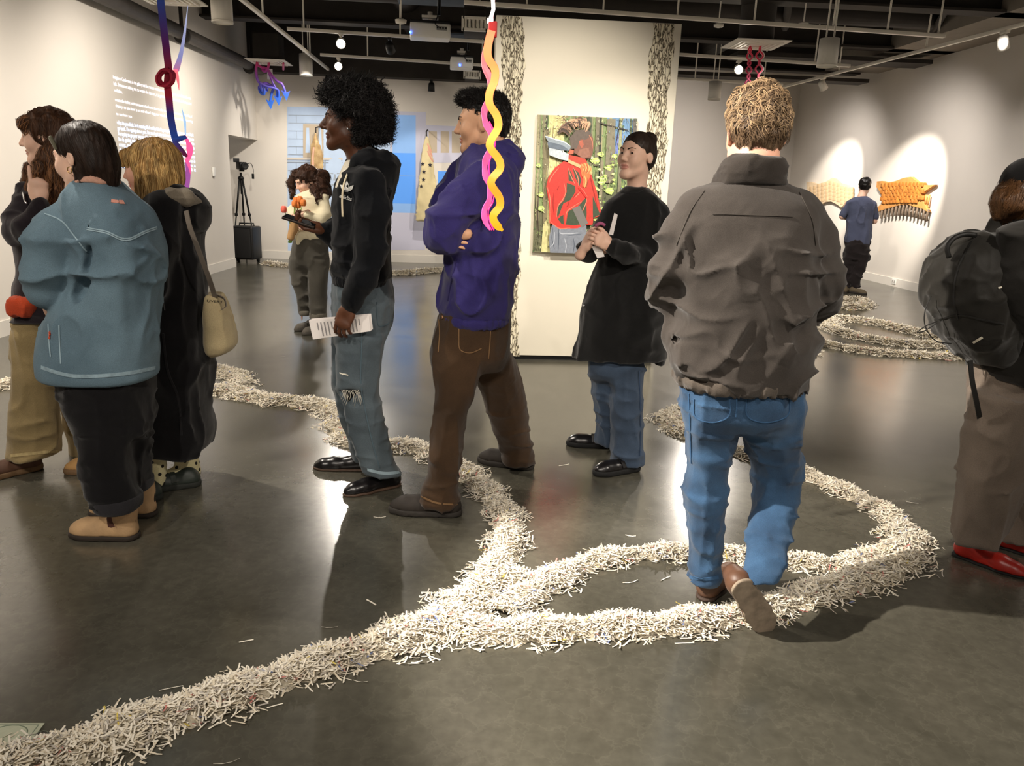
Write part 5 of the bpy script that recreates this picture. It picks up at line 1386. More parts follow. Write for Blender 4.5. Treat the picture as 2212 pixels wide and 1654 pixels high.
def spikes(fig, VF, m, n, l0, l1, width, seed=0, dirf=None, jit=.5, curl=.5, where=None, name='hair_curls', parent=None):
    """short curls standing out of a hair volume: one mesh"""
    V, F = VF; rg = np.random.default_rng(seed); tri = V[F]; fc = tri.mean(1)
    nr = np.cross(tri[:, 2] - tri[:, 0], tri[:, 3] - tri[:, 1]); nr /= np.linalg.norm(nr, axis=1)[:, None] + 1e-9
    ok = np.arange(len(F));
    if where is not None: ok = ok[where(fc)]
    ids = rg.choice(ok, n); P = fc[ids]; N = nr[ids]
    if dirf is not None: N = np.array([dirf(p, q) for p, q in zip(P, N)])
    N = N + rg.normal(0, jit, (n, 3)); N /= np.linalg.norm(N, axis=1)[:, None]
    T = np.cross(N, rg.normal(0, 1, (n, 3))); T /= np.linalg.norm(T, axis=1)[:, None] + 1e-9; B = np.cross(N, T)
    L = rg.uniform(l0, l1, n)[:, None]; K = 5; vs = np.zeros((n, K, 3, 3)); ph = rg.uniform(0, 6.3, n)[:, None]
    for k in range(K):
        t = k / (K - 1); c = P - N * .004 + N * L * t + (T * np.cos(ph + 5 * t) + B * np.sin(ph + 5 * t)) * L * curl * t * .4
        w = width * (1 - .75 * t)
        for j in range(3): vs[:, k, j] = c + (T * math.cos(j * 2.09) + B * math.sin(j * 2.09)) * w
    idx = np.arange(n)[:, None] * (K * 3); fs = []
    for k in range(K - 1):
        for j in range(3): fs.append(idx + np.array([[3 * k + j, 3 * k + (j + 1) % 3, 3 * k + 3 + (j + 1) % 3, 3 * k + 3 + j]]))
    me = np_mesh(name, vs.reshape(-1, 3), np.concatenate(fs), fig.o)
    o = link_mesh(name, me, m, parent or fig.body); o['kind'] = 'stuff'
    return o
def groove(fig, vol, px_pts, radii, k=.012):
    """press a crease into a garment along a line on its surface"""
    VF = vol.mesh(); fig.trees['_g'] = BVHTree.FromPolygons([tuple(p) for p in VF[0]], [tuple(int(i) for i in q) for q in VF[1]])
    P = []
    for (a, c), r in zip(px_pts, radii):
        q = fig.hit('_g', a, c, .0)
        if q: P.append((q[0], r, q[1]))
    for dp in (0.0, .018, .036):
        if len(P) > 1: vol.chain([(p - n * dp, r) for p, r, n in P], k, op=-1)
DOWN = np.array([0, 0, -1.0])

# ------------------------------------------------------------------ man in the grey jacket, walking away
SK_LIGHT = skin('light', '#e2b9a2', '#cb8f80'); SK_PINK = skin('rosy', '#daa48b', '#c4796c'); SK_TAN = skin('tan', '#d3a381', '#bb7c68'); SK_DARK = skin('deep', '#573523', '#63382f', .45)
def p_grey_jacket():
    f = Fig((1600, 1300), 2.42, 'man seen from behind in dark grey jacket and blue jeans stepping across the paper', SK_PINK)
    C = f.J(1631, 288, .02); s = 1.06
    V, F, lp, W_, R = build_head(C, (.06, 1, -.06), (0, 0, 1), s, f.J(1630, 385, .05), neck_r=.06)
    core = body_core(f, f.ch([(1628, 430, .03, 45), (1610, 560, 0, 70), (1602, 780, 0, 70)]),
                     [f.ch([(1520, 450, 0, 28), (1450, 590, 0, 26), (1470, 625, .2, 20)]), f.ch([(1725, 450, 0, 28), (1775, 600, 0, 26), (1750, 625, .2, 20)])],
                     [f.ch([(1545, 830, 0, 35), (1525, 1050, .04, 18), (1522, 1240, .04, 14)]), f.ch([(1660, 830, 0, 35), (1680, 1037, .07, 20), (1662, 1130, -.03, 18), (1642, 1245, -.19, 13)])])
    VV, FF = merge((V, F), core); f.start(VV, FF, np.r_[lp, np.zeros(len(core[1]), int)])
    jn = cloth('blue_jeans', '#263a52', .3, .4, 500, col2='#3a5878')
    v = Vol(.0075)
    v.loft(f.secs([(790, 1468, 1728, .14), (840, 1470, 1729, .15), (885, 1474, 1729, .14), (920, 1480, 1728, .1)]), .03)
    v.loft(f.secs([(870, 1474, 1600, .1), (906, 1480, 1592, .1, .01), (960, 1487, 1582, .085, .02), (1003, 1487, 1572, .078, .03), (1054, 1476, 1568, .078, .04), (1096, 1480, 1565, .075, .04), (1181, 1489, 1556, .066, .04), (1255, 1489, 1553, .06, .04)]), .03)
    v.loft(f.secs([(870, 1592, 1729, .1), (920, 1600, 1729, .1, .01), (960, 1610, 1729, .095, .03), (1000, 1621, 1729, .09, .06), (1037, 1628, 1728, .088, .07), (1075, 1628, 1720, .085, .04), (1130, 1617, 1712, .075, -.03), (1180, 1611, 1702, .068, -.1), (1215, 1607, 1690, .06, -.15), (1252, 1604, 1677, .055, -.2)]), .03)
    v.disp(fold(.006, 6, 6, 26, 4, mask=lambda P: np.clip((.95 - P[:, 2]) * 3, .2, 1))); v.disp(fold(.004, 20, 20, 5, 6))
    f.wear('jeans', v, jn, keep=True)
    sm = mat('jean_stitch', '#34567a', .9)
    f.seam('jeans', [(1488, 850), (1492, 940), (1494, 1000)], .004, sm, 'side_seam'); f.seam('jeans', [(1591, 850), (1591, 880), (1589, 900)], .004, sm, 'centre_seam')
    f.seam('jeans', [(1491, 1246), (1522, 1250), (1551, 1246)], .012, sm, 'hem')
    f.seam('jeans', [(1500, 862), (1502, 900), (1540, 912), (1575, 898), (1576, 862)], .003, sm, 'back_pocket'); f.seam('jeans', [(1612, 862), (1615, 900), (1655, 912), (1700, 898), (1705, 862)], .003, sm, 'back_pocket')
    br = mat('brown_leather', '#5b4030', .45, var=.25, vscale=20); bs = mat('dark_brown_sole', '#3a2c24', .7)
    shoe(f, onz(1518, 1297), onz(1596, 1226), br, bs, 'dress', 1.05, L=.29)
    shoe(f, f.J(1600, 1262, -.24), f.J(1668, 1372, -.15), br, mat('worn_sole', '#8b7d6c', .8, var=.3, vscale=25), 'dress', 1.1, up=(-.25, .9, .35), L=.29)
    jk = cloth('grey_canvas', '#3a3531', .14, .25, 600, rough=.85)
    v = Vol(.006)
    v.loft(f.secs([(388, 1560, 1690, .075), (402, 1530, 1712, .095), (420, 1500, 1742, .115), (445, 1478, 1765, .135), (490, 1470, 1762, .155), (545, 1462, 1752, .17), (650, 1450, 1744, .178), (720, 1450, 1740, .175), (775, 1455, 1735, .17), (822, 1462, 1728, .16)]), .03, n=2.5)
    v.chain(f.ch([(1508, 452, 0, 44), (1470, 515, 0, 46), (1445, 575, .0, 43), (1444, 622, .04, 38), (1462, 640, .2, 32)]), .035)
    v.chain(f.ch([(1722, 454, 0, 44), (1758, 520, 0, 46), (1775, 590, .0, 44), (1772, 640, .05, 38), (1748, 655, .2, 32)]), .035)
    Rr = rotz(0); a = .5; Rt = np.array([[math.cos(a), 0, math.sin(a)], [0, 1, 0], [-math.sin(a), 0, math.cos(a)]]); Rt2 = Rt.T
    cx = f.J(1600, 560)[0]
    low = lambda P: np.clip((1.38 - P[:, 2]) * 9, 0, 1)
    v.disp(fold(.015, 12, 6, 3.2, 21, R=Rt, mask=lambda P: low(P) * np.clip(.6 - (P[:, 0] - cx) * 4, 0, 1)))
    v.disp(fold(.016, 12, 6, 3.0, 33, R=Rt2, mask=lambda P: low(P) * np.clip(.5 + (P[:, 0] - cx) * 4, 0, 1)))
    v.disp(fold(.012, 8, 7, 15, 8, mask=lambda P: low(P) * np.clip(.3 + np.abs(P[:, 0] - cx) * 3, 0, 1)))
    f.wear('jacket', v, jk, keep=True)
    v = Vol(.006).loft(f.secs([(803, 1461, 1731, .167), (816, 1459, 1733, .17), (833, 1466, 1726, .163)]), .02, n=2.5); v.disp(fold(.006, 60, 60, 2, 12))
    f.wear('hem_band', v, cloth('grey_rib', '#4d463f', .2, .3, 400))
    v = Vol(.006).loft(f.secs([(336, 1576, 1690, .094, -.014), (352, 1562, 1695, .1, -.012), (378, 1550, 1694, .102, -.008), (402, 1538, 1702, .106)]), .02, n=2.3)
    v.disp(fold(.004, 10, 10, 40, 3))
    f.wear('collar', v, cloth('dark_collar', '#2e2925', .2, .3, 400))
    st = mat('jacket_seam', '#3b3631', .9)
    f.seam('jacket', [(1540, 463), (1570, 463), (1600, 464), (1630, 465), (1660, 466), (1712, 468)], .0025, st, 'yoke_seam'); f.seam('jacket', [(1522, 412), (1490, 460), (1462, 530)], .0025, st, 'sleeve_seam'); f.seam('jacket', [(1726, 416), (1752, 470), (1762, 530)], .0025, st, 'sleeve_seam')
    # short wavy hair
    hm = hairm('light_brown', '#64503c', .45); hm2 = hairm('sandy', '#9a8060', .45)
    v = Vol(.005)
    v.ell(W_((0, -.012, .052)), np.array((.077, .1, .084)) * s, R, .02); v.ell(W_((0, -.045, .0)), np.array((.073, .064, .078)) * s, R, .03); v.ell(W_((0, .05, .1)), np.array((.06, .05, .035)) * s, R, .03)
    v.ell(W_((0, .12, -.05)), np.array((.1, .09, .1)) * s, R, .02, op=-1)
    for sx in (-1, 1): v.ell(W_((sx * .09, -.002, -.012)), np.array((.024, .028, .036)) * s, R, .012, op=-1)
    v.half(W_((0, -.06, -.082)), R @ np.array([0, -.35, -1]))
    v.disp(fold(.006, 28, 28, 28, 5)); ho, VF = f.wear('hair', v, hm)
    cz = W_((0, 0, .02))[2]
    fl = lambda p: np.array([.5 * math.sin(p[2] * 90), .2, -.5]) + (p - W_((0, -.02, .09))) * 5
    strands(f, VF, hm, 2800, fl, .04, .0026, .007, .55, 3, 'hair_locks', ho, where=lambda c: c[:, 2] > cz - .02, wave=.004, wfreq=90, tip_out=.010)
    strands(f, VF, hm2, 1300, fl, .04, .0024, .010, .55, 4, 'light_locks', ho, where=lambda c: c[:, 2] > cz, wave=.004, wfreq=90, tip_out=.012)
    strands(f, VF, hm, 1400, lambda p: np.array([0, .1, -1.0]), .022, .0018, .003, .3, 5, 'nape_hair', ho, where=lambda c: c[:, 2] < cz)
p_grey_jacket()

# ------------------------------------------------------------------ man in the purple jacket
def p_purple():
    f = Fig((1030, 1090), 3.48, 'smiling man with folded arms in a purple jacket and brown work trousers', SK_TAN)
    C = f.J(1042, 268, 0); s = 1.04
    V, F, lp, W_, R = build_head(C, (-.97, .12, -.06), (0, 0, 1), s, f.J(1062, 375, 0), mouth=.5, jaw=1.05)
    core = body_core(f, f.ch([(1060, 380, 0, 50), (1045, 500, 0, 55), (1030, 680, 0, 55)]),
                     [f.ch([(1050, 400, -.17, 18), (960, 510, -.2, 16), (1010, 505, -.24, 13)])],
                     [f.ch([(985, 700, -.08, 28), (968, 900, -.2, 18), (960, 1060, -.27, 13)]), f.ch([(1060, 700, .1, 28), (1092, 870, .2, 18), (1122, 980, .3, 13)])])
    hnd = build_hand(f.J(944, 512, -.205), (1, -.28, -.04), (0, -1, .25), .95, left=False, curl=(.1, .3, .25), arm=-.005)
    VV, FF = merge((V, F), core, hnd); f.start(VV, FF, np.r_[lp, np.zeros(len(core[1]) + len(hnd[1]), int)])
    hm = hairm('black', '#14110f', .4)
    eyes(f, W_, s, R, (0, 1, -.05), hm, .0036)
    MB().add([W_(p) for p in ((-.017, .0905, -.0605), (.017, .0905, -.0605), (.015, .0905, -.0645), (-.015, .0905, -.0645))], [(0, 1, 2, 3)]).build('teeth', mat('teeth', '#efe6da', .3), f.body, f.o)
    tr = cloth('brown_canvas', '#4a3726', .22, .3, 480, vscale=4, col2='#33261a')
    v = Vol(.0075)
    v.loft(f.secs([(670, 952, 1102, .17), (710, 942, 1103, .18), (760, 935, 1100, .16), (800, 965, 1085, .09)]), .05)
    v.loft(f.secs([(700, 952, 1030, .09, -.04), (740, 934, 1040, .11, -.065), (770, 928, 1044, .12, -.08), (800, 932, 1040, .115, -.1), (837, 940, 1030, .11, -.13), (897, 934, 1008, .1, -.18), (957, 928, 1000, .095, -.22), (1018, 921, 993, .09, -.25), (1060, 911, 992, .085, -.27), (1090, 908, 995, .085, -.275)]), .03)
    v.loft(f.secs([(760, 1005, 1106, .12, .1), (806, 1024, 1123, .115, .13), (882, 1050, 1139, .1, .2), (930, 1066, 1146, .095, .25), (970, 1080, 1152, .085, .29), (1000, 1084, 1158, .085, .3)]), .03)
    v.disp(fold(.006, 6, 6, 22, 14, mask=lambda P: np.clip((.5 - P[:, 2]) * 4, .25, 1))); v.disp(fold(.005, 14, 14, 5, 16))
    f.wear('work_trousers', v, tr, keep=True)
    st = mat('tan_stitch', '#7a5d3e', .8)
    f.seam('work_trousers', [(992, 692), (992, 730), (994, 755), (1016, 762), (1040, 752)], .004, st, 'pocket_seam'); f.seam('work_trousers', [(948, 690), (950, 720), (947, 760)], .004, st, 'side_seam'); f.seam('work_trousers', [(910, 1072), (945, 1086), (992, 1090)], .008, st, 'hem')
    f.seam('work_trousers', [(1060, 700), (1058, 740), (1055, 775)], .004, st, 'pocket_seam')
    q = f.hit('work_trousers', 957, 685, .002)
    if q: MB().lathe(q[0], [(.009, 0), (.008, .004)], 12, tuple(q[1])).build('rivet', mat('copper', '#d9a27a', .35, metal=.8), f.body, f.o)
    bk = mat('black_nubuck', '#2a241f', .75, var=.2, vscale=20); sl = mat('dark_rubber', '#2e2a26', .8)
    t1 = shoe(f, onz(994, 1112), onz(852, 1104), bk, sl, 'sneaker', 1.15, L=.32, name='sneaker')
    f.patch('sneaker', [[(911, 1086), (917, 1091), (934, 1086), (918, 1096), (910, 1092)]], mat('grey_mark', '#9a9388', .6), 'swoosh', t1)
    shoe(f, onz(1150, 1012), onz(1066, 1000), bk, sl, 'sneaker', 1.1, L=.3, name='sneaker')
    jk = cloth('purple_shell', '#302a64', .14, .2, 500, rough=.75)
    v = Vol(.0075)
    v.loft(f.secs([(318, 1012, 1100, .09), (335, 1000, 1112, .13), (352, 992, 1120, .17), (385, 985, 1123, .2), (430, 976, 1124, .21), (480, 970, 1122, .21), (540, 962, 1117, .21), (600, 954, 1114, .215), (650, 948, 1111, .215), (680, 955, 1102, .2), (694, 968, 1090, .185)]), .03)
    v.chain(f.ch([(1048, 392, -.17, 40), (1005, 430, -.21, 40), (965, 482, -.23, 40), (954, 505, -.22, 36), (985, 522, -.16, 26)]), .04)
    v.chain(f.ch([(1000, 380, .14, 36), (972, 440, .1, 34), (985, 505, -.05, 30), (1040, 518, -.22, 26)]), .04)
    v.disp(fold(.011, 6, 6, 8, 41)); v.disp(fold(.006, 14, 14, 7, 44))
    f.wear('jacket', v, jk, keep=True)
    v = Vol(.006).loft(f.secs([(302, 1050, 1102, .07, .0), (318, 1018, 1106, .09), (338, 998, 1118, .11), (350, 996, 1122, .11)]), .02)
    v.ell(f.J(1098, 352, 0), (.075, .12, .075), k=.04); v.disp(fold(.006, 12, 12, 22, 7))
    f.wear('folded_hood', v, jk)
    v = Vol(.006).loft(f.secs([(676, 955, 1104, .2), (687, 955, 1102, .198), (700, 966, 1092, .185)]), .02); v.disp(fold(.004, 50, 50, 2, 5)); f.wear('hem_band', v, jk)
    st = mat('purple_seam', '#262052', .9)
    f.seam('jacket', [(1085, 345), (1068, 400), (1050, 460), (1040, 500)], .006, st, 'sleeve_seam'); f.seam('jacket', [(985, 560), (975, 610), (968, 650)], .006, st, 'pocket_zip')
    v = Vol(.0045)
    v.ell(W_((0, -.022, .055)), np.array((.078, .096, .075)) * s, R, .02); v.ell(W_((0, -.06, .0)), np.array((.074, .055, .07)) * s, R, .03); v.ell(W_((0, .05, .1)), np.array((.055, .05, .03)) * s, R, .03)
    v.ell(W_((0, .135, -.035)), np.array((.1, .085, .1)) * s, R, .015, op=-1)
    for sx in (-1, 1): v.ell(W_((sx * .085, .012, -.045)), np.array((.03, .05, .07)) * s, R, .012, op=-1)
    v.half(W_((0, -.06, -.07)), R @ np.array([0, -.5, -1])); v.disp(fold(.004, 40, 40, 40, 5)); ho, VF = f.wear('hair', v, hm)
    zt = W_((0, 0, .07))[2]
    spikes(f, VF, hm, 2600, .012, .03, .0016, 3, lambda p, n: n * .6 + np.array([-.7, 0, .5]), .3, .3, where=lambda c: c[:, 2] > zt, name='top_hair', parent=ho)
    strands(f, VF, hm, 1200, lambda p: np.array([.3, 0, -1.0]), .03, .003, .004, .4, 6, 'side_hair', ho, where=lambda c: c[:, 2] < zt + .02)
p_purple()

# ------------------------------------------------------------------ man with the afro and navy hoodie
def p_afro():
    f = Fig((800, 1050), 3.6, 'man with a large afro in a black hoodie holding a phone and a folded paper', SK_DARK)
    C = f.J(754, 263, 0); s = 1.03
    V, F, lp, W_, R = build_head(C, (-.99, -.1, .02), (0, 0, 1), s, f.J(785, 372, 0), jaw=1.0, nose=1.22, lip=1.35, neck_r=.056)
    core = body_core(f, f.ch([(785, 375, 0, 40), (785, 480, 0, 46), (782, 600, 0, 46)]),
                     [f.ch([(800, 400, -.2, 18), (800, 545, -.23, 16), (762, 655, -.24, 12)]), f.ch([(770, 410, .19, 18), (760, 510, .17, 16), (700, 505, .02, 12)])],
                     [f.ch([(790, 640, -.08, 26), (782, 840, -.1, 16), (825, 1010, -.14, 11)]), f.ch([(770, 640, .08, 26), (757, 840, .1, 16), (775, 980, .14, 11)])])
    # near hand holding the folded paper, far hand under the phone
    h1 = build_hand(f.J(752, 664, -.262), (-.32, -.05, -1), (-.35, -.9, .1), .98, left=True, curls=[(.25, .5, .4), (.3, .5, .4), (.35, .55, .4), (.35, .6, .4)], thumb=(.8, .5, -.4), arm=.1)
    h2 = build_hand(f.J(697, 498, .0), (-1, -.12, .28), (.1, .35, -1), 1.0, left=False, curls=[(.35, .75, .6), (.35, .8, .6), (.35, .85, .6), (.3, .9, .6)], thumb=(.75, .55, .15), tcurl=.9, arm=.08)
    VV, FF = merge((V, F), core, h1, h2); f.start(VV, FF, np.r_[lp, np.zeros(len(core[1]) + len(h1[1]) + len(h2[1]), int)])
    hm = hairm('jet', '#0d0a09', .6)
    eyes(f, W_, s, R, (0, 1, 0), hm, .004, -.004)
    MB().lathe(W_((-.083, .0, -.034)), [(.0045, -.003), (.0045, .003)], 10, (0, -1, 0)).build('ear_stud', mat('silver', '#e8e8ea', .15, metal=.9), f.body, f.o)
    jn = cloth('washed_denim', '#3f484e', .3, .4, 480, vscale=4, col2='#5a656b')
    v = Vol(.007)
    v.loft(f.secs([(590, 722, 842, .16), (640, 718, 850, .17), (690, 719, 848, .17), (740, 722, 830, .16)]), .03)
    v.loft(f.secs([(720, 728, 832, .1, -.08), (780, 727, 824, .095, -.09), (836, 728, 818, .09, -.1), (849, 732, 819, .085, -.1), (880, 744, 827, .085, -.11), (936, 753, 836, .08, -.12), (980, 768, 848, .08, -.13), (1022, 788, 866, .085, -.14)]), .025)
    v.loft(f.secs([(720, 716, 800, .09, .09), (797, 716, 790, .085, .1), (880, 730, 800, .08, .12), (940, 750, 805, .075, .13), (992, 764, 815, .075, .15)]), .025)
    v.disp(fold(.005, 8, 8, 24, 54, mask=lambda P: np.clip((.7 - P[:, 2]) * 4, .3, 1))); v.disp(fold(.004, 18, 18, 5, 56))
    kz = f.J(755, 848, -.2)
    v.ell(f.J(752, 850, -.19), (.06, .06, .018), k=.012, op=-1)
    f.wear('ripped_jeans', v, jn, keep=True)
    st = mat('denim_seam', '#46565f', .9); fr = mat('white_fray', '#d8d3c4', .9)
    f.seam('ripped_jeans', [(782, 690), (781, 760), (780, 830), (792, 900), (806, 960), (820, 1010)], .005, st, 'side_seam'); f.seam('ripped_jeans', [(814, 652), (816, 700), (832, 702), (848, 690)], .004, st, 'back_pocket')
    f.seam('ripped_jeans', [(794, 1014), (830, 1022), (862, 1020)], .014, mat('denim_hem', '#8fa2ab', .9), 'hem')
    for i in range(12):
        x0 = 738 + i * 3.2; b = MB(); P = []
        for t in np.linspace(0, 1, 6):
            P.append(f.J(x0 + 5 * math.sin(t * 3) + (4 * t if i > 5 else -3 * t), 842 + (20 + (i % 4) * 5) * t, -.19 - .012 * math.sin(t * 3.1)))
        b.tube(P, .0011, 4).build('fray_thread', fr, f.body, f.o)
    f.patch('ripped_jeans', [[(738, 806), (749, 807), (746, 809), (740, 810)], [(734, 804), (752, 809), (752, 811), (735, 807)]], fr, 'fray_patch')
    v = Vol(.006).loft(f.secs([(838, 740, 770, .05, -.13), (866, 745, 775, .05, -.13)]), .01); f.wear('knee_lining', v, cloth('black_lining', '#0c0c0d', .1))
    lt = mat('black_leather', '#121011', .28, var=.2, vscale=18, spec=.5); sl = mat('tan_welt', '#4b382b', .6)
    shoe(f, onz(862, 1046), onz(760, 1068), lt, sl, 'dress', 1.05, L=.29); shoe(f, onz(800, 1014), onz(706, 1012), lt, sl, 'dress', 1.0, L=.29)
    hd = cloth('black_fleece', '#07090d', .2, .35, 360, rough=.95, sheen=.08)
    v = Vol(.007)
    v.loft(f.secs([(352, 764, 838, .12), (372, 744, 846, .17), (400, 727, 846, .2), (440, 721, 845, .21), (480, 719, 843, .205), (540, 718, 842, .2), (585, 719, 844, .195), (604, 722, 842, .19)]), .03)
    v.chain(f.ch([(800, 398, -.17, 36), (806, 460, -.2, 33), (804, 540, -.22, 31), (785, 600, -.24, 28), (760, 652, -.258, 24)]), .035)
    v.chain(f.ch([(775, 400, .17, 34), (765, 470, .17, 32), (752, 510, .15, 30), (720, 506, .05, 25), (700, 500, .01, 20)]), .035)
    v.disp(fold(.006, 7, 7, 14, 61)); v.disp(fold(.004, 16, 16, 8, 62))
    f.wear('hoodie', v, hd, keep=True)
    v = Vol(.006); v.loft(f.secs([(590, 719, 842, .195), (612, 721, 842, .19)]), .01); v.disp(fold(.0025, 90, 90, 1, 2)); f.wear('waist_rib', v, hd)
    v = Vol(.006)
    v.chain(f.ch([(762, 362, -.09, 10), (775, 350, -.1, 17), (800, 345, -.1, 22), (828, 352, -.05, 24), (836, 360, .0, 25), (828, 352, .05, 24), (800, 345, .1, 22), (766, 350, .1, 17), (744, 370, .07, 9)]), .03)
    v.ell(f.J(828, 395, 0), (.055, .14, .1), k=.05); v.disp(fold(.005, 14, 14, 20, 9)); f.wear('hood', v, hd, keep=True)
    v = Vol(.005).loft(f.secs([(346, 748, 790, .07, 0), (362, 741, 785, .1, 0), (380, 735, 780, .13, 0), (410, 726, 770, .15)]), .01); f.wear('undershirt', v, cloth('white_tee', '#d9d2c0', .05))
    for dx, dy, l in ((742, -.14, 468), (735, -.06, 470)):
        MB().tube(spline([f.J(750, 376, dy - .01), f.J(dx, 400, dy - .07), f.J(dx - 3, 430, dy - .075), f.J(dx - 2, l, dy - .08)], 16), .0042, 6).build('drawstring', mat('cream_cord', '#d8ccae', .8), f.body, f.o)
    wm = mat('white_print', '#cfcfcb', .8)
    def leaf(cx, cy, ang, L, w):
        return [(cx + L * t * math.sin(ang) + w * math.sin(math.pi * t) * sg * math.cos(ang), cy - L * t * math.cos(ang) + w * math.sin(math.pi * t) * sg * math.sin(ang)) for sg, ts in ((1, np.linspace(0, 1, 7)), (-1, np.linspace(1, 0, 7)[1:-1])) for t in ts]
    f.patch('hoodie', [leaf(750, 415, a, L, w) for a, L, w in ((0, 24, 4), (.75, 21, 4), (-.75, 21, 4))], wm, 'trefoil_print')
    f.patch('hoodie', [[(742 + i * .6, 410 + i * 3.0), (758 - i * .6, 412 + i * 3.0), (758 - i * .6, 413.3 + i * 3.0), (742 + i * .6, 411.3 + i * 3.0)] for i in range(3)], hd, 'trefoil_stripes', off=.006)
    f.writing('hoodie', 'adidas', (733, 426), (760, 434), 12, wm, 'chest_lettering')
    # afro
    v = Vol(.006)
    cc = f.J(776, 246, 0)
    v.ell(f.J(774, 244, 0), (.148, .14, .142), k=.03); v.ell(f.J(722, 208, 0), (.05, .08, .045), k=.05); v.ell(f.J(800, 290, 0), (.085, .1, .085), k=.05)
    v.ell(W_((0, .112, -.025)), np.array((.2, .1, .112)) * s, R, .02, op=-1)
    v.ell(W_((0, .05, -.07)), np.array((.2, .08, .07)) * s, R, .02, op=-1)
    v.ell(W_((-.1, .005, -.02)), np.array((.07, .04, .055)) * s, R, .02, op=-1); v.half(W_((0, -.05, -.09)), R @ np.array([0, -.2, -1]))
    v.disp(fold(.010, 26, 26, 26, 71)); v.disp(fold(.005, 60, 60, 60, 72)); ho, VF = f.wear('afro', v, hm)
    spikes(f, VF, hm, 6500, .012, .034, .0024, 5, None, .7, 1.6, name='afro_curls', parent=ho)
    spikes(f, VF, hm, 160, .03, .05, .005, 6, lambda p, n: n + np.array([0, 0, .8]), .3, .8, where=lambda c: c[:, 2] > cc[2] + .06, name='afro_twists', parent=ho)
    # phone and folded programme are things of their own
    pc_ = f.J(648, 478, -.02)
    ph = empty('smartphone', pc_, 'dark smartphone held flat in the palm of the man with the afro', 'phone')
    e1 = f.J(611, 468, -.02) - f.J(681, 490, -.02); Rp = frame((0, 1, 0), (0, 0, 1)); x_ = e1 / np.linalg.norm(e1); y_ = np.array([.1, 1, .12]); y_ = y_ - x_ * (y_ @ x_); y_ /= np.linalg.norm(y_); z_ = np.cross(x_, y_); Rp = np.array([x_, y_, z_]).T
    MB().bevbox(pc_, (np.linalg.norm(e1), .075, .012), .004, Rp).build('case', mat('brown_phone_case', '#2a211a', .4), ph, pc_)
    up_ = z_ if z_[2] > 0 else -z_
    MB().box(pc_ + up_ * .0062, (np.linalg.norm(e1) * .94, .068, .002), Rp).build('screen', mat('dark_glass', '#101418', .08), ph, pc_)
    MB().bevbox(pc_ + x_ * np.linalg.norm(e1) * .42 - up_ * .006, (.03, .03, .006), .003, Rp).build('camera_bump', M_BLACK, ph, pc_)
    A, B, D_, E_ = f.J(667, 692, -.222), f.J(797, 681, -.222), f.J(801, 715, -.215), f.J(676, 733, -.215)
    pp = empty('folded_programme', (A + B + D_ + E_) / 4, 'folded white printed programme held at the thigh of the man with the afro', 'paper'); o3 = (A + B + D_ + E_) / 4
    WPAP = mat('white_paper', '#e6e0dc', .7, var=.03)
    for i, (dy, sc_) in enumerate(((0, 1), (.006, 1.01), (.012, .99))):
        MB().prism([q + (0.004 * i, dy, .003 * i) for q in (A, B, D_, E_)], (0, .001, 0)).build('sheet', WPAP, pp, o3)
    ink = mat('grey_print', '#8f8b8b', .8)
    b = MB()
    for i in range(13):
        u0 = .12 + i * .058; h0, h1 = (.15, .9) if i % 4 else (.15, .55)
        if 6 <= i <= 7: continue
        g = lambda u, v_: (A * (1 - u) + B * u) * (1 - v_) + (E_ * (1 - u) + D_ * u) * v_ + (0, -.0012, 0)
        b.add([g(u0, h0), g(u0 + .022, h0), g(u0 + .022, h1), g(u0, h1)], [(0, 1, 2, 3)])
    b.build('printed_text', ink, pp, o3)
p_afro()

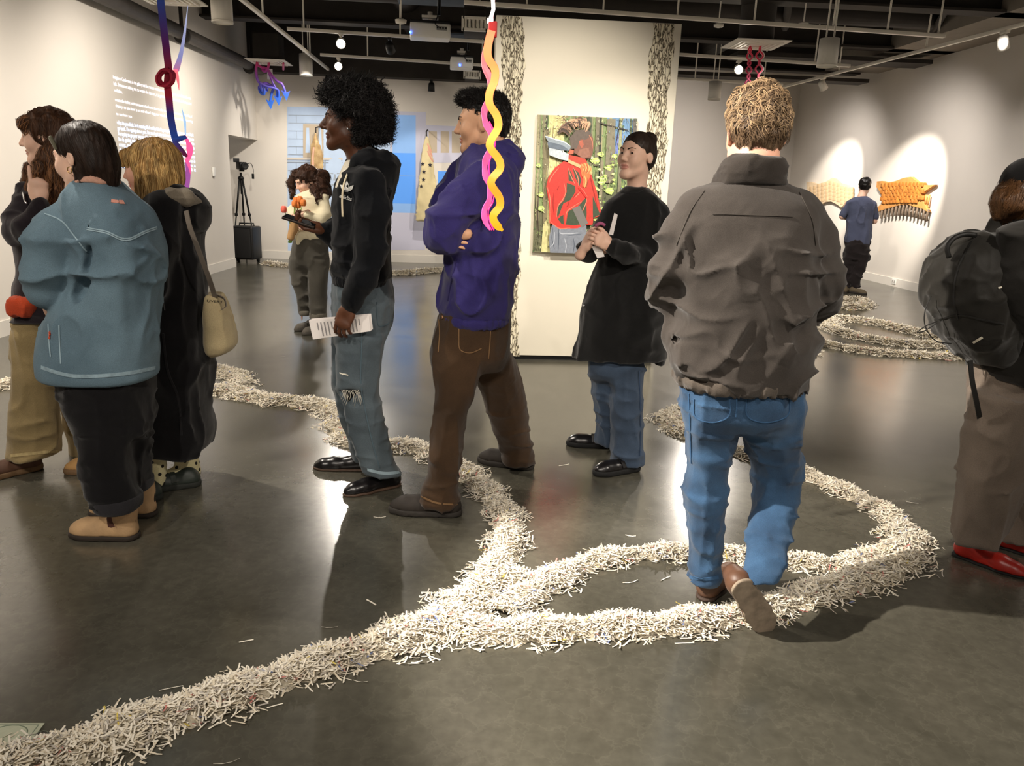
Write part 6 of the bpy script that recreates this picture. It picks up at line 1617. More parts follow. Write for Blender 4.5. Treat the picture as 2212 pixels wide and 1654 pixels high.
# ------------------------------------------------------------------ woman in the black coat with the bun
def p_bun():
    f = Fig((1340, 1020), 3.95, 'woman with a dark hair bun in a long black coat holding papers before the painting', SK_LIGHT)
    C = f.J(1375, 338, 0); s = .99
    V, F, lp, W_, R = build_head(C, (-.74, -.66, .1), (0.04, 0, 1), s, f.J(1374, 428, 0), fem=True, jaw=.86, mouth=.1)
    core = body_core(f, f.ch([(1374, 440, 0, 26), (1372, 540, 0, 38), (1350, 740, 0, 38)]), [f.ch([(1330, 450, -.02, 15), (1300, 540, -.08, 13)]), f.ch([(1420, 455, 0, 15), (1412, 555, -.06, 13)])],
                     [f.ch([(1310, 770, .03, 22), (1312, 880, .06, 13), (1310, 950, .1, 10)]), f.ch([(1355, 770, -.05, 22), (1357, 900, -.1, 13), (1358, 990, -.14, 10)])])
    h1 = build_hand(f.J(1318, 528, -.24), (-1, -.25, .42), (.15, -1, .2), .86, left=True, curls=[(.5, .7, .5), (.5, .75, .5), (.55, .8, .5), (.6, .8, .5)], thumb=(.8, .5, .1), arm=.06)
    h2 = build_hand(f.J(1262, 535, -.2), (.35, -.3, .8), (-.8, -.5, .3), .86, left=False, curls=[(.4, .7, .5)] * 4, thumb=(.8, .5, -.2), arm=.05)
    VV, FF = merge((V, F), core, h1, h2); f.start(VV, FF, np.r_[lp, np.zeros(len(core[1]) + len(h1[1]) + len(h2[1]), int)])
    hm = hairm('dark_brown_bun', '#2c211a', .5)
    eyes(f, W_, s, R, (-.35, 1, 0), hm, .0034)
    jn = cloth('mid_denim', '#3f4d60', .25, .4, 480, vscale=5)
    v = Vol(.008)
    v.loft(f.secs([(740, 1268, 1392, .13), (790, 1272, 1390, .13), (820, 1276, 1388, .11)]), .04)
    v.loft(f.secs([(790, 1274, 1338, .09, .04), (860, 1280, 1338, .085, .06), (920, 1287, 1336, .08, .08), (958, 1283, 1332, .08, .1)]), .04)
    v.loft(f.secs([(790, 1316, 1389, .09, -.04), (860, 1322, 1388, .09, -.08), (930, 1322, 1390, .09, -.11), (1000, 1322, 1391, .095, -.14)]), .03)
    v.disp(fold(.006, 7, 7, 14, 81)); v.disp(fold(.005, 16, 16, 4, 82)); f.wear('wide_jeans', v, jn, keep=True)
    f.seam('wide_jeans', [(1380, 800), (1383, 900), (1382, 985)], .005, mat('denim_dark_seam', '#33455f', .9), 'side_seam')
    lt = mat('black_leather', '#121011', .28); sl = mat('black_rubber', '#141414', .8)
    shoe(f, onz(1378, 1014), onz(1292, 1026), lt, sl, 'clog', 1.0, L=.27); shoe(f, onz(1322, 966), onz(1252, 962), lt, sl, 'clog', 1.0, L=.26)
    ct = cloth('black_wool', '#131313', .25, .4, 380, rough=.95, sheen=.3)
    v = Vol(.008)
    v.loft(f.secs([(404, 1350, 1400, .055), (414, 1340, 1412, .075), (428, 1325, 1426, .1), (450, 1316, 1438, .12), (500, 1308, 1441, .14), (560, 1290, 1442, .15), (623, 1268, 1441, .16), (700, 1254, 1440, .17), (745, 1245, 1437, .17), (772, 1241, 1434, .17)]), .03)
    v.loft(f.secs([(640, 1400, 1440, .06, .06), (720, 1404, 1441, .07, .08), (786, 1408, 1434, .05, .08)]), .03)
    v.chain(f.ch([(1330, 452, -.03, 24), (1300, 505, -.06, 23), (1272, 545, -.1, 20), (1262, 536, -.17, 16)]), .03)
    v.chain(f.ch([(1420, 460, -.02, 25), (1424, 520, -.05, 25), (1408, 558, -.1, 24), (1355, 546, -.19, 21), (1322, 532, -.235, 18)]), .03)
    v.disp(fold(.006, 6, 6, 10, 91)); v.disp(fold(.006, 12, 12, 3, 92)); f.wear('long_coat', v, ct, keep=True)
    f.seam('long_coat', [(1344, 414), (1360, 417), (1380, 414), (1396, 404)], .008, cloth('coat_trim', '#1f1f1f', .2), 'neckline')
    for a, c in ((1276, 590), (1262, 660)):
        q = f.hit('long_coat', a, c, .003)
        if q: MB().lathe(q[0], [(.008, 0), (.007, .004)], 12, tuple(q[1])).build('snap_button', mat('silver', '#e8e8ea', .15, metal=.9), f.body, f.o)
    v = Vol(.0045)
    v.ell(W_((0, -.016, .04)), np.array((.079, .099, .084)) * s, R, .02); v.ell(W_((0, -.05, -.005)), np.array((.072, .06, .07)) * s, R, .03)
    v.ell(W_((0, .13, -.035)), np.array((.11, .09, .115)) * s, R, .014, op=-1)
    for sx in (-1, 1): v.ell(W_((sx * .09, -.005, -.03)), np.array((.03, .03, .045)) * s, R, .012, op=-1)
    v.ell(W_((0, -.085, .095)), np.array((.042, .036, .04)) * s, R, .012); v.half(W_((0, -.06, -.075)), R @ np.array([0, -.4, -1])); v.disp(fold(.002, 60, 60, 20, 5)); ho, VF = f.wear('hair', v, hm)
    bp = W_((0, -.085, .095))
    strands(f, VF, hm, 1400, lambda p: bp - p, .05, .0012, .0008, .06, 8, 'combed_hair', ho)
    o3 = f.J(1280, 510, -.22)
    pp = empty('handout_papers', o3, 'folded grey and white papers in the hands of the woman in the black coat', 'paper')
    WP = mat('white_paper', '#e6e0dc', .7, var=.03); GP = mat('grey_paper', '#a9a6a2', .7)
    for nm, pts, dy, m_ in (('grey_sheet', [(1236, 450), (1252, 444), (1270, 482), (1256, 492)], -.24, GP), ('white_sheet', [(1278, 532), (1296, 528), (1306, 554), (1290, 557)], -.23, WP), ('rolled_sheet', [(1327, 460), (1334, 464), (1324, 508), (1315, 506)], -.2, WP)):
        MB().prism([f.J(a, c, dy) for a, c in pts], (.002, .004, 0)).build(nm, m_, pp, o3)
    MB().tube(spline([f.J(1286, 488, -.26), f.J(1296, 482, -.27), f.J(1306, 486, -.26)], 10), .008, 8).build('pink_ribbon', mat('pink_fabric', '#a8557a', .7), pp, o3)
p_bun()

# ------------------------------------------------------------------ woman in the denim jacket (nearest of the left group)
def p_denim():
    f = Fig((250, 1160), 3.02, 'dark-haired woman in a pale denim jacket, black trousers and tan ankle boots', SK_LIGHT)
    C = f.J(181, 342, 0); s = 1.02
    V, F, lp, W_, R = build_head(C, (-.96, .26, -.14), (0, 0, 1), s, f.J(200, 432, 0), fem=True)
    core = body_core(f, f.ch([(205, 440, 0, 28), (222, 560, 0, 60), (215, 780, 0, 60)]), [f.ch([(130, 470, -.03, 20), (95, 610, -.03, 18), (110, 675, .05, 14)]), f.ch([(300, 470, .05, 20), (325, 600, .1, 18)])],
                     [f.ch([(190, 820, -.03, 34), (225, 980, -.08, 20), (250, 1110, -.1, 15)]), f.ch([(270, 820, .05, 34), (285, 960, .08, 20), (305, 1060, .1, 15)])])
    h1 = build_hand(f.J(112, 668, .06), (.1, .3, -1), (-.8, -.5, 0), .88, left=True, arm=.05)
    VV, FF = merge((V, F), core, h1); f.start(VV, FF, np.r_[lp, np.zeros(len(core[1]) + len(h1[1]), int)])
    hm = hairm('espresso', '#251810', .5)
    eyes(f, W_, s, R, (0, 1, -.1), hm, .003)
    MB().tube([W_((-.086, -.004 + .008 * math.cos(a), -.044 + .011 * math.sin(a))) for a in np.linspace(0, 6.28, 16)], .0018, 6).build('hoop_earring', mat('gold', '#d9b070', .2, metal=.9), f.body, f.o)
    bk = cloth('black_twill', '#0d0c0e', .25, .4, 420)
    v = Vol(.008)
    v.loft(f.secs([(785, 135, 318, .14), (830, 134, 326, .155), (880, 150, 326, .15), (930, 168, 325, .12)]), .05)
    v.loft(f.secs([(880, 150, 270, .11, -.05), (947, 176, 280, .105, -.07), (1000, 180, 284, .1, -.085), (1042, 184, 290, .1, -.095), (1075, 200, 298, .095, -.1), (1090, 208, 300, .09, -.105)]), .05)
    v.loft(f.secs([(880, 230, 326, .11, .06), (950, 245, 325, .1, .08), (1000, 255, 325, .095, .09), (1046, 272, 326, .085, .1)]), .04)
    v.disp(fold(.006, 6, 6, 16, 101)); v.disp(fold(.005, 14, 14, 4, 102)); f.wear('trousers', v, bk, keep=True)
    cf = cloth('black_cuff', '#242326', .3, .5, 350)
    v = Vol(.006).loft(f.secs([(1066, 199, 303, .1, -.1), (1082, 204, 304, .1, -.105), (1098, 212, 301, .095, -.108)]), .01); f.wear('trouser_cuff', v, cf)
    v = Vol(.006).loft(f.secs([(1030, 268, 327, .09, .1), (1054, 276, 327, .088, .1)]), .01); f.wear('trouser_cuff', v, cf)
    bt = mat('tan_nubuck', '#b0906a', .75, var=.18, vscale=16, bump=.3, bscale=200); sl = mat('dark_boot_sole', '#2c241e', .8)
    shoe(f, onz(294, 1162), onz(172, 1156), bt, sl, 'boot', 1.12, L=.265, name='ankle_boot'); shoe(f, onz(334, 1112), onz(184, 1112), bt, sl, 'boot', 1.08, L=.265, name='ankle_boot')
    dn = cloth('pale_denim', '#556a77', .2, .35, 520, vscale=3.5, col2='#6e8592', sheen=.05)
    v = Vol(.0075)
    v.loft(f.secs([(386, 172, 246, .085), (402, 152, 262, .12), (425, 136, 292, .15), (455, 138, 318, .17), (500, 152, 340, .18), (560, 162, 346, .185), (630, 150, 341, .185), (690, 112, 335, .185), (760, 91, 337, .185), (802, 91, 336, .18), (815, 100, 330, .175)]), .03, n=2.4)
    v.chain(f.ch([(150, 468, -.06, 42), (114, 528, -.11, 50), (97, 588, -.12, 46), (100, 624, -.1, 38), (138, 650, -.04, 28)]), .012)
    v.chain(f.ch([(300, 470, .03, 40), (318, 540, .08, 38), (318, 620, .12, 34)]), .04)
    v.disp(fold(.012, 5, 5, 8, 111, mask=lambda P: np.clip((P[:, 2] - .78) * 6, 0, 1))); v.disp(fold(.007, 12, 10, 6, 112, mask=lambda P: np.clip((P[:, 2] - .74) * 8, .15, 1)))
    groove(f, v, [(190, 488), (190, 520), (188, 552), (182, 585), (174, 615), (160, 640)], (.004, .01, .013, .014, .014, .012))
    f.wear('denim_jacket', v, dn, keep=True)
    st = mat('pale_stitch', '#93aab5', .85)
    for L in ([(97, 462), (135, 478), (160, 508), (186, 542)], [(188, 492), (230, 500), (272, 516), (310, 500), (338, 490)], [(188, 496), (230, 504), (272, 520), (310, 504), (338, 494)], [(105, 700), (107, 740), (110, 770)], [(128, 702), (130, 750), (132, 785)]):
        f.seam('denim_jacket', L, .0045, st, 'stitching')
    f.seam('denim_jacket', [(90, 793), (130, 806), (167, 812), (220, 811), (280, 805), (334, 794)], .014, mat('faded_hem', '#8ba1ac', .9, var=.2, vscale=60), 'hem')
    f.seam('denim_jacket', [(240, 434), (252, 436), (267, 437)], .016, mat('pink_label', '#d99a8a', .8), 'neck_label', label='small pink label on the back')
    f.seam('denim_jacket', [(108, 716), (108, 724), (107, 732)], .008, mat('red_tab', '#b5492f', .8), 'red_tab', label='small red pocket tab')
    v = Vol(.0055).loft(f.secs([(374, 192, 243, .075, .0), (384, 180, 249, .088), (397, 168, 256, .1)]), .01); v.disp(fold(.003, 20, 20, 20, 2)); f.wear('collar', v, cloth('pink_cord', '#c79a86', .15, .5, 300))
    # sleek hair
    v = Vol(.0045)
    v.ell(W_((0, -.018, .04)), np.array((.084, .105, .09)) * s, R, .02); v.ell(W_((0, -.055, -.02)), np.array((.078, .062, .085)) * s, R, .03)
    v.chain([(W_((0, -.07, -.04)), .055), (W_((0, -.07, -.085)), .045)], .03)
    v.chain([(W_((-.05, -.02, -.045)), .026), (W_((-.05, -.02, -.09)), .022), (W_((-.052, .0, -.14)), .012)], .02)
    v.ell(W_((0, .125, -.035)), np.array((.11, .095, .11)) * s, R, .012, op=-1)
    for sx in (-1, 1): v.ell(W_((sx * .094, .004, -.018)), np.array((.032, .03, .034)) * s, R, .01, op=-1)
    v.disp(fold(.002, 70, 70, 14, 5)); ho, VF = f.wear('hair', v, hm)
    strands(f, VF, hm, 1900, lambda p: np.array([.5, -.2, -1.0]), .07, .0018, .002, .12, 8, 'combed_hair', ho)
    cp = W_((-.078, .045, .055)); MB().bevbox(cp, (.05, .012, .013), .004, frame(R @ np.array([-.3, .1, 1.0]), R @ np.array([0, 0, 1.]))[:, [1, 0, 2]]).build('hair_clip', mat('grey_clip', '#6d6a58', .35), ho, f.o)
p_denim()

# ------------------------------------------------------------------ woman with long wavy hair, hand at her chin
def p_wavy():
    f = Fig((100, 1010), 3.68, 'woman with long wavy brown hair and a raised finger at her chin, in khaki trousers', SK_LIGHT)
    C = f.J(103, 298, 0); s = .98
    V, F, lp, W_, R = build_head(C, (-.97, -.22, -.05), (0, 0, 1), s, f.J(115, 400, 0), fem=True, mouth=.45, nose=1.05)
    core = body_core(f, f.ch([(118, 405, 0, 24), (112, 520, 0, 38), (100, 680, 0, 40)]), [f.ch([(70, 420, -.08, 18), (40, 500, -.2, 15), (76, 455, -.27, 11)])],
                     [f.ch([(75, 690, -.05, 24), (75, 850, -.06, 15), (65, 985, -.05, 10)]), f.ch([(125, 690, .1, 24), (165, 860, .2, 15), (192, 980, .26, 10)])])
    h1 = build_hand(f.J(84, 432, -.275), (.06, .05, 1), (.3, -1, 0), .88, left=False, curls=[(.05, .05, .05), (1.2, 1.4, .8), (1.3, 1.4, .8), (1.3, 1.4, .8)], thumb=(.75, .45, -.6), tcurl=.8, arm=.07)
    VV, FF = merge((V, F), core, h1); f.start(VV, FF, np.r_[lp, np.zeros(len(core[1]) + len(h1[1]), int)])
    hm = hairm('chestnut', '#4a301f', .5); hm2 = hairm('auburn', '#7a5232', .5)
    eyes(f, W_, s, R, (0, 1, 0), hm, .0026)
    kh = cloth('khaki_twill', '#8f7d58', .2, .3, 480, vscale=3)
    v = Vol(.008)
    v.loft(f.secs([(640, 44, 150, .14), (700, 40, 152, .15), (760, 38, 150, .13)]), .05)
    v.loft(f.secs([(720, 38, 112, .11, -.04), (790, 37, 116, .105, -.05), (843, 32, 121, .1, -.055), (900, 30, 124, .1, -.055), (950, 27, 127, .1, -.05), (984, 21, 129, .1, -.05)]), .04)
    v.loft(f.secs([(720, 90, 165, .1, .1), (850, 122, 205, .09, .18), (940, 148, 225, .085, .24), (984, 155, 232, .085, .26)]), .04)
    v.disp(fold(.007, 6, 6, 12, 121)); v.disp(fold(.006, 12, 12, 3.5, 122)); f.wear('wide_trousers', v, kh, keep=True)
    f.seam('wide_trousers', [(24, 984), (60, 980), (100, 976), (127, 974)], .014, mat('khaki_hem', '#a8966b', .9, var=.2, vscale=50), 'hem')
    br = mat('brown_suede', '#54392a', .7, var=.2, vscale=15); gs = mat('gum_sole', '#6b5238', .7)
    shoe(f, onz(90, 1010), onz(-28, 1036), br, gs, 'sneaker', 1.0, L=.275); shoe(f, onz(268, 1008), onz(166, 1020), mat('tan_suede', '#a8814f', .7), gs, 'sneaker', .95, L=.26)
    ck = cloth('dark_plum_wool', '#211b20', .3, .35, 380, rough=.95, sheen=.25)
    v = Vol(.008)
    v.loft(f.secs([(398, 88, 150, .09), (415, 62, 170, .15), (440, 48, 180, .18), (500, 44, 185, .19), (560, 50, 185, .18), (620, 48, 180, .18), (690, 40, 175, .17)]), .03)
    v.chain(f.ch([(70, 430, -.1, 30), (45, 470, -.16, 30), (38, 500, -.22, 28), (62, 490, -.28, 25), (84, 445, -.28, 19)]), .03)
    v.disp(fold(.007, 8, 8, 14, 131)); f.wear('coat', v, ck, keep=True)
    v = Vol(.006).chain(f.ch([(118, 402, .1, 14), (80, 405, .0, 16), (52, 412, -.1, 16), (50, 428, -.14, 11)]), .02); v.disp(fold(.003, 30, 30, 30, 2)); f.wear('collar', v, ck)
    MB().tube(spline([f.J(50, 415, -.19), f.J(53, 432, -.2), f.J(58, 440, -.21)], 8), .004, 6).build('snap', mat('silver', '#e8e8ea', .15, metal=.9), f.body, f.o)
    v = Vol(.006).loft(f.secs([(632, 50, 110, .16, -.05), (650, 48, 112, .17, -.05), (664, 50, 108, .165, -.05), (676, 56, 100, .15, -.05)]), .01, n=4.5); v.disp(fold(.0025, 40, 40, 3, 2)); f.wear('orange_top', v, cloth('orange_knit', '#c04a2a', .2, .6, 250), label='orange knit hem below the coat')
    v = Vol(.005)
    v.ell(W_((0, -.018, .042)), np.array((.085, .105, .09)) * s, R, .02); v.ell(W_((0, -.06, -.04)), np.array((.08, .06, .1)) * s, R, .04)
    for L in ([(100, 330, -.08, 14), (92, 370, -.1, 17), (84, 410, -.12, 18), (92, 440, -.14, 12)], [(130, 330, -.05, 20), (130, 380, -.07, 24), (128, 430, -.1, 22), (130, 460, -.1, 12)], [(80, 330, .06, 9), (70, 370, .08, 12), (64, 400, .1, 11), (70, 425, .1, 8)], [(135, 300, .03, 30), (145, 370, .03, 28), (148, 440, .0, 20)]):
        v.chain(f.ch(L), .03)
    v.ell(W_((0, .075, .055)), np.array((.06, .03, .035)) * s, R, .02)
    v.ell(W_((0, .135, -.045)), np.array((.11, .085, .09)) * s, R, .012, op=-1)
    v.disp(fold(.008, 20, 20, 22, 141)); v.disp(fold(.003, 60, 60, 15, 142)); ho, VF = f.wear('hair', v, hm)
    strands(f, VF, hm, 2600, lambda p: np.array([.15, -.1, -1.0]), .12, .0022, .004, .22, 8, 'wavy_locks', ho, wave=.005, wfreq=60, steps=9)
    zt = W_((0, 0, -.02))[2]
    strands(f, VF, hm2, 1300, lambda p: np.array([.0, -.1, -1.0]), .12, .0022, .006, .22, 9, 'light_locks', ho, where=lambda c: c[:, 2] < zt, wave=.006, wfreq=60, steps=9)
    strands(f, VF, hm2, 160, lambda p: np.array([-.6, -.1, -.8]), .05, .004, .006, .2, 10, 'fringe', ho, where=lambda c: (c[:, 2] > zt + .04) & (c[:, 0] < C[0] - .03))
p_wavy()

# ------------------------------------------------------------------ blonde woman in the long black coat
def p_blonde():
    f = Fig((385, 1050), 3.55, 'blonde woman in a long black hooded coat with polka dot socks', SK_PINK)
    C = f.J(322, 366, 0); s = .98
    V, F, lp, W_, R = build_head(C, (-.98, .05, -.08), (0, 0, 1), s, f.J(340, 455, 0), fem=True, mouth=.3)
    sock = cloth('cream_sock', '#cfc69c', .1, .4, 400)
    core = body_core(f, f.ch([(345, 460, 0, 28), (370, 560, 0, 46), (375, 800, 0, 46)]), [], [f.ch([(360, 850, -.05, 22), (345, 960, -.1, 11), (340, 1040, -.12, 9)]), f.ch([(395, 850, .03, 22), (402, 960, .02, 12), (405, 1020, .0, 10)])])
    VV, FF = merge((V, F), core); f.start(VV, FF, np.r_[lp, np.zeros(len(core[1]), int)])
    hm = hairm('blonde', '#9a7440', .5); hm2 = hairm('pale_blonde', '#c8a468', .5)
    eyes(f, W_, s, R, (0, 1, -.1), hairm('brow_blonde', '#8a6a40'), .0022)
    ct = cloth('black_parka', '#0e0d0f', .25, .35, 380, rough=.95, sheen=.2)
    v = Vol(.008)
    v.loft(f.secs([(402, 320, 384, .09), (418, 308, 415, .14), (440, 302, 436, .17), (480, 300, 441, .185), (520, 298, 437, .19), (590, 296, 440, .195), (700, 298, 447, .2), (793, 302, 454, .2), (880, 304, 452, .2), (930, 304, 460, .2), (968, 306, 453, .195)]), .03)
    v.chain(f.ch([(355, 450, -.16, 34), (350, 530, -.19, 32), (335, 620, -.2, 28), (315, 680, -.18, 22)]), .03)
    v.disp(fold(.007, 6, 6, 6, 151)); v.disp(fold(.007, 12, 12, 2.5, 152)); f.wear('long_coat', v, ct, keep=True)
    v = Vol(.006); v.chain(f.ch([(345, 412, -.1, 17), (380, 420, -.09, 20), (412, 432, -.03, 22), (424, 448, .0, 24), (412, 436, .04, 22), (375, 415, .1, 18)]), .03); v.ell(f.J(420, 468, -.02), (.06, .13, .08), k=.04); v.disp(fold(.004, 14, 14, 20, 4))
    f.wear('hood', v, ct)
    v = Vol(.005); v.chain(f.ch([(348, 425, -.14, 12), (372, 424, -.15, 17), (400, 426, -.13, 18), (424, 436, -.06, 12)]), .02, ); v.disp(fold(.003, 30, 30, 30, 3)); f.wear('hood_lining', v, cloth('taupe_lining', '#7b7264', .12, .4, 350), label='taupe lining of the hood')
    v = Vol(.005).loft(f.secs([(385, 322, 378, .08), (400, 318, 384, .09), (414, 312, 390, .1)]), .01); f.wear('collar', v, ct)
    dz = mat('zip_grey', '#3a3a3c', .5)
    f.seam('long_coat', [(346, 590), (350, 640), (356, 670)], .005, dz, 'drawcord'); f.seam('long_coat', [(352, 720), (362, 800), (385, 860), (392, 940)], .01, cloth('coat_seam', '#1b1a1c', .2), 'coat_seam')
    dot = mat('black_dot', '#1b1712', .8)
    def dots(o, VF, seed, n):
        rg = np.random.default_rng(seed); V, F = VF; tri = V[F]; fc = tri.mean(1); nr = np.cross(tri[:, 2] - tri[:, 0], tri[:, 3] - tri[:, 1]); nr /= np.linalg.norm(nr, axis=1)[:, None]
        done = []
        for q in rg.permutation(len(F)):
            if all(np.linalg.norm(fc[q] - d) > .038 for d in done) and abs(nr[q][2]) < .8:
                done.append(fc[q]); MB().lathe(fc[q] - nr[q] * .001, [(.0085, 0), (.008, .0022)], 12, tuple(nr[q])).build('dot', dot, o, f.o)
            if len(done) >= n: break
    v = Vol(.005).loft(f.secs([(950, 370, 428, .06, .02), (985, 376, 428, .058, .01), (1008, 384, 428, .056, .0), (1024, 380, 428, .055, .0)]), .02); v.cone(f.J(410, 1018, 0), f.J(362, 1030, -.06), .045, .036, .03); o, VF = f.wear('sock', v, sock); dots(o, VF, 3, 34)
    v = Vol(.005).loft(f.secs([(950, 322, 362, .05, -.1), (1000, 324, 358, .045, -.11), (1046, 326, 358, .045, -.12)]), .02); o, VF = f.wear('sock', v, sock); dots(o, VF, 4, 26)
    cg = mat('dark_green_leather', '#2a302b', .5, var=.2, vscale=14); sl = mat('clog_sole', '#262824', .8)
    shoe(f, onz(430, 1046), onz(340, 1056), cg, sl, 'clog', 1.08, L=.26); shoe(f, onz(348, 1076), onz(262, 1082), cg, sl, 'clog', 1.05, L=.26)
    # hair: fringe, curtain to the shoulder
    v = Vol(.0045)
    v.ell(W_((0, -.016, .042)), np.array((.086, .104, .09)) * s, R, .02); v.ell(W_((0, -.055, -.03)), np.array((.082, .07, .1)) * s, R, .04)
    v.chain(f.ch([(330, 340, -.06, 20), (322, 375, -.085, 20), (320, 412, -.1, 19), (326, 438, -.12, 12), (330, 454, -.12, 5)]), .06); v.chain(f.ch([(345, 335, -.05, 26), (347, 375, -.07, 25), (350, 404, -.08, 20), (354, 424, -.1, 10)]), .06); v.chain(f.ch([(360, 345, 0, 26), (368, 375, 0, 20), (376, 388, 0, 12)]), .05)
    v.chain(f.ch([(325, 370, .1, 18), (322, 420, .1, 14)]), .03)
    v.ell(W_((0, .078, .05)), np.array((.062, .03, .045)) * s, R, .02)
    v.ell(W_((0, .135, -.055)), np.array((.11, .085, .085)) * s, R, .012, op=-1); v.ell(W_((-.09, .06, -.05)), np.array((.05, .045, .06)) * s, R, .012, op=-1)
    v.disp(fold(.005, 30, 30, 8, 161)); v.disp(fold(.0025, 70, 70, 14, 162)); ho, VF = f.wear('hair', v, hm)
    strands(f, VF, hm, 2600, lambda p: np.array([.08, -.05, -1.0]), .12, .002, .003, .1, 8, 'straight_locks', ho, steps=8)
    strands(f, VF, hm2, 1500, lambda p: np.array([.08, -.05, -1.0]), .12, .002, .004, .12, 9, 'pale_locks', ho, steps=8)
    # canvas tote on her shoulder
    o3 = f.J(478, 760, -.05)
    tb = empty('tote_bag', o3, 'beige canvas tote bag hanging from the shoulder of the blonde woman', 'bag')
    v = Vol(.006).loft(f.secs([(634, 446, 478, .06, -.04), (650, 446, 486, .075, -.04), (700, 444, 502, .09, -.04), (738, 444, 511, .09, -.04), (756, 448, 500, .08, -.04), (764, 454, 484, .06, -.04)]), .02); v.disp(fold(.006, 10, 10, 4, 171))
    cv = cloth('beige_canvas', '#b0a07c', .1, .4, 450)
    VF = v.mesh(); bo = vobj('bag_body', VF, cv, tb, o3); f.trees['tote'] = BVHTree.FromPolygons([tuple(p) for p in VF[0]], [tuple(int(i) for i in q) for q in VF[1]])
    sm_ = mat('grey_webbing', '#6f665c', .8, bump=.4, bscale=300)
    P = [f.J(402, 455, -.21), f.J(410, 490, -.225), f.J(425, 530, -.215), f.J(440, 570, -.2), f.J(452, 602, -.17), f.J(461, 630, -.12), f.J(464, 642, -.1)]
    MB().ribbon(list(spline(P, 24)), .022, (.9, -.3, .3), .004).build('strap', sm_, tb, o3)
    P = [f.J(470, 638, -.1), f.J(484, 645, -.12), f.J(488, 660, -.12), f.J(480, 668, -.12)]
    MB().ribbon(list(spline(P, 14)), .016, (.5, -.8, .3), .004).build('handle', sm_, tb, o3)
    so_ = f.o; f.o = np.asarray(o3); w_ = f.writing('tote', 'UVERT', (447, 652), (480, 655), 7, mat('black_print', '#1d1a16', .8), 'bag_lettering', parent=tb); f.o = so_
p_blonde()

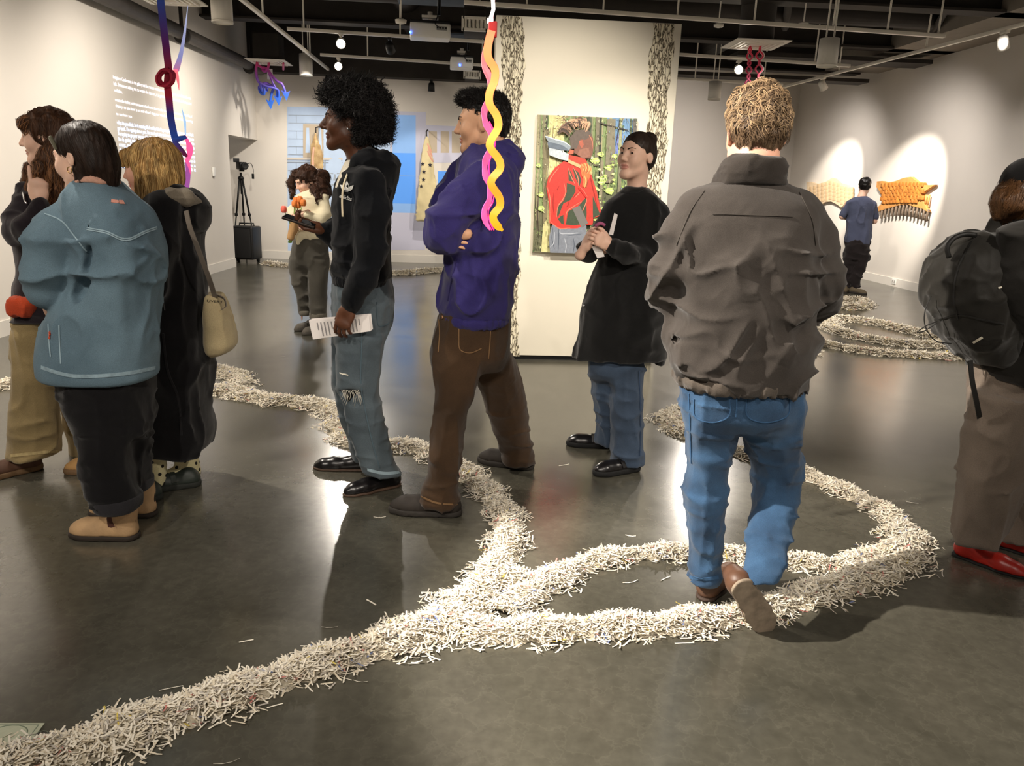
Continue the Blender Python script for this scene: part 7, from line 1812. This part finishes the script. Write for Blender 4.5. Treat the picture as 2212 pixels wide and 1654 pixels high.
# ------------------------------------------------------------------ woman with tulips at the back
def p_tulips():
    f = Fig((665, 715), 7.5, 'woman in a cream jacket and charcoal jeans looking down at a bunch of tulips', SK_LIGHT)
    C = f.J(662, 392, -.02); s = 1.0
    V, F, lp, W_, R = build_head(C, (-.75, -.55, -.35), (-.15, -.1, 1), s, f.J(670, 430, 0), fem=True, h=.005)
    core = body_core(f, f.ch([(670, 432, 0, 11), (668, 500, 0, 18), (668, 540, 0, 18)]), [], [f.ch([(650, 540, 0, 11), (652, 690, 0, 6)]), f.ch([(685, 540, 0, 11), (685, 700, -.05, 6)])], .018)
    h1 = build_hand(f.J(655, 462, -.22), (-.9, -.3, -.3), (.3, -.8, .5), .9, left=False, curl=(.5, .7, .5), h=.004, arm=.05); h2 = build_hand(f.J(640, 472, -.2), (.5, -.5, -.6), (-.5, -.8, .2), .9, left=True, curl=(.5, .7, .5), h=.004, arm=.05)
    VV, FF = merge((V, F), core, h1, h2); f.start(VV, FF, np.r_[lp, np.zeros(len(core[1]) + len(h1[1]) + len(h2[1]), int)])
    hm = hairm('dark_curls', '#3a2418', .5); eyes(f, W_, s, R, (0, 1, -.6), hm, .003)
    jn = cloth('charcoal_denim', '#4b4841', .22, .4, 400, vscale=4)
    v = Vol(.011); v.loft(f.secs([(512, 634, 704, .15), (550, 628, 708, .16), (575, 628, 708, .13)]), .05)
    v.loft(f.secs([(560, 627, 668, .12), (600, 628, 668, .115), (640, 640, 670, .1), (678, 648, 672, .09)]), .04); v.loft(f.secs([(560, 662, 708, .12, -.03), (600, 665, 707, .115, -.04), (650, 668, 705, .1, -.05), (688, 670, 704, .09, -.06)]), .04)
    v.disp(fold(.007, 7, 7, 10, 181)); f.wear('jeans', v, jn)
    cf = cloth('charcoal_cuff', '#6b665c', .2)
    v = Vol(.01).loft(f.secs([(668, 646, 674, .1), (680, 647, 674, .1)]), .01); f.wear('jean_cuff', v, cf); v = Vol(.01).loft(f.secs([(674, 668, 706, .1, -.06), (688, 669, 706, .1, -.06)]), .01); f.wear('jean_cuff', v, cf)
    gs = mat('grey_suede', '#57524a', .8); sl = mat('grey_sole', '#4b4741', .8)
    shoe(f, onz(676, 708), onz(640, 716), gs, sl, 'clog', 1, L=.25); shoe(f, onz(694, 716), onz(658, 724), gs, sl, 'clog', 1, L=.25)
    cr = cloth('cream_cotton', '#e4dabb', .06, .3, 300, rough=.85)
    v = Vol(.01); v.loft(f.secs([(408, 668, 690, .07), (418, 650, 702, .13), (440, 642, 707, .16), (480, 640, 707, .16), (516, 642, 703, .15)]), .03); v.chain(f.ch([(698, 428, -.05, 13), (702, 460, -.1, 13), (690, 474, -.18, 11), (664, 464, -.23, 8)]), .03); v.chain(f.ch([(648, 430, 0, 10), (632, 455, -.08, 10), (634, 472, -.16, 8)]), .03)
    v.cone(f.J(648, 510, -.14), f.J(644, 526, -.15), .04, .02, .03); v.disp(fold(.007, 9, 9, 12, 191)); f.wear('jacket', v, cr)
    v = Vol(.007); v.ell(W_((0, -.018, .045)), np.array((.09, .108, .09)) * s, R, .02)
    for L in ([(692, 395, -.02, 14), (698, 415, -.02, 13), (694, 432, -.05, 9)], [(678, 405, -.08, 9), (684, 425, -.1, 9), (682, 440, -.12, 6)], [(640, 375, .0, 10), (630, 395, .02, 7), (632, 425, .02, 5)], [(700, 380, .05, 12), (702, 415, .05, 12)], [(680, 385, .08, 18), (685, 420, .08, 14)], [(664, 372, .02, 16), (690, 385, .02, 16)]): v.chain(f.ch(L), .04)
    v.ell(W_((0, .13, -.04)), np.array((.09, .085, .095)) * s, R, .012, op=-1); v.disp(fold(.010, 22, 22, 22, 195)); ho, VF = f.wear('hair', v, hm)
    strands(f, VF, hm, 700, lambda p: np.array([.1, 0, -1.0]), .1, .006, .008, .3, 8, 'curly_locks', ho, wave=.012, wfreq=80, steps=8)
    o3 = f.J(636, 500, -.22)
    bq = empty('tulip_bouquet', o3, 'bunch of orange tulips in brown paper held by the woman in cream', 'flowers')
    tm = mat('orange_tulip', '#e0803a', .6, var=.2, vscale=20); gm = mat('tulip_green', '#7fa04a', .6, var=.2, vscale=10)
    for i, (a, c) in enumerate(((639, 433), (648, 431), (655, 438), (644, 443), (636, 440), (613, 452))):
        q = f.J(a, c, -.24 - .02 * (i % 3)); t = bpy.data.objects.new('tulip', None); COL.objects.link(t); t.parent = bq; t.location = (0, 0, 0)
        for k in range(5):
            an = k * 1.257; v_ = Vol(.005).ell(q + (.012 * math.cos(an), .012 * math.sin(an), 0), (.016, .016, .032), k=.005); vobj('petal', v_, tm if i < 5 else mat('coral_tulip', '#e86a58', .6), t, o3)
        MB().tube([q, f.J(634, 500, -.22), f.J(626, 525, -.22)], .004, 6).build('stem', gm, t, o3)
    v_ = Vol(.007).cone(f.J(639, 478, -.22), f.J(628, 512, -.22), .05, .033, .01); v_.disp(fold(.004, 30, 30, 5, 2)); vobj('wrapping_paper', v_, mat('kraft_paper', '#b08a5c', .8, var=.1), bq, o3)
    for k in range(7): MB().tube([f.J(628 + k * .6, 508, -.22 - .01 * (k % 3)), f.J(623 + k * 1.1, 524, -.22 + .015 * (k % 3))], .006, 6).build('cut_stem', gm, bq, o3)
p_tulips()

# ------------------------------------------------------------------ man in the blue tee by the right wall
def p_tee():
    f = Fig((1842, 634), 11.75, 'man in a slate blue tee seen from behind, facing the tan wall hide', SK_LIGHT)
    C = f.J(1868, 402, .05); s = 1.0
    V, F, lp, W_, R = build_head(C, (.45, .88, 0), (0, 0, 1), s, f.J(1860, 428, 0), h=.007)
    core = body_core(f, f.ch([(1860, 432, 0, 8), (1856, 480, 0, 14), (1854, 530, 0, 14)]), [f.ch([(1830, 440, 0, 5.5), (1819, 468, 0, 5), (1832, 472, .18, 4)]), f.ch([(1886, 440, 0, 5.5), (1889, 478, .0, 5), (1876, 478, .18, 4)])], [f.ch([(1842, 540, 0, 8), (1832, 622, .05, 4)]), f.ch([(1866, 540, 0, 8), (1846, 622, -.05, 4)])], .012)
    VV, FF = merge((V, F), core); f.start(VV, FF, np.r_[lp, np.zeros(len(core[1]), int)])
    hm = hairm('black', '#14110f', .4)
    v = Vol(.008); v.ell(W_((0, -.02, .05)), np.array((.084, .1, .08)) * s, R, .02); v.ell(W_((0, -.06, .0)), np.array((.076, .055, .08)) * s, R, .03); v.ell(W_((0, .125, -.04)), np.array((.1, .085, .1)) * s, R, .015, op=-1); v.disp(fold(.012, 18, 18, 18, 3)); f.wear('hair', v, hm)
    tr = cloth('dark_trousers', '#241f20', .25, .3, 300)
    v = Vol(.014); v.loft(f.secs([(518, 1828, 1878, .15), (545, 1826, 1877, .15), (560, 1826, 1876, .13)]), .05); v.loft(f.secs([(550, 1825, 1852, .11, .03), (590, 1821, 1842, .1, .04), (622, 1818, 1836, .09, .05)]), .04); v.loft(f.secs([(550, 1850, 1876, .11, -.02), (580, 1842, 1868, .1, -.04), (605, 1836, 1858, .09, -.05), (620, 1838, 1856, .09, -.06)]), .04); v.disp(fold(.012, 8, 8, 14, 5)); f.wear('trousers', v, tr)
    ts = cloth('slate_cotton', '#50566e', .12, .2, 200)
    v = Vol(.012); v.loft(f.secs([(424, 1850, 1874, .07), (430, 1838, 1884, .11), (440, 1828, 1890, .13), (470, 1830, 1882, .14), (526, 1827, 1879, .15)]), .03); v.chain(f.ch([(1834, 440, 0, 8), (1821, 464, 0, 7.5)]), .02); v.chain(f.ch([(1884, 440, 0, 8), (1890, 468, 0, 7.5)]), .02); v.disp(fold(.01, 8, 8, 4, 7)); f.wear('tee_shirt', v, ts)
    shoe(f, onz(1834, 632), onz(1862, 636), mat('olive_shoe', '#5d5240', .8), mat('dark_rubber', '#2e2a26', .8), 'sneaker', 1.1, L=.29); shoe(f, onz(1822, 634), onz(1842, 626), mat('olive_shoe', '#5d5240', .8), mat('dark_rubber', '#2e2a26', .8), 'sneaker', 1.1, L=.29)
p_tee()

# ------------------------------------------------------------------ person with the backpack at the right edge
def p_backpack():
    f = Fig((2160, 1200), 2.82, 'person at the right edge in black jacket, grey trousers and pointed red shoes', SK_PINK)
    C = f.J(2222, 425, 0); s = 1.0
    V, F, lp, W_, R = build_head(C, (.9, .42, 0), (0, 0, 1), s, f.J(2215, 530, 0), fem=True, h=.0045)
    core = body_core(f, f.ch([(2215, 535, 0, 32), (2205, 640, .02, 60), (2195, 830, .03, 40)]), [], [f.ch([(2170, 840, -.04, 30), (2150, 1000, -.08, 24), (2110, 1150, -.08, 16)]), f.ch([(2210, 840, .05, 40), (2210, 1000, .05, 24), (2195, 1130, .05, 16)])])
    VV, FF = merge((V, F), core); f.start(VV, FF, np.r_[lp, np.zeros(len(core[1]), int)])
    hm = hairm('brown_mess', '#5c3f26', .4)
    gt = cloth('grey_wool', '#6a5f55', .2, .4, 420, vscale=5)
    v = Vol(.008)
    v.loft(f.secs([(780, 2112, 2268, .17), (850, 2110, 2266, .17), (900, 2104, 2260, .14)]), .05)
    v.loft(f.secs([(850, 2110, 2236, .12, -.08), (927, 2099, 2228, .115, -.09), (1000, 2086, 2214, .11, -.09), (1054, 2074, 2203, .105, -.09), (1122, 2063, 2173, .1, -.09), (1166, 2060, 2142, .095, -.09)]), .04)
    v.loft(f.secs([(850, 2160, 2262, .11, .08), (1000, 2170, 2250, .1, .08), (1100, 2160, 2225, .09, .07), (1160, 2152, 2205, .085, .06)]), .04)
    v.disp(fold(.008, 6, 6, 6, 201)); v.disp(fold(.006, 14, 14, 3, 202)); f.wear('trousers', v, gt)
    rd = mat('red_leather', '#a3241a', .35, var=.2, vscale=14, spec=.5); sl = mat('black_rubber', '#141414', .8)
    shoe(f, onz(2062, 1196), onz(2190, 1240), rd, sl, 'pointed', 1.12, L=.29, name='red_shoe'); shoe(f, onz(2148, 1176), onz(2262, 1208), rd, sl, 'pointed', 1.1, L=.29, name='red_shoe')
    jk = cloth('black_shell', '#1b1916', .2, .3, 420, rough=.8)
    v = Vol(.008)
    v.loft(f.secs([(462, 2182, 2250, .1), (480, 2165, 2275, .15), (510, 2150, 2300, .18), (600, 2125, 2310, .2), (700, 2112, 2300, .2), (780, 2108, 2280, .2), (812, 2110, 2276, .19)]), .03); v.chain(f.ch([(2195, 520, -.17, 42), (2200, 620, -.2, 40), (2230, 700, -.2, 34)]), .04); v.disp(fold(.008, 8, 8, 10, 211)); f.wear('jacket', v, jk)
    v = Vol(.0055); v.ell(W_((0, -.03, .0)), np.array((.085, .1, .1)) * s, R, .03); v.chain(f.ch([(2190, 430, -.06, 26), (2176, 428, -.04, 20), (2170, 450, -.02, 16), (2178, 468, -.02, 10)]), .03); v.ell(W_((0, .13, -.04)), np.array((.09, .085, .1)) * s, R, .015, op=-1); v.disp(fold(.008, 25, 25, 25, 5)); ho, VF = f.wear('hair', v, hm)
    strands(f, VF, hm, 2200, lambda p: np.array([-.4, 0, -1.0]), .08, .0018, .005, .35, 8, 'loose_locks', ho, wave=.005, wfreq=60, tip_out=.010)
    v = Vol(.005); v.ell(W_((0, -.012, .055)), np.array((.092, .112, .09)) * s, R, .01); v.half(W_((0, 0, .02)), R @ np.array([0, .1, -1])); v.ell(W_((0, .13, .022)), np.array((.075, .075, .01)) * s, R, .01)
    f.wear('cap', v, cloth('black_cap', '#141314', .2))
    MB().tube([W_((.094 * math.cos(a), -.012 + .114 * math.sin(a), .032)) for a in np.linspace(2.4, 5.6, 20)], .004, 6).build('cap_stripe', mat('white_stripe', '#c9c4bb', .7), f.body, f.o)
    # backpack: a thing of its own
    o3 = f.J(2110, 780, -.05)
    bp = empty('backpack', o3, 'large black backpack with loops and cords at the right edge', 'backpack')
    nb = cloth('black_nylon', '#1c1a16', .15, .2, 300, rough=.6)
    v = Vol(.008).loft(f.secs([(505, 2085, 2200, .1, -.03), (530, 2060, 2200, .15, -.03), (581, 2021, 2195, .18, -.03), (632, 2011, 2190, .19, -.03), (693, 2019, 2190, .19, -.03), (740, 2050, 2185, .17, -.03), (775, 2082, 2180, .13, -.03), (788, 2098, 2170, .09, -.03)]), .03)
    v.disp(fold(.010, 7, 7, 8, 221)); v.disp(fold(.006, 14, 14, 14, 222))
    VF = v.mesh(); vobj('pack_body', VF, nb, bp, o3); f.trees['pack'] = BVHTree.FromPolygons([tuple(p) for p in VF[0]], [tuple(int(i) for i in q) for q in VF[1]])
    f.o = np.asarray(o3)
    wb = mat('black_webbing', '#12110f', .6)
    P = [f.J(2050, 556, -.1), f.J(2046, 535, -.1), f.J(2060, 515, -.1), f.J(2085, 506, -.1), f.J(2108, 508, -.1)]; MB().tube(spline(P, 20), .009, 8).build('grab_loop', wb, bp, o3)
    P = [f.J(2058, 548, -.02), f.J(2062, 528, -.02), f.J(2080, 510, -.02), f.J(2100, 500, -.02), f.J(2122, 504, -.02)]; MB().tube(spline(P, 20), .009, 8).build('grab_loop', wb, bp, o3)
    P = [f.J(2011, 640, -.08), f.J(1998, 672, -.1), f.J(1999, 705, -.1), f.J(2020, 735, -.1), f.J(2055, 742, -.12)]; MB().tube(spline(P, 24), .0022, 6).build('bungee_cord', wb, bp, o3)
    P = [f.J(2024, 694, -.12), f.J(2000, 704, -.12), f.J(1981, 718, -.12), f.J(1998, 714, -.12), f.J(2024, 697, -.13)]; MB().tube(spline(P, 24), .002, 6).build('bungee_cord', wb, bp, o3)
    MB().ribbon(list(spline([f.J(2096, 778, -.16), f.J(2100, 820, -.17), f.J(2110, 870, -.16), f.J(2116, 902, -.14)], 16)), .02, (1, .2, 0), .004).build('hip_strap', wb, bp, o3)
    zz = mat('pale_zip_tag', '#c9c2b0', .5)
    f.seam('pack', [(2156, 622), (2168, 619), (2182, 615)], .006, zz, 'zip_pull', bp); f.seam('pack', [(2102, 740), (2112, 734), (2122, 728)], .008, zz, 'logo_tag', bp)
    f.seam('pack', [(2030, 690), (2070, 680), (2120, 690), (2170, 700)], .006, wb, 'pocket_edge', bp); f.seam('pack', [(2100, 520), (2070, 580), (2060, 640), (2070, 690)], .006, wb, 'front_seam', bp)
p_backpack()
